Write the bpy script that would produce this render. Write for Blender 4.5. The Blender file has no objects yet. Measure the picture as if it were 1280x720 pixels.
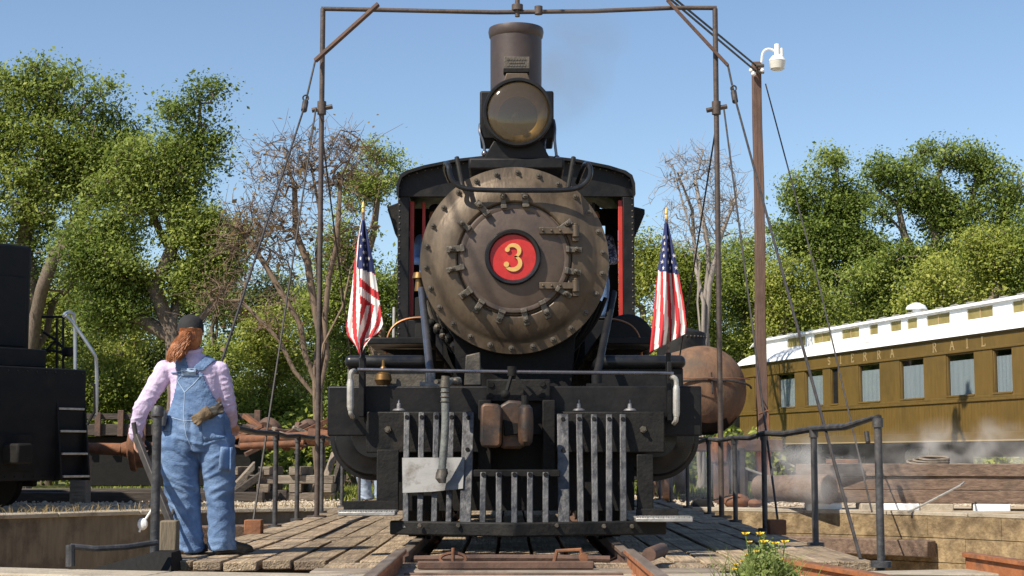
import bpy, bmesh, math, random
import numpy as np
from mathutils import Vector, Matrix, noise
R = math.radians
random.seed(7); RNG = np.random.default_rng(7)
SC = bpy.context.scene
COL = SC.collection

# ------------------------------------------------------------------ camera
F = 2030.0                     # focal length in photo pixels (1280 wide)
PITCH = math.atan(210 / F)
CAM = Vector((-0.02, 0.0, 0.72))
cam_data = bpy.data.cameras.new('camera')
cam_data.lens = F / 1280 * 36; cam_data.sensor_width = 36
cam_data.clip_start = 0.1; cam_data.clip_end = 3000
cam = bpy.data.objects.new('camera', cam_data); COL.objects.link(cam)
cam.location = CAM; cam.rotation_euler = (R(90) + PITCH, 0, 0)
SC.camera = cam

# ------------------------------------------------------------------ light
SUN_D = Vector((0.72, 0.62, -1.0)).normalized()      # the way the light travels
w = bpy.data.worlds.new('World'); SC.world = w; w.use_nodes = True
nt = w.node_tree; nt.nodes.clear()
wo = nt.nodes.new('ShaderNodeOutputWorld'); bg = nt.nodes.new('ShaderNodeBackground')
sk = nt.nodes.new('ShaderNodeTexSky'); sk.sky_type = 'NISHITA'; sk.sun_disc = False
sk.sun_elevation = math.asin(-SUN_D.z)
sk.sun_rotation = math.atan2(-SUN_D.x, -SUN_D.y)
sk.air_density = 1.0; sk.dust_density = 0.25; sk.ozone_density = 2.6; sk.altitude = 100
bg.inputs['Strength'].default_value = 0.105
nt.links.new(sk.outputs[0], bg.inputs[0]); nt.links.new(bg.outputs[0], wo.inputs[0])
sd = bpy.data.lights.new('sun', 'SUN'); sd.energy = 5.0; sd.angle = R(0.53); sd.color = (1, 0.92, 0.78)
sun = bpy.data.objects.new('sun', sd); COL.objects.link(sun)
sun.rotation_euler = SUN_D.to_track_quat('-Z', 'Y').to_euler()
vs = SC.view_settings; SC.display_settings.display_device = 'sRGB'
vs.view_transform = 'Standard'; vs.look = 'None'; vs.exposure = 0.5; vs.gamma = 1.0
vs.use_curve_mapping = False
SC.cycles.max_bounces = 6; SC.cycles.transparent_max_bounces = 12; SC.cycles.volume_bounces = 2
try: SC.cycles.use_denoising = True
except Exception: pass

# ------------------------------------------------------------------ helpers
def P(px, py, Y):
    """photo pixel -> the point of that sight line at distance Y"""
    u = (px - 640) / F; v = (360 - py) / F
    t = Y / (math.cos(PITCH) - v * math.sin(PITCH))
    return Vector((CAM.x + t * u, Y, CAM.z + t * (math.sin(PITCH) + v * math.cos(PITCH))))
def ZP(py, Y): return P(640, py, Y).z
def XP(px, py, Y): return P(px, py, Y).x

def tag(o, label=None, cat=None, group=None, kind=None):
    if label: o['label'] = label
    if cat: o['category'] = cat
    if group: o['group'] = group
    if kind: o['kind'] = kind
    return o
def thing(name, label, cat, loc=(0, 0, 0), rz=0.0, group=None, kind=None):
    o = bpy.data.objects.new(name, None); COL.objects.link(o)
    o.empty_display_size = 0.2
    o.location = loc; o.rotation_euler = (0, 0, rz)
    return tag(o, label, cat, group, kind)

class MB:
    def __init__(s): s.v = []; s.f = []; s.mi = []; s.m = 0
    def add(s, vs_, fs):
        b = len(s.v); s.v += [tuple(v) for v in vs_]
        for f in fs: s.f.append(tuple(b + i for i in f)); s.mi.append(s.m)
        return s
    def box(s, c, d, M=None):
        hx, hy, hz = d[0] / 2, d[1] / 2, d[2] / 2
        vv = [Vector((x, y, z)) for x in (-hx, hx) for y in (-hy, hy) for z in (-hz, hz)]
        if M is not None: vv = [M @ v for v in vv]
        c = Vector(c)
        return s.add([v + c for v in vv], [(0, 1, 3, 2), (4, 6, 7, 5), (0, 4, 5, 1), (2, 3, 7, 6), (0, 2, 6, 4), (1, 5, 7, 3)])
    def bx(s, x0, x1, y0, y1, z0, z1):
        return s.box(((x0 + x1) / 2, (y0 + y1) / 2, (z0 + z1) / 2), (abs(x1 - x0), abs(y1 - y0), abs(z1 - z0)))
    def bar(s, p0, p1, w, h, up=(0, 0, 1)):
        """rectangular bar from p0 to p1: w across, h along up"""
        p0 = Vector(p0); p1 = Vector(p1); d = (p1 - p0); L = d.length; d.normalize()
        up = Vector(up); sx = d.cross(up)
        if sx.length < 1e-4: sx = d.cross(Vector((1, 0, 0)))
        sx.normalize(); uz = sx.cross(d)
        M = Matrix((sx, d, uz)).transposed()
        return s.box((p0 + p1) / 2, (w, L, h), M)
    def ring(s, c, ax1, ax2, n):
        return [c + ax1 * math.cos(2 * math.pi * i / n) + ax2 * math.sin(2 * math.pi * i / n) for i in range(n)]
    def tube(s, pts, r, n=8, caps=True):
        pts = [Vector(p) for p in pts]; k = len(pts)
        rr = r if isinstance(r, (list, tuple)) else [r] * k
        t0 = (pts[1] - pts[0]).normalized()
        a = t0.orthogonal().normalized(); vv = []
        for i, p in enumerate(pts):
            if i == 0: t = t0
            elif i == k - 1: t = (pts[i] - pts[i - 1])
            else: t = (pts[i + 1] - pts[i]).normalized() + (pts[i] - pts[i - 1]).normalized()
            if t.length < 1e-6: t = t0
            t.normalize(); a = (a - t * a.dot(t))
            a = a.normalized() if a.length > 1e-6 else t.orthogonal().normalized()
            b = t.cross(a)
            vv += s.ring(p, a * rr[i], b * rr[i], n)
        ff = [(i * n + j, i * n + (j + 1) % n, (i + 1) * n + (j + 1) % n, (i + 1) * n + j) for i in range(k - 1) for j in range(n)]
        if caps: ff += [tuple(range(n))[::-1], tuple((k - 1) * n + j for j in range(n))]
        return s.add(vv, ff)
    def cyl(s, p0, p1, r0, r1=None, n=16, caps=True):
        return s.tube([p0, p1], [r0, r0 if r1 is None else r1], n, caps)
    def lathe(s, prof, o, ax=(0, 0, 1), n=48):
        """profile of (radius, height along ax)"""
        o = Vector(o); ax = Vector(ax).normalized(); a = ax.orthogonal().normalized(); b = ax.cross(a)
        vv = []; rows = []
        for r, h in prof:
            if r < 1e-6: rows.append([len(vv)]); vv.append(o + ax * h)
            else:
                rows.append(list(range(len(vv), len(vv) + n))); vv += s.ring(o + ax * h, a * r, b * r, n)
        ff = []
        for A, B in zip(rows, rows[1:]):
            for j in range(n):
                q = (j + 1) % n
                if len(A) == 1 and len(B) == 1: continue
                if len(A) == 1: ff.append((A[0], B[q], B[j]))
                elif len(B) == 1: ff.append((A[j], A[q], B[0]))
                else: ff.append((A[j], A[q], B[q], B[j]))
        return s.add(vv, ff)
    def prism(s, poly, y0, y1):
        """(x, z) polygon between y0 and y1"""
        n = len(poly)
        vv = [(x, y0, z) for x, z in poly] + [(x, y1, z) for x, z in poly]
        ff = [(i, (i + 1) % n, n + (i + 1) % n, n + i) for i in range(n)] + [tuple(range(n))[::-1], tuple(range(n, 2 * n))]
        return s.add(vv, ff)
    def ball(s, c, r, n=14, m=9, M=None):
        rx, ry, rz = r if isinstance(r, (tuple, list)) else (r, r, r)
        c = Vector(c); vv = []; M = M or Matrix.Identity(3)
        vv.append(c + M @ Vector((0, 0, rz)))
        for i in range(1, m):
            th = math.pi * i / m
            for j in range(n):
                ph = 2 * math.pi * j / n
                vv.append(c + M @ Vector((rx * math.sin(th) * math.cos(ph), ry * math.sin(th) * math.sin(ph), rz * math.cos(th))))
        vv.append(c + M @ Vector((0, 0, -rz)))
        ff = [(0, 1 + j, 1 + (j + 1) % n) for j in range(n)]
        for i in range(m - 2):
            for j in range(n):
                a = 1 + i * n; ff.append((a + j, a + n + j, a + n + (j + 1) % n, a + (j + 1) % n))
        a = 1 + (m - 2) * n; l = len(vv) - 1
        ff += [(l, a + (j + 1) % n, a + j) for j in range(n)]
        return s.add(vv, ff)
    def loft(s, rings, n=24):
        """rings: (centre, rx, ry[, xaxis, yaxis]) closed at both ends"""
        vv = []
        for q in rings:
            c = Vector(q[0]); ax = Vector(q[3]) if len(q) > 3 else Vector((1, 0, 0)); ay = Vector(q[4]) if len(q) > 4 else Vector((0, 1, 0))
            vv += s.ring(c, ax * q[1], ay * q[2], n)
        k = len(rings)
        ff = [(i * n + j, i * n + (j + 1) % n, (i + 1) * n + (j + 1) % n, (i + 1) * n + j) for i in range(k - 1) for j in range(n)]
        ff += [tuple(range(n))[::-1], tuple((k - 1) * n + j for j in range(n))]
        return s.add(vv, ff)
    def mesh(s, name, mats, off=(0, 0, 0), angle=35):
        me = bpy.data.meshes.new(name); ox, oy, oz = off
        me.from_pydata([(x - ox, y - oy, z - oz) for x, y, z in s.v], [], s.f)
        for m in (mats if isinstance(mats, (list, tuple)) else [mats]): me.materials.append(m)
        if any(s.mi): me.polygons.foreach_set('material_index', s.mi)
        bm = bmesh.new(); bm.from_mesh(me); bmesh.ops.recalc_face_normals(bm, faces=bm.faces); bm.to_mesh(me); bm.free()
        me.shade_smooth(); me.set_sharp_from_angle(angle=R(angle))
        return me
    def build(s, name, mats, parent=None, bev=0.0, loc=None, local=False, kind=None, angle=35):
        """ONE mesh object; its vertices are in world space unless local"""
        off = (0, 0, 0)
        if parent is not None and not local: off = base_of(parent)
        if loc is not None: off = loc
        o = bpy.data.objects.new(name, s.mesh(name, mats, off, angle)); COL.objects.link(o)
        if parent is not None: o.parent = parent
        elif loc is not None: o.location = loc
        if bev:
            b = o.modifiers.new('bevel', 'BEVEL'); b.width = bev; b.segments = 2; b.limit_method = 'ANGLE'; b.angle_limit = R(40)
        if kind: o['kind'] = kind
        return o
def base_of(o):
    v = Vector((0, 0, 0))
    while o is not None: v += o.location; o = o.parent
    return v
def dup(o, parent, loc=None, rot=None):
    c = o.copy(); COL.objects.link(c); c.parent = parent
    if loc is not None: c.location = loc
    if rot is not None: c.rotation_euler = rot
    return c
def copy_tree(o, parent=None):
    c = o.copy(); COL.objects.link(c); c.parent = parent
    for ch in list(o.children): copy_tree(ch, c)
    return c
def arc(c, r, a0, a1, n, ax=(1, 0, 0), ay=(0, 0, 1)):
    c = Vector(c); ax = Vector(ax); ay = Vector(ay)
    return [c + ax * (r * math.cos(R(a0 + (a1 - a0) * i / n))) + ay * (r * math.sin(R(a0 + (a1 - a0) * i / n))) for i in range(n + 1)]

# ------------------------------------------------------------------ materials
def mat(name, c1, c2=None, scale=6.0, rough=0.6, rough2=None, metal=0.0, bump=0.0, bscale=None, stretch=(1, 1, 1),
        c3=None, s3=1.2, lo3=0.5, hi3=0.68, spec=0.5, coat=0.0, detail=6.0, lo=0.35, hi=0.65, world=False, vary=0.0):
    m = bpy.data.materials.new(name); m.use_nodes = True; n = m.node_tree.nodes; l = m.node_tree.links
    b = n['Principled BSDF']
    b.inputs['Metallic'].default_value = metal; b.inputs['Roughness'].default_value = rough
    b.inputs['Specular IOR Level'].default_value = spec; b.inputs['Coat Weight'].default_value = coat
    tc = n.new('ShaderNodeTexCoord'); mp = n.new('ShaderNodeMapping'); mp.inputs['Scale'].default_value = stretch
    oi = n.new('ShaderNodeObjectInfo'); ad = n.new('ShaderNodeVectorMath'); ad.operation = 'ADD'
    sc_ = n.new('ShaderNodeVectorMath'); sc_.operation = 'SCALE'; sc_.inputs[3].default_value = 37.0
    cx = n.new('ShaderNodeCombineXYZ')
    for i in range(3): l.new(oi.outputs['Random'], cx.inputs[i])
    if world: sc_.inputs[3].default_value = 0.0
    ge = n.new('ShaderNodeNewGeometry')
    l.new(cx.outputs[0], sc_.inputs[0]); l.new(ge.outputs['Position'] if world else tc.outputs['Object'], ad.inputs[0]); l.new(sc_.outputs[0], ad.inputs[1])
    l.new(ad.outputs[0], mp.inputs[0])
    nz = n.new('ShaderNodeTexNoise'); nz.inputs['Scale'].default_value = scale; nz.inputs['Detail'].default_value = detail
    nz.inputs['Roughness'].default_value = 0.65
    l.new(mp.outputs[0], nz.inputs['Vector'])
    col = None
    if c2 is not None:
        mr = n.new('ShaderNodeMapRange'); mr.inputs[1].default_value = lo; mr.inputs[2].default_value = hi
        l.new(nz.outputs[0], mr.inputs[0])
        mx = n.new('ShaderNodeMix'); mx.data_type = 'RGBA'
        mx.inputs[6].default_value = (*c1, 1); mx.inputs[7].default_value = (*c2, 1)
        l.new(mr.outputs[0], mx.inputs[0]); col = mx.outputs[2]
        if rough2 is not None:
            m2 = n.new('ShaderNodeMapRange'); m2.inputs[1].default_value = lo; m2.inputs[2].default_value = hi
            m2.inputs[3].default_value = rough; m2.inputs[4].default_value = rough2
            l.new(nz.outputs[0], m2.inputs[0]); l.new(m2.outputs[0], b.inputs['Roughness'])
    if c3 is not None:
        n3 = n.new('ShaderNodeTexNoise'); n3.inputs['Scale'].default_value = s3; n3.inputs['Detail'].default_value = 8
        n3.inputs['Roughness'].default_value = 0.7
        l.new(ad.outputs[0], n3.inputs['Vector'])
        r3 = n.new('ShaderNodeMapRange'); r3.inputs[1].default_value = lo3; r3.inputs[2].default_value = hi3
        l.new(n3.outputs[0], r3.inputs[0])
        mx3 = n.new('ShaderNodeMix'); mx3.data_type = 'RGBA'; mx3.inputs[7].default_value = (*c3, 1)
        if col is not None: l.new(col, mx3.inputs[6])
        else: mx3.inputs[6].default_value = (*c1, 1)
        l.new(r3.outputs[0], mx3.inputs[0]); col = mx3.outputs[2]
    if vary and col is not None:
        hs = n.new('ShaderNodeHueSaturation'); vr = n.new('ShaderNodeMapRange'); vr.inputs[3].default_value = 1 - vary; vr.inputs[4].default_value = 1 + vary
        l.new(oi.outputs['Random'], vr.inputs[0]); l.new(vr.outputs[0], hs.inputs['Value']); l.new(col, hs.inputs['Color']); col = hs.outputs[0]
    if col is not None: l.new(col, b.inputs['Base Color'])
    else: b.inputs['Base Color'].default_value = (*c1, 1)
    if bump:
        bn = n.new('ShaderNodeTexNoise'); bn.inputs['Scale'].default_value = bscale or scale * 3; bn.inputs['Detail'].default_value = 4
        l.new(mp.outputs[0], bn.inputs['Vector'])
        bp = n.new('ShaderNodeBump'); bp.inputs['Strength'].default_value = bump; bp.inputs['Distance'].default_value = 0.02
        l.new(bn.outputs[0], bp.inputs['Height']); l.new(bp.outputs[0], b.inputs['Normal'])
    return m
def flat(name, c, rough=0.6, metal=0.0, spec=0.5): return mat(name, c, None, rough=rough, metal=metal, spec=spec)

M = {}
M['black'] = mat('black_paint', (0.008, 0.008, 0.009), (0.016, 0.015, 0.015), 5, 0.4, 0.6, bump=0.12, bscale=30, c3=(0.03, 0.026, 0.022), s3=2.6, lo3=0.56, hi3=0.82, spec=0.2)
M['black2'] = mat('dusty_black_iron', (0.008, 0.008, 0.008), (0.019, 0.0175, 0.016), 7, 0.5, 0.75, bump=0.25, bscale=40, c3=(0.05, 0.04, 0.032), s3=3.2, lo3=0.56, hi3=0.82, spec=0.2)
M['gloss'] = mat('shiny_black_enamel', (0.008, 0.009, 0.011), (0.014, 0.014, 0.015), 6, 0.25, 0.42, bump=0.05, spec=0.35)
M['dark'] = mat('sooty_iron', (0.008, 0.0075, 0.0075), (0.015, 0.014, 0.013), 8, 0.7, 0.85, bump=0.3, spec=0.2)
M['smoke'] = mat('graphite_smokebox', (0.072, 0.05, 0.032), (0.135, 0.098, 0.063), 4.2, 0.38, 0.6, metal=0.35, bump=0.16, bscale=22, stretch=(1.3, 1.3, 0.4), c3=(0.05, 0.037, 0.027), s3=5.5, lo3=0.46, hi3=0.9)
M['door'] = mat('graphite_door', (0.076, 0.053, 0.041), (0.11, 0.079, 0.06), 4.0, 0.4, 0.55, metal=0.35, bump=0.08, bscale=30, c3=(0.062, 0.045, 0.037), s3=3, lo3=0.5, hi3=0.8)
M['bolt'] = mat('weathered_bolt', (0.08, 0.068, 0.052), (0.13, 0.112, 0.09), 20, 0.5, 0.6, metal=0.4, bump=0.2)
M['stack'] = mat('stack_iron', (0.056, 0.041, 0.037), (0.082, 0.06, 0.053), 3, 0.45, 0.58, metal=0.3, bump=0.1, c3=(0.05, 0.038, 0.036), s3=2.5)
M['steel'] = mat('worn_bright_steel', (0.16, 0.16, 0.17), (0.32, 0.31, 0.31), 9, 0.42, 0.6, metal=0.75, bump=0.25, bscale=28, c3=(0.08, 0.075, 0.075), s3=5, lo3=0.5, hi3=0.75)
M['slat'] = mat('worn_pilot_bar', (0.04, 0.04, 0.043), (0.115, 0.113, 0.114), 9, 0.42, 0.6, metal=0.4, bump=0.4, bscale=20, c3=(0.025, 0.024, 0.026), s3=7, lo3=0.5, hi3=0.66)
M['tread'] = mat('bright_step_plate', (0.3, 0.29, 0.27), (0.42, 0.4, 0.38), 9, 0.5, metal=0.5, bump=0.3)
M['plate'] = mat('scuffed_sheet_steel', (0.11, 0.11, 0.112), (0.2, 0.198, 0.195), 3, 0.5, 0.65, metal=0.5, bump=0.06, bscale=12, c3=(0.06, 0.052, 0.045), s3=7, lo3=0.5, hi3=0.7, stretch=(1, 1, 3))
M['polish'] = mat('polished_rod', (0.22, 0.22, 0.24), (0.1, 0.1, 0.11), 8, 0.25, 0.4, metal=0.85, bump=0.1)
M['grip'] = mat('pale_grab_iron', (0.3, 0.28, 0.25), (0.46, 0.44, 0.4), 14, 0.45, metal=0.3, bump=0.15)
M['rust'] = mat('rusty_iron', (0.13, 0.055, 0.028), (0.24, 0.10, 0.045), 7, 0.75, 0.9, bump=0.4, c3=(0.075, 0.04, 0.028), s3=4)
M['rust2'] = mat('dark_rusty_iron', (0.085, 0.045, 0.032), (0.14, 0.08, 0.055), 7, 0.7, 0.85, bump=0.35, c3=(0.05, 0.036, 0.032), s3=3)
M['coupler'] = mat('coupler_steel', (0.045, 0.034, 0.028), (0.15, 0.075, 0.04), 4.5, 0.45, 0.6, metal=0.4, bump=0.3, c3=(0.035, 0.032, 0.03), s3=5, lo3=0.45, hi3=0.62)
M['railhead'] = mat('worn_rail_steel', (0.16, 0.12, 0.09), (0.25, 0.2, 0.16), 8, 0.5, 0.65, metal=0.4, bump=0.2, stretch=(1, 0.2, 1))
M['orange'] = mat('orange_rail_rust', (0.26, 0.085, 0.028), (0.34, 0.13, 0.05), 9, 0.8, 0.9, bump=0.3, c3=(0.14, 0.06, 0.03), s3=6)
M['red'] = mat('red_paint', (0.40, 0.012, 0.012), (0.5, 0.02, 0.017), 7, 0.4, 0.55, bump=0.06, c3=(0.26, 0.012, 0.01), s3=9, lo3=0.5, hi3=0.8)
M['cabred'] = mat('cab_red_paint', (0.5, 0.035, 0.02), (0.4, 0.025, 0.018), 5, 0.5)
M['gold'] = mat('gold_leaf', (0.62, 0.36, 0.10), (0.72, 0.45, 0.15), 12, 0.45, metal=0.25)
M['brass'] = mat('old_brass', (0.24, 0.14, 0.05), (0.15, 0.08, 0.03), 12, 0.4, 0.5, metal=0.8)
M['copper'] = mat('copper_pipe', (0.42, 0.2, 0.1), (0.3, 0.13, 0.06), 10, 0.4, 0.5, metal=0.8)
M['hose'] = mat('grey_rubber_hose', (0.1, 0.105, 0.1), (0.17, 0.18, 0.165), 14, 0.6, bump=0.3)
M['plank'] = mat('weathered_plank', (0.2, 0.142, 0.09), (0.45, 0.34, 0.22), 3.5, 0.85, bump=0.9, bscale=7, stretch=(11, 0.5, 11), c3=(0.085, 0.06, 0.045), s3=2.2, lo3=0.46, hi3=0.72, vary=0.22)
M['timber'] = mat('old_brown_timber', (0.095, 0.06, 0.042), (0.22, 0.148, 0.105), 3, 0.85, bump=0.6, bscale=9, stretch=(0.6, 8, 8), c3=(0.09, 0.062, 0.045), s3=1.5)
M['tie'] = mat('grey_brown_tie', (0.16, 0.13, 0.1), (0.29, 0.24, 0.19), 4, 0.9, bump=0.6, bscale=9, stretch=(0.7, 7, 7), c3=(0.09, 0.07, 0.055), s3=2)
M['darktimber'] = mat('creosoted_timber', (0.03, 0.024, 0.02), (0.07, 0.055, 0.045), 4, 0.8, bump=0.5, stretch=(0.7, 7, 7))
M['concrete'] = mat('stained_concrete', (0.16, 0.108, 0.052), (0.37, 0.27, 0.15), 7, 0.9, bump=0.8, bscale=24, detail=12, c3=(0.085, 0.056, 0.03), s3=1.6, lo3=0.46, hi3=0.72, world=True)
M['concrete2'] = mat('dirty_dark_concrete', (0.12, 0.095, 0.065), (0.2, 0.16, 0.11), 3, 0.9, bump=0.4, bscale=24, detail=10, c3=(0.07, 0.055, 0.04), s3=1.4, stretch=(3, 3, 0.5), world=True)
M['coping'] = mat('worn_grey_coping', (0.28, 0.235, 0.175), (0.44, 0.38, 0.295), 6, 0.9, bump=0.5, bscale=40, detail=10, c3=(0.16, 0.125, 0.09), s3=3, world=True)
M['pipe'] = mat('grey_black_pipe', (0.035, 0.035, 0.038), (0.09, 0.088, 0.09), 10, 0.5, 0.65, metal=0.3, bump=0.3, c3=(0.1, 0.075, 0.055), s3=5, lo3=0.55, hi3=0.8)
M['gantry'] = mat('brown_grey_pipe', (0.06, 0.045, 0.038), (0.11, 0.083, 0.07), 8, 0.55, 0.7, metal=0.25, bump=0.25, c3=(0.06, 0.042, 0.036), s3=3)
M['cable'] = mat('dark_steel_rod', (0.03, 0.027, 0.026), (0.07, 0.06, 0.055), 12, 0.6, metal=0.3)
M['white'] = mat('white_painted_metal', (0.72, 0.73, 0.73), (0.82, 0.82, 0.81), 5, 0.5, bump=0.06, c3=(0.6, 0.58, 0.54), s3=5, lo3=0.6, hi3=0.85)
M['olive'] = mat('olive_gold_coach_paint', (0.115, 0.071, 0.017), (0.152, 0.094, 0.022), 3, 0.42, 0.55, bump=0.08, c3=(0.085, 0.056, 0.016), s3=1.5, lo3=0.48, hi3=0.75, stretch=(6, 6, 0.6))
M['letter'] = flat('pale_gold_lettering', (0.34, 0.25, 0.12), 0.5)
M['amber'] = mat('amber_clerestory_glass', (0.3, 0.25, 0.1), (0.2, 0.16, 0.06), 2, 0.2)
M['curtain'] = mat('window_blind', (0.5, 0.53, 0.54), (0.6, 0.62, 0.6), 3, 0.8, stretch=(8, 8, 0.5))
M['pole'] = mat('creosoted_pole', (0.085, 0.048, 0.036), (0.15, 0.088, 0.065), 4, 0.8, bump=0.5, bscale=12, stretch=(8, 8, 0.4), c3=(0.08, 0.042, 0.03), s3=1.2)
M['orangepaint'] = mat('orange_red_paint', (0.42, 0.08, 0.04), (0.5, 0.14, 0.08), 5, 0.7)
M['tankrust'] = mat('tank_rust', (0.10, 0.05, 0.028), (0.2, 0.11, 0.06), 5, 0.75, 0.9, bump=0.35, bscale=18, detail=9, stretch=(1.2, 1.2, 0.4), c3=(0.085, 0.062, 0.045), s3=2.4, lo3=0.45, hi3=0.7)
M['loco_dark'] = mat('diesel_black', (0.006, 0.006, 0.007), (0.012, 0.012, 0.012), 4, 0.5, 0.65, bump=0.1, spec=0.2, c3=(0.022, 0.018, 0.015), s3=2, lo3=0.55, hi3=0.8)
M['rail_grey'] = mat('galvanised_rail', (0.32, 0.36, 0.42), (0.42, 0.46, 0.5), 8, 0.4, metal=0.5)
M['bark'] = mat('oak_bark', (0.1, 0.075, 0.055), (0.19, 0.15, 0.115), 7, 0.9, bump=0.8, stretch=(3, 3, 0.6))
M['bark2'] = mat('bare_brown_bark', (0.12, 0.083, 0.056), (0.205, 0.147, 0.1), 7, 0.9, bump=0.6, stretch=(3, 3, 0.6))
M['bark3'] = mat('grey_bare_bark', (0.2, 0.17, 0.145), (0.29, 0.25, 0.215), 7, 0.9, bump=0.6, stretch=(3, 3, 0.6))
M['flagred'] = mat('flag_red', (0.5, 0.03, 0.035), (0.42, 0.022, 0.03), 9, 0.8, bump=0.1)
M['flagwhite'] = mat('flag_white', (0.78, 0.74, 0.7), (0.7, 0.66, 0.62), 9, 0.8, bump=0.1)
M['flagblue'] = mat('flag_blue', (0.025, 0.035, 0.13), (0.02, 0.03, 0.1), 9, 0.8, bump=0.1)
def leafmat(name, dark, mid, light):
    m = bpy.data.materials.new(name); m.use_nodes = True; n = m.node_tree.nodes; l = m.node_tree.links
    b = n['Principled BSDF']; b.inputs['Roughness'].default_value = 0.55; b.inputs['Specular IOR Level'].default_value = 0.25
    at = n.new('ShaderNodeAttribute'); at.attribute_name = 'tint'
    cr = n.new('ShaderNodeValToRGB'); e = cr.color_ramp.elements
    e[0].position = 0.05; e[0].color = (*dark, 1); e[1].position = 0.95; e[1].color = (*light, 1)
    x = e.new(0.5); x.color = (*mid, 1)
    l.new(at.outputs['Fac'], cr.inputs[0]); l.new(cr.outputs[0], b.inputs['Base Color'])
    tr = n.new('ShaderNodeBsdfTranslucent'); ms = n.new('ShaderNodeMixShader'); ms.inputs[0].default_value = 0.42
    l.new(cr.outputs[0], tr.inputs[0]); l.new(b.outputs[0], ms.inputs[1]); l.new(tr.outputs[0], ms.inputs[2])
    l.new(ms.outputs[0], n['Material Output'].inputs[0])
    return m
M['leaf_oak'] = leafmat('oak_leaves', (0.065, 0.105, 0.02), (0.19, 0.255, 0.048), (0.38, 0.42, 0.10))
M['leaf_yel'] = leafmat('spring_yellow_leaves', (0.115, 0.155, 0.026), (0.29, 0.335, 0.056), (0.48, 0.48, 0.12))
M['leaf_bright'] = leafmat('bright_green_leaves', (0.085, 0.13, 0.024), (0.215, 0.285, 0.056), (0.4, 0.44, 0.11))
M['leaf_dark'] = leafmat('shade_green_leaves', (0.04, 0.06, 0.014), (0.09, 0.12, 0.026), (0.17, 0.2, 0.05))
M['leaf_brown'] = leafmat('bronze_buds', (0.14, 0.09, 0.045), (0.2, 0.13, 0.06), (0.24, 0.18, 0.08))
# ------------------------------------------------------------------ setting: ground, pit
PC = Vector((0.0, 19.4)); PR = 9.3; GZ = -0.17
def ground_mat():
    m = mat('gravel_yard', (0.38, 0.3, 0.205), (0.54, 0.45, 0.335), 9, 0.95, bump=0.7, bscale=60, detail=10, c3=(0.29, 0.205, 0.12), s3=0.35, lo3=0.45, hi3=0.65)
    n = m.node_tree.nodes; l = m.node_tree.links; b = n['Principled BSDF']
    src = b.inputs['Base Color'].links[0].from_socket
    ge = n.new('ShaderNodeNewGeometry'); sp = n.new('ShaderNodeSeparateXYZ'); l.new(ge.outputs['Position'], sp.inputs[0])
    # grass cover starts beyond the yard
    r1 = n.new('ShaderNodeMapRange'); r1.inputs[1].default_value = 33; r1.inputs[2].default_value = 46; l.new(sp.outputs[1], r1.inputs[0])
    nz = n.new('ShaderNodeTexNoise'); nz.inputs['Scale'].default_value = 0.5; nz.inputs['Detail'].default_value = 8; l.new(ge.outputs['Position'], nz.inputs['Vector'])
    a = n.new('ShaderNodeMath'); a.operation = 'ADD'; l.new(r1.outputs[0], a.inputs[0]); l.new(nz.outputs[0], a.inputs[1])
    r2 = n.new('ShaderNodeMapRange'); r2.inputs[1].default_value = 0.78; r2.inputs[2].default_value = 1.1; l.new(a.outputs[0], r2.inputs[0])
    mx = n.new('ShaderNodeMix'); mx.data_type = 'RGBA'; mx.inputs[7].default_value = (0.12, 0.13, 0.035, 1)
    l.new(r2.outputs[0], mx.inputs[0]); l.new(src, mx.inputs[6]); l.new(mx.outputs[2], b.inputs['Base Color'])
    return m
M['ground'] = ground_mat()
def gz(x, y):
    """ground height: level yard, a little higher at the near rim of the pit"""
    t = min(max((13.0 - y) / 2.0, 0), 1)
    return GZ + (GZ * -1 - 0.07) * t * t * (3 - 2 * t)
def ground():
    b = MB(); n = 128; rad = [PR + 0.35] + [PR + 0.9, PR + 1.8, PR + 3, PR + 5, PR + 8, PR + 12, PR + 18, PR + 30, PR + 60, PR + 150, PR + 500, PR + 1500]
    vv = []
    for k, r in enumerate(rad):
        for i in range(n):
            a = 2 * math.pi * i / n; x = PC.x + r * math.cos(a); y = PC.y + r * math.sin(a)
            vv.append((x, y, gz(x, y) + (0.03 * noise.noise((x * 0.8, y * 0.8, 0)) if 0 < k < 8 else 0)))
    ff = [(k * n + i, k * n + (i + 1) % n, (k + 1) * n + (i + 1) % n, (k + 1) * n + i) for k in range(len(rad) - 1) for i in range(n)]
    b.add(vv, ff); o = b.build('ground', M['ground'], angle=80); return tag(o, kind='structure')
ground()
b = MB(); b.lathe([(0, -1.45), (PR + 0.3, -1.5)], (PC.x, PC.y, 0), (0, 0, 1), 96)
tag(b.build('pit_floor', M['ground']), kind='structure')

# pit wall: courses of concrete blocks, recessed joints, a coping on top
pit = thing('pit_wall', 'curved stained concrete block wall lining the turntable pit', 'wall', (PC.x, PC.y, 0))
b = MB(); b.lathe([(PR + 0.02, -1.6), (PR + 0.02, -0.95), (PR + 0.02, GZ - 0.055)], (PC.x, PC.y, 0), (0, 0, 1), 128)
b.build('backing', M['concrete2'], pit)
def block_mesh(da, z0, z1, r0, r1, seed, name='block'):
    b = MB(); n = 3; rr = random.Random(seed); vv = []
    for i in range(n + 1):
        a = -da / 2 + da * i / n
        for r, z in ((r0, z0), (r0, z1), (r1, z1), (r1, z0)):
            j = rr.uniform(-0.006, 0.006)
            vv.append(((r + j) * math.cos(a), (r + j) * math.sin(a), z))
    ff = []
    for i in range(n):
        for k in range(4): ff.append((i * 4 + k, i * 4 + (k + 1) % 4, (i + 1) * 4 + (k + 1) % 4, (i + 1) * 4 + k))
    ff += [(0, 1, 2, 3), (n * 4 + 3, n * 4 + 2, n * 4 + 1, n * 4)]
    b.add(vv, ff); return b
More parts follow.
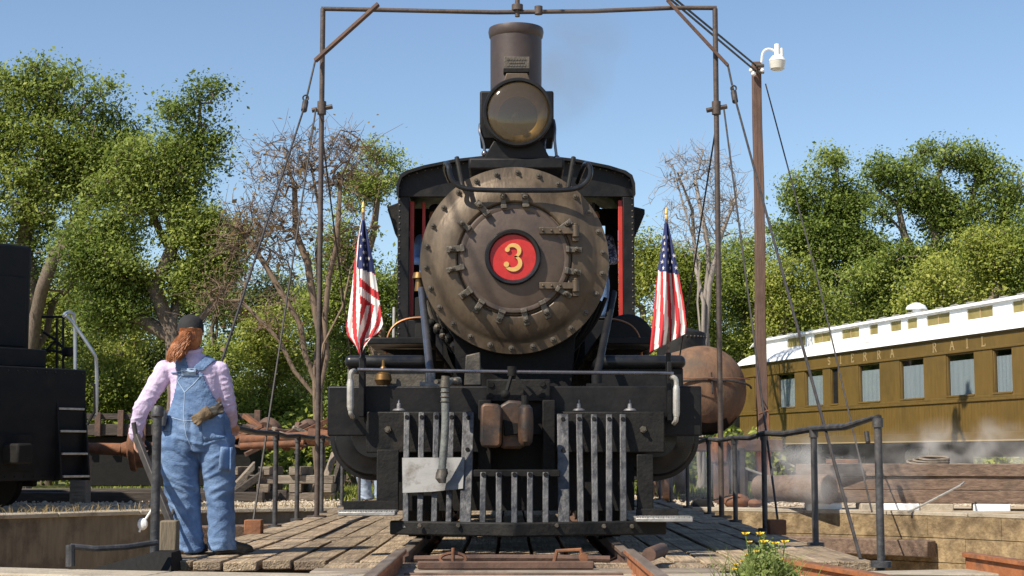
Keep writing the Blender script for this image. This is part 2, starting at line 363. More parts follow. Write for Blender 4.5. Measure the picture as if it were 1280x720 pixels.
courses = [(-0.56, -0.225), (-0.94, -0.57), (-1.4, -0.95)]
for ci, (z0, z1) in enumerate(courses):
    nb = 44; da = 2 * math.pi / nb
    pro = [None] * 3
    for i in range(nb):
        a = da * (i + 0.5 * (ci % 2))
        # only the wall the picture can see (the far half and the sides)
        if math.sin(a) < -0.55 or math.cos(a) < -0.3: continue
        q = i % 3
        if pro[q] is None:
            o = block_mesh(da - 0.0005, z0, z1, PR - 0.02 - 0.002 * q, PR + 0.1, 50 + ci * 3 + q).build('block', M['concrete'], pit, 0.003, local=True)
            pro[q] = o
        else: o = dup(pro[q], pit)
        o.rotation_euler = (0, 0, a)
nb = 40; da = 2 * math.pi / nb; pro = None
for i in range(nb):
    a = da * i
    o = block_mesh(da - 0.0012, GZ - 0.054, GZ + 0.012, PR - 0.03, PR + 0.42, 80).build('coping_stone', M['coping'], pit, 0.012, local=True) if pro is None else dup(pro, pit)
    pro = pro or o; y = PC.y + PR * math.sin(a)
    o.rotation_euler = (0, 0, a); o.location = (0, 0, gz(0, y) - GZ + (0.055 if y < 12.5 else 0))
# timber kerb round the foot of the wall
def curb(a0, a1, z0, z1, r0, r1):
    b = MB(); n = 14; vv = []
    for i in range(n + 1):
        a = R(a0 + (a1 - a0) * i / n)
        for r, z in ((r0, z0), (r0, z1), (r1, z1), (r1, z0)): vv.append((PC.x + r * math.cos(a), PC.y + r * math.sin(a), z))
    ff = []
    for i in range(n):
        for k in range(4): ff.append((i * 4 + k, i * 4 + (k + 1) % 4, (i + 1) * 4 + (k + 1) % 4, (i + 1) * 4 + k))
    ff += [(0, 1, 2, 3), (n * 4 + 3, n * 4 + 2, n * 4 + 1, n * 4)]
    b.add(vv, ff); return b
b = curb(44, 84, -0.86, -0.6, PR - 0.32, PR - 0.05)
tag(b.build('timber_beam', M['timber'], bev=0.02), 'long brown timber fixed along the sunlit pit wall at the right', 'timber beam')
b = curb(104, 127, -0.72, -0.42, PR - 0.5, PR - 0.06)
tag(b.build('timber_beam', M['timber'], bev=0.02), 'brown timber along the pit wall behind the legs of the person', 'timber beam')

# ------------------------------------------------------------------ rails
def rail_profile(h=0.13):
    return [(-0.065, 0), (0.065, 0), (0.065, 0.012), (0.012, 0.03), (0.012, h - 0.035), (0.036, h - 0.028), (0.036, h - 0.004), (0.03, h), (-0.03, h), (-0.036, h - 0.004), (-0.036, h - 0.028), (-0.012, h - 0.035), (-0.012, 0.03), (-0.065, 0.012)]
def rail_mb(p0, p1, h=0.13):
    p0 = Vector(p0); p1 = Vector(p1); d = (p1 - p0).normalized(); sx = d.cross(Vector((0, 0, 1))).normalized()
    pr = rail_profile(h); n = len(pr); b = MB()
    vv = [p + sx * x + Vector((0, 0, z)) for p in (p0, p1) for x, z in pr]
    for i in range(n):
        b.m = 1 if pr[i][1] >= h - 0.005 and pr[(i + 1) % n][1] >= h - 0.005 else 0
        b.add([vv[i], vv[(i + 1) % n], vv[n + (i + 1) % n], vv[n + i]], [(0, 1, 2, 3)])
    b.m = 0
    b.add(vv[:n], [tuple(range(n))[::-1]]); b.add(vv[n:], [tuple(range(n))])
    return b
# near approach track
tr = thing('approach_track', 'rusty track running up to the near rim of the turntable pit', 'track', (0, 8, 0), kind='structure')
NZ = -0.07
for s in (-1, 1): rail_mb((s * 0.752, -6, NZ + 0.03), (s * 0.752, 10.85, NZ + 0.03), 0.15).build('rail', [M['orange'], M['railhead']], tr)
tm = None
for k in range(11):
    y = 10.2 - k * 0.6
    b = MB(); b.bx(-1.25, 1.25, -0.11, 0.11, -0.12, 0.028)
    o = b.build('tie', M['tie'], tr, 0.015, local=True) if tm is None else dup(tm, tr)
    tm = tm or o; o.location = (0, y - 8, NZ); o.rotation_euler = (0, 0, random.uniform(-0.012, 0.012))
b = MB(); b.bx(-1.3, 1.3, 10.35, 10.62, -0.16, 0.0); b.build('sill_timber', M['tie'], tr, 0.02)
b = MB(); b.bx(-1.25, 1.25, 10.68, 10.98, -0.16, 0.012); b.build('sill_timber', M['plank'], tr, 0.02)
for (y, z, x0, x1) in ((10.05, -0.01, -0.68, 0.66), (9.6, 0.0, -0.68, 0.68), (10.45, 0.035, -0.62, 0.5), (9.35, -0.01, -0.6, 0.68)):
    b = MB(); b.bx(x0, x1, y - 0.022, y + 0.022, z - 0.03, z + 0.02); b.build('tie_bar', M['rust2'], tr, 0.008)
b = MB(); b.tube([(-0.66, 10.75, 0.05), (-0.2, 10.72, 0.06), (0.3, 10.76, 0.055), (0.62, 10.73, 0.05)], 0.022, 8); b.build('locking_rod', M['rust2'], tr)
b = MB(); b.tube(arc((-0.4, 10.6, 0.06), 0.07, 0, 360, 16, (1.2, 0, 0), (0, 0.3, 0.5)), 0.011, 6); b.cyl((-0.4, 10.6, 0.03), (-0.4, 10.6, 0.13), 0.012); b.build('pull_ring', M['rust'], tr)
b = MB(); b.tube([(0.25, 10.6, 0.03), (0.27, 10.6, 0.11), (0.42, 10.6, 0.12), (0.44, 10.6, 0.06)], 0.014, 6); b.cyl((0.44, 10.55, 0.07), (0.44, 10.68, 0.07), 0.03); b.build('pull_ring', M['rust'], tr)
b = MB(); b.cyl((0.86, 10.55, 0.09), (0.98, 10.95, 0.1), 0.045, n=14); b.build('pipe_end', M['rust2'], tr)
# neighbouring rusty rails on the near rim
o = rail_mb(P(984, 702, 10.25) - Vector((0, 0, 0.14)), P(1112, 724, 9.0) - Vector((0, 0, 0.14)), 0.16).build('rail', [M['orange'], M['rust']])
tag(o, 'orange rusty rail lying behind the yellow flower plant', 'rail', kind='structure')
o = rail_mb(P(1090, 714, 10.0) - Vector((0, 0, 0.14)), P(1260, 716.5, 10.0) - Vector((0, 0, 0.14)), 0.12).build('rail', [M['rust2'], M['rust2']])
tag(o, 'brown rail lying across the near rim below the end railing post', 'rail', kind='structure')
o = rail_mb(P(1209, 694, 10.6) - Vector((0, 0, 0.16)), P(1330, 712, 9.4) - Vector((0, 0, 0.16)), 0.18).build('rail', [M['orange'], M['rust']])
tag(o, 'orange rusty rail end at the lower right corner beyond the railing', 'rail', kind='structure')

# ------------------------------------------------------------------ turntable
tt = thing('turntable', 'plank decked turntable with pipe railings and a tall gallows frame', 'turntable', (0, PC.y, -0.1))
YN, YF = 11.35, 27.45; HW = 2.42
for s in (-1, 1):
    b = MB(); b.bx(s * 0.75 - 0.15, s * 0.75 + 0.15, YN + 0.25, YF - 0.25, -0.75, -0.11); b.build('girder', M['rust2'], tt)
    rail_mb((s * 0.752, YN - 0.3, -0.05), (s * 0.752, YF, -0.05), 0.13).build('rail', [M['rust2'], M['railhead']], tt)
for y in np.arange(YN + 0.25, YF, 1.55):
    b = MB(); b.bx(-HW, HW, y - 0.12, y + 0.12, -0.36, -0.1); b.build('cross_timber', M['darktimber'], tt, 0.01)
b = MB(); b.bx(-2.3, -0.95, YN - 0.02, YN + 0.1, -0.33, -0.105); b.build('end_channel', M['rust'], tt, 0.01)
b = MB(); b.bx(0.95, 2.2, YN - 0.02, YN + 0.1, -0.33, -0.105); b.build('end_channel', M['rust'], tt, 0.01)
lanes = []
for s in (-1, 1):
    x = 0.86
    for wd in (0.22, 0.2, 0.23, 0.21, 0.24, 0.2, 0.24):
        if x + wd > HW + 0.12: wd = HW + 0.12 - x
        lanes.append((s * (x + wd / 2), wd)); x += wd + 0.012
for x in (-0.52, -0.26, 0.0, 0.26, 0.52): lanes.append((x, 0.245))
rr = random.Random(5)
for (x, wd) in lanes:
    y = YN + rr.uniform(-0.06, 0.05); first = True
    if abs(x) < 0.6: y = YN + 0.3
    if x > 2.1: y = YN - 0.12
    while y < YF - 0.5:
        L = rr.choice((2.3, 3.1, 3.9, 4.6)) if not first else rr.choice((1.6, 2.6, 3.4)); first = False
        y1 = min(y + L, YF + rr.uniform(-0.05, 0.05)); th = 0.065
        b = MB(); z = rr.uniform(-0.009, 0.006); n = max(2, int((y1 - y) / 0.5)); hw = wd / 2 - rr.uniform(0.002, 0.008)
        vv = []; ph = rr.uniform(0, 99)
        for i in range(n + 1):
            yy = y + (y1 - y - 0.012) * i / n; wv = 0.004 * noise.noise((yy * 0.7, ph, 0)); tw = 0.006 * noise.noise((yy * 0.4, ph, 9))
            ee = rr.uniform(-0.003, 0.003)
            vv += [(x - hw + ee, yy, z + wv - tw - th), (x + hw + ee, yy, z + wv + tw - th), (x + hw + ee, yy, z + wv + tw), (x - hw + ee, yy, z + wv - tw)]
        ff = [(i * 4 + k, i * 4 + (k + 1) % 4, (i + 1) * 4 + (k + 1) % 4, (i + 1) * 4 + k) for i in range(n) for k in range(4)]
        ff += [(0, 1, 2, 3), (n * 4 + 3, n * 4 + 2, n * 4 + 1, n * 4)]
        b.add(vv, ff); b.build('plank', M['plank'], tt, 0.008)
        y = y1
# railings (pipe posts, one bent top pipe each side)
XR = 2.45; HR = 1.03
def railing(pts_top, posts, kneebase):
    g = thing('railing', None, None); g.parent = tt
    b = MB(); b.tube(pts_top, 0.027, 10); b.build('handrail', M['pipe'], g)
    for (x, y, z1) in posts:
        b = MB(); b.cyl((x, y, -0.12), (x, y, z1), 0.0265, n=12); b.cyl((x, y, -0.02), (x, y, 0.02), 0.07, n=12); b.cyl((x, y, z1 - 0.05), (x, y, z1 + 0.012), 0.036, n=12)
        b.build('post', M['pipe'], g)
    return g
ysR = [11.0, 13.35, 16.0, 18.1, 20.5, 23.0, 25.4, 27.3]
tops = []
for i, y in enumerate(ysR):
    tops.append(Vector((XR, y, (ZP(521, 11.0), ZP(536, 13.35), ZP(541.5, 16.0), ZP(547, 18.1), ZP(548.5, 20.5), ZP(552, 23), ZP(554, 25.4), ZP(556, 27.3))[i])))
path = [tops[0] + Vector((0, 0.02, -0.05))]
for i, p in enumerate(tops):
    path.append(p)
    if i < len(tops) - 1: path.append((p + tops[i + 1]) / 2 + Vector((0.02 * (-1) ** i, 0, -0.025)))
railing(path, [(p.x, p.y, p.z - 0.02) for p in tops], True)
ysL = [14.0, 16.8, 18.5, 20.9, 23.4, 26.0, 27.4]
zl = [ZP(533, 14.0), ZP(542, 16.8), ZP(545, 18.5), ZP(546, 20.9), ZP(550, 23.4), ZP(553, 26), ZP(555, 27.4)]
tops = [Vector((-XR + (0.0), y, z)) for y, z in zip(ysL, zl)]
path = []
for i, p in enumerate(tops):
    path.append(p)
    if i < len(tops) - 1: path.append((p + tops[i + 1]) / 2 + Vector((0.015 * (-1) ** i, 0, -0.02)))
gl = railing(path, [(p.x, p.y, p.z - 0.02) for p in tops[1:]], True)
b = MB(); b.bx(-XR - 0.03, -XR + 0.03, 13.97, 14.03, -0.1, ZP(497, 14.0)); b.build('end_post', M['pipe'], gl, 0.006)
# near left post with a ball-like cap, and the locking lever
g = thing('lever_stand', None, None); g.parent = tt
xp = XP(195, 600, 11.3)
b = MB(); b.cyl((xp, 11.3, -0.15), (xp, 11.3, ZP(520, 11.3)), 0.031, n=14); b.lathe([(0, 0.075), (0.03, 0.07), (0.043, 0.05), (0.043, 0.0), (0.032, -0.01)], (xp, 11.3, ZP(520, 11.3)), n=16); b.build('post', M['pipe'], g)
b = MB(); b.bar(P(214, 655, 11.6), P(170, 545, 11.95), 0.035, 0.06); b.build('lever', M['cable'], g, 0.006)
b = MB(); b.cyl(P(170, 546, 11.95), P(167, 528, 11.95), 0.018, n=10); b.build('handle', M['cable'], g)
b = MB(); p = P(212, 690, 11.55); b.bx(p.x - 0.06, p.x + 0.06, 11.48, 11.6, -0.05, 0.27); b.build('lever_box', M['concrete2'], g, 0.012)
b = MB(); p = P(196, 690, 11.2); b.add([(p.x - 0.5, 11.0, -0.06), (p.x + 0.14, 11.0, -0.06), (p.x + 0.14, 11.45, -0.06), (p.x - 0.5, 11.45, -0.06), (p.x - 0.02, 11.1, 0.07), (p.x + 0.12, 11.1, 0.07), (p.x + 0.12, 11.4, 0.07), (p.x - 0.02, 11.4, 0.07)], [(0, 1, 2, 3), (4, 5, 6, 7), (0, 1, 5, 4), (1, 2, 6, 5), (2, 3, 7, 6), (3, 0, 4, 7)]); b.build('foot_casting', M['dark'], g)
# bracket bar on the rim at the lower left
b = MB(); p0 = P(88, 683, 10.55); p1 = P(88, 708, 10.55); q = P(118, 686, 10.6); e = P(196, 678, 11.0)
b.cyl(p1, p0 + Vector((0, 0, 0.01)), 0.03, n=10); b.tube([p0, q, (q + e) / 2 + Vector((0, 0, -0.01)), e], 0.02, 8)
tag(b.build('rim_bracket', M['pipe'], loc=(p1.x, p1.y, p1.z)), 'low black bent bar standing on the pit rim at lower left', 'bracket')
# gallows frame
YG = 19.5
g = thing('gallows_frame', None, None); g.parent = tt
xl = XP(397, 560, YG); xr = XP(901, 560, YG); zt = ZP(11, YG)
for x in (xl, xr):
    b = MB(); b.cyl((x, YG, -0.12), (x, YG, zt), 0.032, n=14)
    for zz in (ZP(135, YG),): b.cyl((x, YG, zz - 0.08), (x, YG, zz + 0.08), 0.055, n=12); b.cyl((x - 0.12, YG, zz - 0.03), (x + 0.13, YG, zz + 0.02), 0.03, n=8)
    b.cyl((x, YG, -0.02), (x, YG, 0.015), 0.12, n=14); b.build('pole', M['gantry'], g)
xc = (xl + xr) / 2
b = MB(); b.tube([(xl - 0.02, YG, zt), (xl + 0.5, YG, zt - 0.01), (xc - 0.3, YG, zt - 0.045), (xc + 0.9, YG, zt - 0.03), (xr - 0.5, YG, zt + 0.012), (xr + 0.02, YG, zt + 0.01)], 0.027, 12); b.cyl((xc - 0.02, YG, zt - 0.1), (xc - 0.02, YG, zt + 0.35), 0.03); b.cyl((xc + 0.24, YG, zt - 0.07), (xc + 0.24, YG, zt + 0.03), 0.05); b.cyl((xc - 0.02, YG, zt - 0.02), (xc - 0.02, YG, zt + 0.05), 0.07); b.build('crossbar', M['gantry'], g)
for s, x0, x1 in ((-1, P(473, 5, YG - 0.1), P(394, 76, YG - 0.1)), (1, P(834, 0, YG - 0.1), P(910, 82, YG - 0.1))):
    b = MB(); b.bar(x0, x1, 0.04, 0.07, (0.3, 1, 0)); b.build('brace', M['rust2'], g, 0.004)
def rod(pts, link, r=0.016):
    gg = thing('tie_rod', None, None); gg.parent = tt
    b = MB(); b.tube(pts, r, 6); b.build('rod', M['cable'], gg)
    if link is not None:
        p, q = link; b = MB(); b.cyl(p, q, 0.036, 0.036, 10); b.tube(arc(p + Vector((0, 0, 0.045)), 0.032, 0, 360, 12), 0.011, 5); b.build('turnbuckle', M['cable'], gg)
    return gg
a = P(394, 76, YG - 0.1); k = P(381, 132, YG - 0.55); e = Vector((-2.5, 11.5, 0.0))
rod([a, k, e], (P(382, 127, YG - 0.5), P(380, 138, YG - 0.6)), 0.013)
a = P(910, 82, YG - 0.1); k = P(918, 120, YG - 0.5); e = Vector((2.42, 11.5, 0.0))
rod([a, k, e], (P(917, 115, YG - 0.45), P(919, 127, YG - 0.55)), 0.013)
an = P(315, 662, 15.4)
rod([P(395, 135, YG - 0.05), an], None, 0.011)
b = MB(); p = P(315, 670, 15.2); b.box((p.x, 15.3, 0.06), (0.16, 0.16, 0.14)); b.build('rod_anchor', M['rust'], tt, 0.01)
rod([P(905, 137, YG - 0.05), Vector((-an.x + 0.02, 15.4, 0.08))], None, 0.011)
b = MB(); b.box((-p.x + 0.02, 15.3, 0.06), (0.16, 0.16, 0.14)); b.build('rod_anchor', M['rust'], tt, 0.01)
rod([P(399, 140, YG + 0.05), Vector((-2.4, 27.2, 0.05))], None, 0.011)
rod([P(899, 133, YG + 0.05), Vector((2.4, 27.2, 0.05))], None, 0.011)
# ------------------------------------------------------------------ steam locomotive, nose to the camera
lo = thing('steam_locomotive', 'black steam locomotive with bronze smokebox front and red number plate on the turntable', 'locomotive', (0, 12.3, 0))
XC = 0.0
YS = 13.15                                    # face of the smokebox
c0 = P(643.2, 325, YS); zc = c0.z
def Z(py, Y=12.3): return ZP(py, Y)
def X(px, py=500, Y=12.3): return XP(px, py, Y)
# boiler, smokebox shell
b = MB(); b.lathe([(0, 6.6), (0.70, 6.6), (0.70, 2.1), (0.735, 2.05), (0.735, 0.04)], (0, YS, zc), (0, 1, 0), 64); b.build('boiler', M['dark'], lo)
b = MB(); b.lathe([(0.735, -0.10), (0.768, -0.10), (0.772, -0.03), (0.768, 0.0), (0.69, 0.014), (0.672, 0.02), (0.66, 0.03), (0.64, 0.042), (0.6, 0.06), (0.55, 0.075), (0.51, 0.082), (0.48, 0.082), (0.468, 0.075), (0.458, 0.06), (0, 0.06)], (0, YS, zc), (0, -1, 0), 96)
sf = b.build('smokebox_front', M['smoke'], lo, angle=22)
b = MB(); b.lathe([(0.45, 0.05), (0.448, 0.088), (0.438, 0.098), (0.42, 0.1), (0.405, 0.096), (0.39, 0.1), (0.3, 0.114), (0.2, 0.122), (0, 0.122)], (0, YS, zc), (0, -1, 0), 96)
dr = b.build('smokebox_door', M['door'], lo, angle=25)
# flange studs (each with a nut) and door dogs
b = MB(); b.cyl((0, 0, 0), (0, -0.016, 0), 0.024, 0.022, 10); b.cyl((0, -0.016, 0), (0, -0.042, 0), 0.015, 0.008, 8)
stud = None
for k in range(26):
    a = 2 * math.pi * (k + 0.35) / 26
    o = b.build('stud', M['bolt'], sf, local=True) if stud is None else dup(stud, sf); stud = stud or o
    o.location = (0.722 * math.cos(a), YS - 12.3 - 0.006, zc + 0.722 * math.sin(a))
rc = random.Random(12)
# dog: a clip whose foot bears on the door rim, a long stud and a square nut
b = MB(); b.box((0.0, -0.02, 0), (0.12, 0.035, 0.048)); b.cyl((0.02, -0.02, 0), (0.02, -0.075, 0), 0.026, 0.023, 6); b.cyl((0.02, -0.07, 0), (0.02, -0.105, 0), 0.013, 0.01, 8); b.box((-0.055, -0.035, 0), (0.03, 0.035, 0.056))
dog = None
for k in range(16):
    a = R(90 + 11 + k * 360 / 16 + rc.uniform(-3, 3))
    if k in (14,): continue
    o = b.build('clamp', M['bolt'], sf, 0.006, local=True) if dog is None else dup(dog, sf); dog = dog or o
    o.location = (0.49 * math.cos(a), YS - 12.3 - 0.08, zc + 0.49 * math.sin(a)); o.rotation_euler = (0, -a + rc.uniform(-0.3, 0.3), 0); q = rc.uniform(0.85, 1.2); o.scale = (q, rc.uniform(0.9, 1.5), rc.uniform(0.85, 1.15))
# hinge straps and barrels
for py in (287, 356):
    z = ZP(py, YS - 0.2); b = MB()
    b.bx(0.2, 0.49, YS - 0.145, YS - 0.1, z - 0.026, z + 0.026); b.cyl((0.495, YS - 0.125, z - 0.05), (0.495, YS - 0.125, z + 0.045), 0.03, n=14); b.cyl((0.495, YS - 0.125, z + 0.045), (0.495, YS - 0.125, z + 0.062), 0.018, n=10)
    b.bx(0.47, 0.52, YS - 0.13, YS - 0.06, z - 0.085, z - 0.051)
    for xx in (0.23, 0.3, 0.37): b.cyl((xx, YS - 0.145, z), (xx, YS - 0.16, z), 0.012, 0.008, 8)
    b.build('hinge', M['smoke'], dr, 0.005)
# number plate
zn = ZP(320.5, YS - 0.2); xn = X(641.2, 320, YS - 0.2)
npl = None
b = MB(); b.lathe([(0, -0.0), (0.20, -0.0), (0.225, 0.02), (0.228, 0.055), (0.215, 0.072), (0.196, 0.068), (0.186, 0.05), (0.184, 0.036)], (xn, YS - 0.1, zn), (0, -1, 0), 64); b.build('number_plate_rim', M['gloss'], lo, angle=30)
b = MB(); b.lathe([(0.186, 0.03), (0.186, 0.038), (0, 0.038)], (xn, YS - 0.1, zn), (0, -1, 0), 64); npl = b.build('number_plate', M['red'], lo)
def ribbon(b, pts, wid, o, ux, uz, dep):
    """flat stroke of changing width, thickness dep towards -normal"""
    ux = Vector(ux); uz = Vector(uz); nn = ux.cross(uz).normalized(); k = len(pts); L = []; Rr = []
    for i in range(k):
        a = Vector(pts[max(i - 1, 0)]); c = Vector(pts[min(i + 1, k - 1)]); t = (c - a); t.normalize(); nrm = Vector((-t.y, t.x))
        w_ = wid[i] if isinstance(wid, (list, tuple)) else wid
        p = Vector(pts[i]); L.append(p + nrm * w_ / 2); Rr.append(p - nrm * w_ / 2)
    to = lambda q, d: Vector(o) + ux * q.x + uz * q.y + nn * d
    vv = []
    for i in range(k): vv += [to(L[i], 0), to(Rr[i], 0), to(Rr[i], dep), to(L[i], dep)]
    ff = [(i * 4 + j, i * 4 + (j + 1) % 4, (i + 1) * 4 + (j + 1) % 4, (i + 1) * 4 + j) for i in range(k - 1) for j in range(4)]
    ff += [(0, 1, 2, 3), ((k - 1) * 4 + 3, (k - 1) * 4 + 2, (k - 1) * 4 + 1, (k - 1) * 4)]
    b.add(vv, ff)
def ar2(cx, cy, rx, ry, a0, a1, n=12): return [(cx + rx * math.cos(R(a0 + (a1 - a0) * i / n)), cy + ry * math.sin(R(a0 + (a1 - a0) * i / n))) for i in range(n + 1)]
b = MB()
# numeral 3, old style with ball ends; unit height 2
up = ar2(-0.04, 0.48, 0.5, 0.46, 165, -78, 18); lowr = ar2(-0.06, -0.44, 0.58, 0.52, 78, -165, 18)
sc3 = 0.104
def wv(n, a, m, e): return [a + (m - a) * math.sin(math.pi * min(1, i / (n - 1) * 1.0)) if i / (n - 1) < 0.95 else e for i in range(n)]
o3 = (xn + 0.004, YS - 0.1 - 0.042, zn)
ribbon(b, [(x * sc3, y * sc3) for x, y in up], [w_ * sc3 for w_ in wv(len(up), 0.14, 0.34, 0.14)], o3, (1, 0, 0), (0, 0, 1), 0.008)
ribbon(b, [(x * sc3, y * sc3) for x, y in lowr], [w_ * sc3 for w_ in wv(len(lowr), 0.14, 0.36, 0.14)], o3, (1, 0, 0), (0, 0, 1), 0.008)
b.cyl((o3[0] - 0.049, o3[1] + 0.001, zn + 0.062), (o3[0] - 0.049, o3[1] - 0.012, zn + 0.062), 0.02, n=14)
b.cyl((o3[0] - 0.057, o3[1] + 0.001, zn - 0.058), (o3[0] - 0.057, o3[1] - 0.012, zn - 0.058), 0.022, n=14)
b.build('numeral', M['gold'], npl)
# handrail across the top of the smokebox with its stanchions
yh = YS - 0.16
pts = [P(562, 226, YS + 0.5), P(556, 212, YS + 0.25), P(557, 203, YS + 0.05), P(561, 206, yh), P(562, 218, yh), P(567, 229, yh), P(580, 236.5, yh), P(620, 238, yh), P(660, 238, yh), P(705, 238, yh), P(725, 235, yh), P(736, 226, yh), P(739, 214, yh), P(736, 205, yh), P(732, 204, YS + 0.05), P(728, 212, YS + 0.3), P(722, 228, YS + 0.55)]
def smooth(pts, it=2):
    pts = [Vector(p) for p in pts]
    for _ in range(it):
        q = [pts[0]]
        for a, c in zip(pts, pts[1:]): q += [a * 0.75 + c * 0.25, a * 0.25 + c * 0.75]
        pts = q + [pts[-1]]
    return pts
b = MB(); b.tube(smooth(pts), 0.021, 10); hr = b.build('handrail', M['gloss'], lo)
for p0, p1 in ((P(571, 197, YS - 0.02), P(579, 236, yh)), (P(717, 197, YS - 0.02), P(710, 236, yh))):
    b = MB(); b.cyl(p0, p1, 0.02, n=10); b.build('stanchion', M['black2'], hr)
# ledge on top of the smokebox, headlight stand
b = MB(); b.bx(X(586, 205, 13.3), X(705, 205, 13.3), 13.22, 14.35, ZP(214, 13.3), ZP(199, 13.3)); b.build('ledge', M['black'], lo, 0.02)
b = MB(); y = 13.25; q = [P(604, 198.5, y), P(688, 198.5, y), P(676, 176, y), P(617, 176, y)]; b.prism([(p.x, p.z) for p in q], y, y + 0.55); b.build('headlight_stand', M['black'], lo, 0.008)
# headlight
hc = P(647.5, 141, 13.2)
hl = None
b = MB(); b.lathe([(0.22, -0.5), (0.262, -0.45), (0.268, -0.02), (0.288, -0.015), (0.29, 0.03), (0.28, 0.045), (0.262, 0.045), (0.256, 0.03)], hc, (0, -1, 0), 64); hl = b.build('headlight', M['black'], lo, angle=30)
M['reflector'] = mat('tarnished_reflector', (0.22, 0.14, 0.05), (0.34, 0.25, 0.12), 5, 0.38, 0.5, metal=1.0, c3=(0.2, 0.15, 0.08), s3=6)
b = MB(); b.lathe([(0.257, 0.02), (0.24, -0.03), (0.2, -0.09), (0.13, -0.15), (0.05, -0.18), (0, -0.18)], hc, (0, -1, 0), 48); b.build('reflector', M['reflector'], hl)
gm = bpy.data.materials.new('headlight_lens'); gm.use_nodes = True; n_ = gm.node_tree.nodes; l_ = gm.node_tree.links
t_ = n_.new('ShaderNodeBsdfTransparent'); t_.inputs[0].default_value = (0.78, 0.74, 0.62, 1); g_ = n_.new('ShaderNodeBsdfGlossy'); g_.inputs['Roughness'].default_value = 0.06; g_.inputs[0].default_value = (0.9, 0.92, 1, 1)
fr = n_.new('ShaderNodeMixShader'); fr.inputs[0].default_value = 0.07; l_.new(t_.outputs[0], fr.inputs[1]); l_.new(g_.outputs[0], fr.inputs[2]); d_ = n_.new('ShaderNodeBsdfDiffuse'); d_.inputs[0].default_value = (0.2, 0.15, 0.08, 1); m2_ = n_.new('ShaderNodeMixShader'); m2_.inputs[0].default_value = 0.22
l_.new(fr.outputs[0], m2_.inputs[1]); l_.new(d_.outputs[0], m2_.inputs[2]); l_.new(m2_.outputs[0], n_['Material Output'].inputs[0])
b = MB(); b.lathe([(0.262, 0.02), (0.25, 0.034), (0.18, 0.055), (0.08, 0.066), (0, 0.068)], hc, (0, -1, 0), 48); b.build('lens', gm, hl, angle=60)
b = MB(); b.cyl(hc + Vector((-0.02, 0.15, -0.03)), hc + Vector((-0.02, 0.03, -0.03)), 0.03, 0.024, 12); b.ball(hc + Vector((-0.02, 0.02, -0.03)), 0.035); b.build('bulb', M['dark'], hl)
b = MB(); q0 = P(600, 116, 13.4); q1 = P(692, 176, 13.4); b.bx(q0.x, q1.x, 13.32, 13.78, q1.z, q0.z); b.build('lamp_case', M['black'], hl, 0.015)
for pts in ([P(600, 155, 13.35), P(599, 165, 13.3), P(605, 178, 13.3), P(606, 192, 13.3)], [P(692, 150, 13.35), P(694, 160, 13.3), P(693, 175, 13.3), P(696, 198, 13.3)], [P(683, 170, 13.35), P(680, 180, 13.3), P(682, 196, 13.3)]):
    b = MB(); b.tube(smooth(pts), 0.012, 6); b.ball(pts[-1], 0.028); b.build('conduit', M['polish'], hl)
b = MB(); q = [P(629, 104, 13.3), P(664, 104, 13.3), P(659, 92, 13.3), P(633, 92, 13.3)]; b.prism([(p.x, p.z) for p in q], 13.28, 13.6); b.build('lamp_vent', M['smoke'], hl, 0.006)
# chimney
ysx = 14.0; xs = X(645, 100, ysx); zt = ZP(29, ysx - 0.2)
b = MB(); b.lathe([(0.3, zc + 0.66), (0.29, zc + 0.72), (0.236, zc + 0.82), (0.222, zc + 0.95), (0.226, zt - 0.09), (0.236, zt - 0.075), (0.244, zt - 0.03), (0.238, zt), (0.205, zt), (0.2, zt - 0.06), (0.19, zc + 0.7)], (xs, ysx, 0), (0, 0, 1), 56)
st = b.build('smokestack', M['stack'], lo, angle=30)
y = ysx - 0.235
b = MB(); q0 = P(630, 71, y); q1 = P(662, 86, y); b.bx(q0.x, q1.x, y - 0.01, y + 0.06, q1.z, q0.z); b.build('builder_plate', M['bolt'], st, 0.004)
b = MB()
for i, (f0, f1) in enumerate(((0.12, 0.88), (0.2, 0.8), (0.12, 0.88))):
    zz = q0.z + (q1.z - q0.z) * (0.25 + 0.25 * i); x0 = q0.x; d = q1.x - q0.x
    for k in range(7):
        u0 = f0 + (f1 - f0) * k / 7; b.bx(x0 + d * u0, x0 + d * (u0 + 0.075), y - 0.015, y - 0.006, zz - 0.008, zz + 0.008)
b.build('worn_casting', M['bolt'], st)
b = MB(); b.bx(q0.x - 0.005, q1.x - 0.005, y - 0.06, y + 0.1, q1.z - 0.045, q1.z - 0.008); b.build('plate_bracket', M['dark'], st, 0.004)

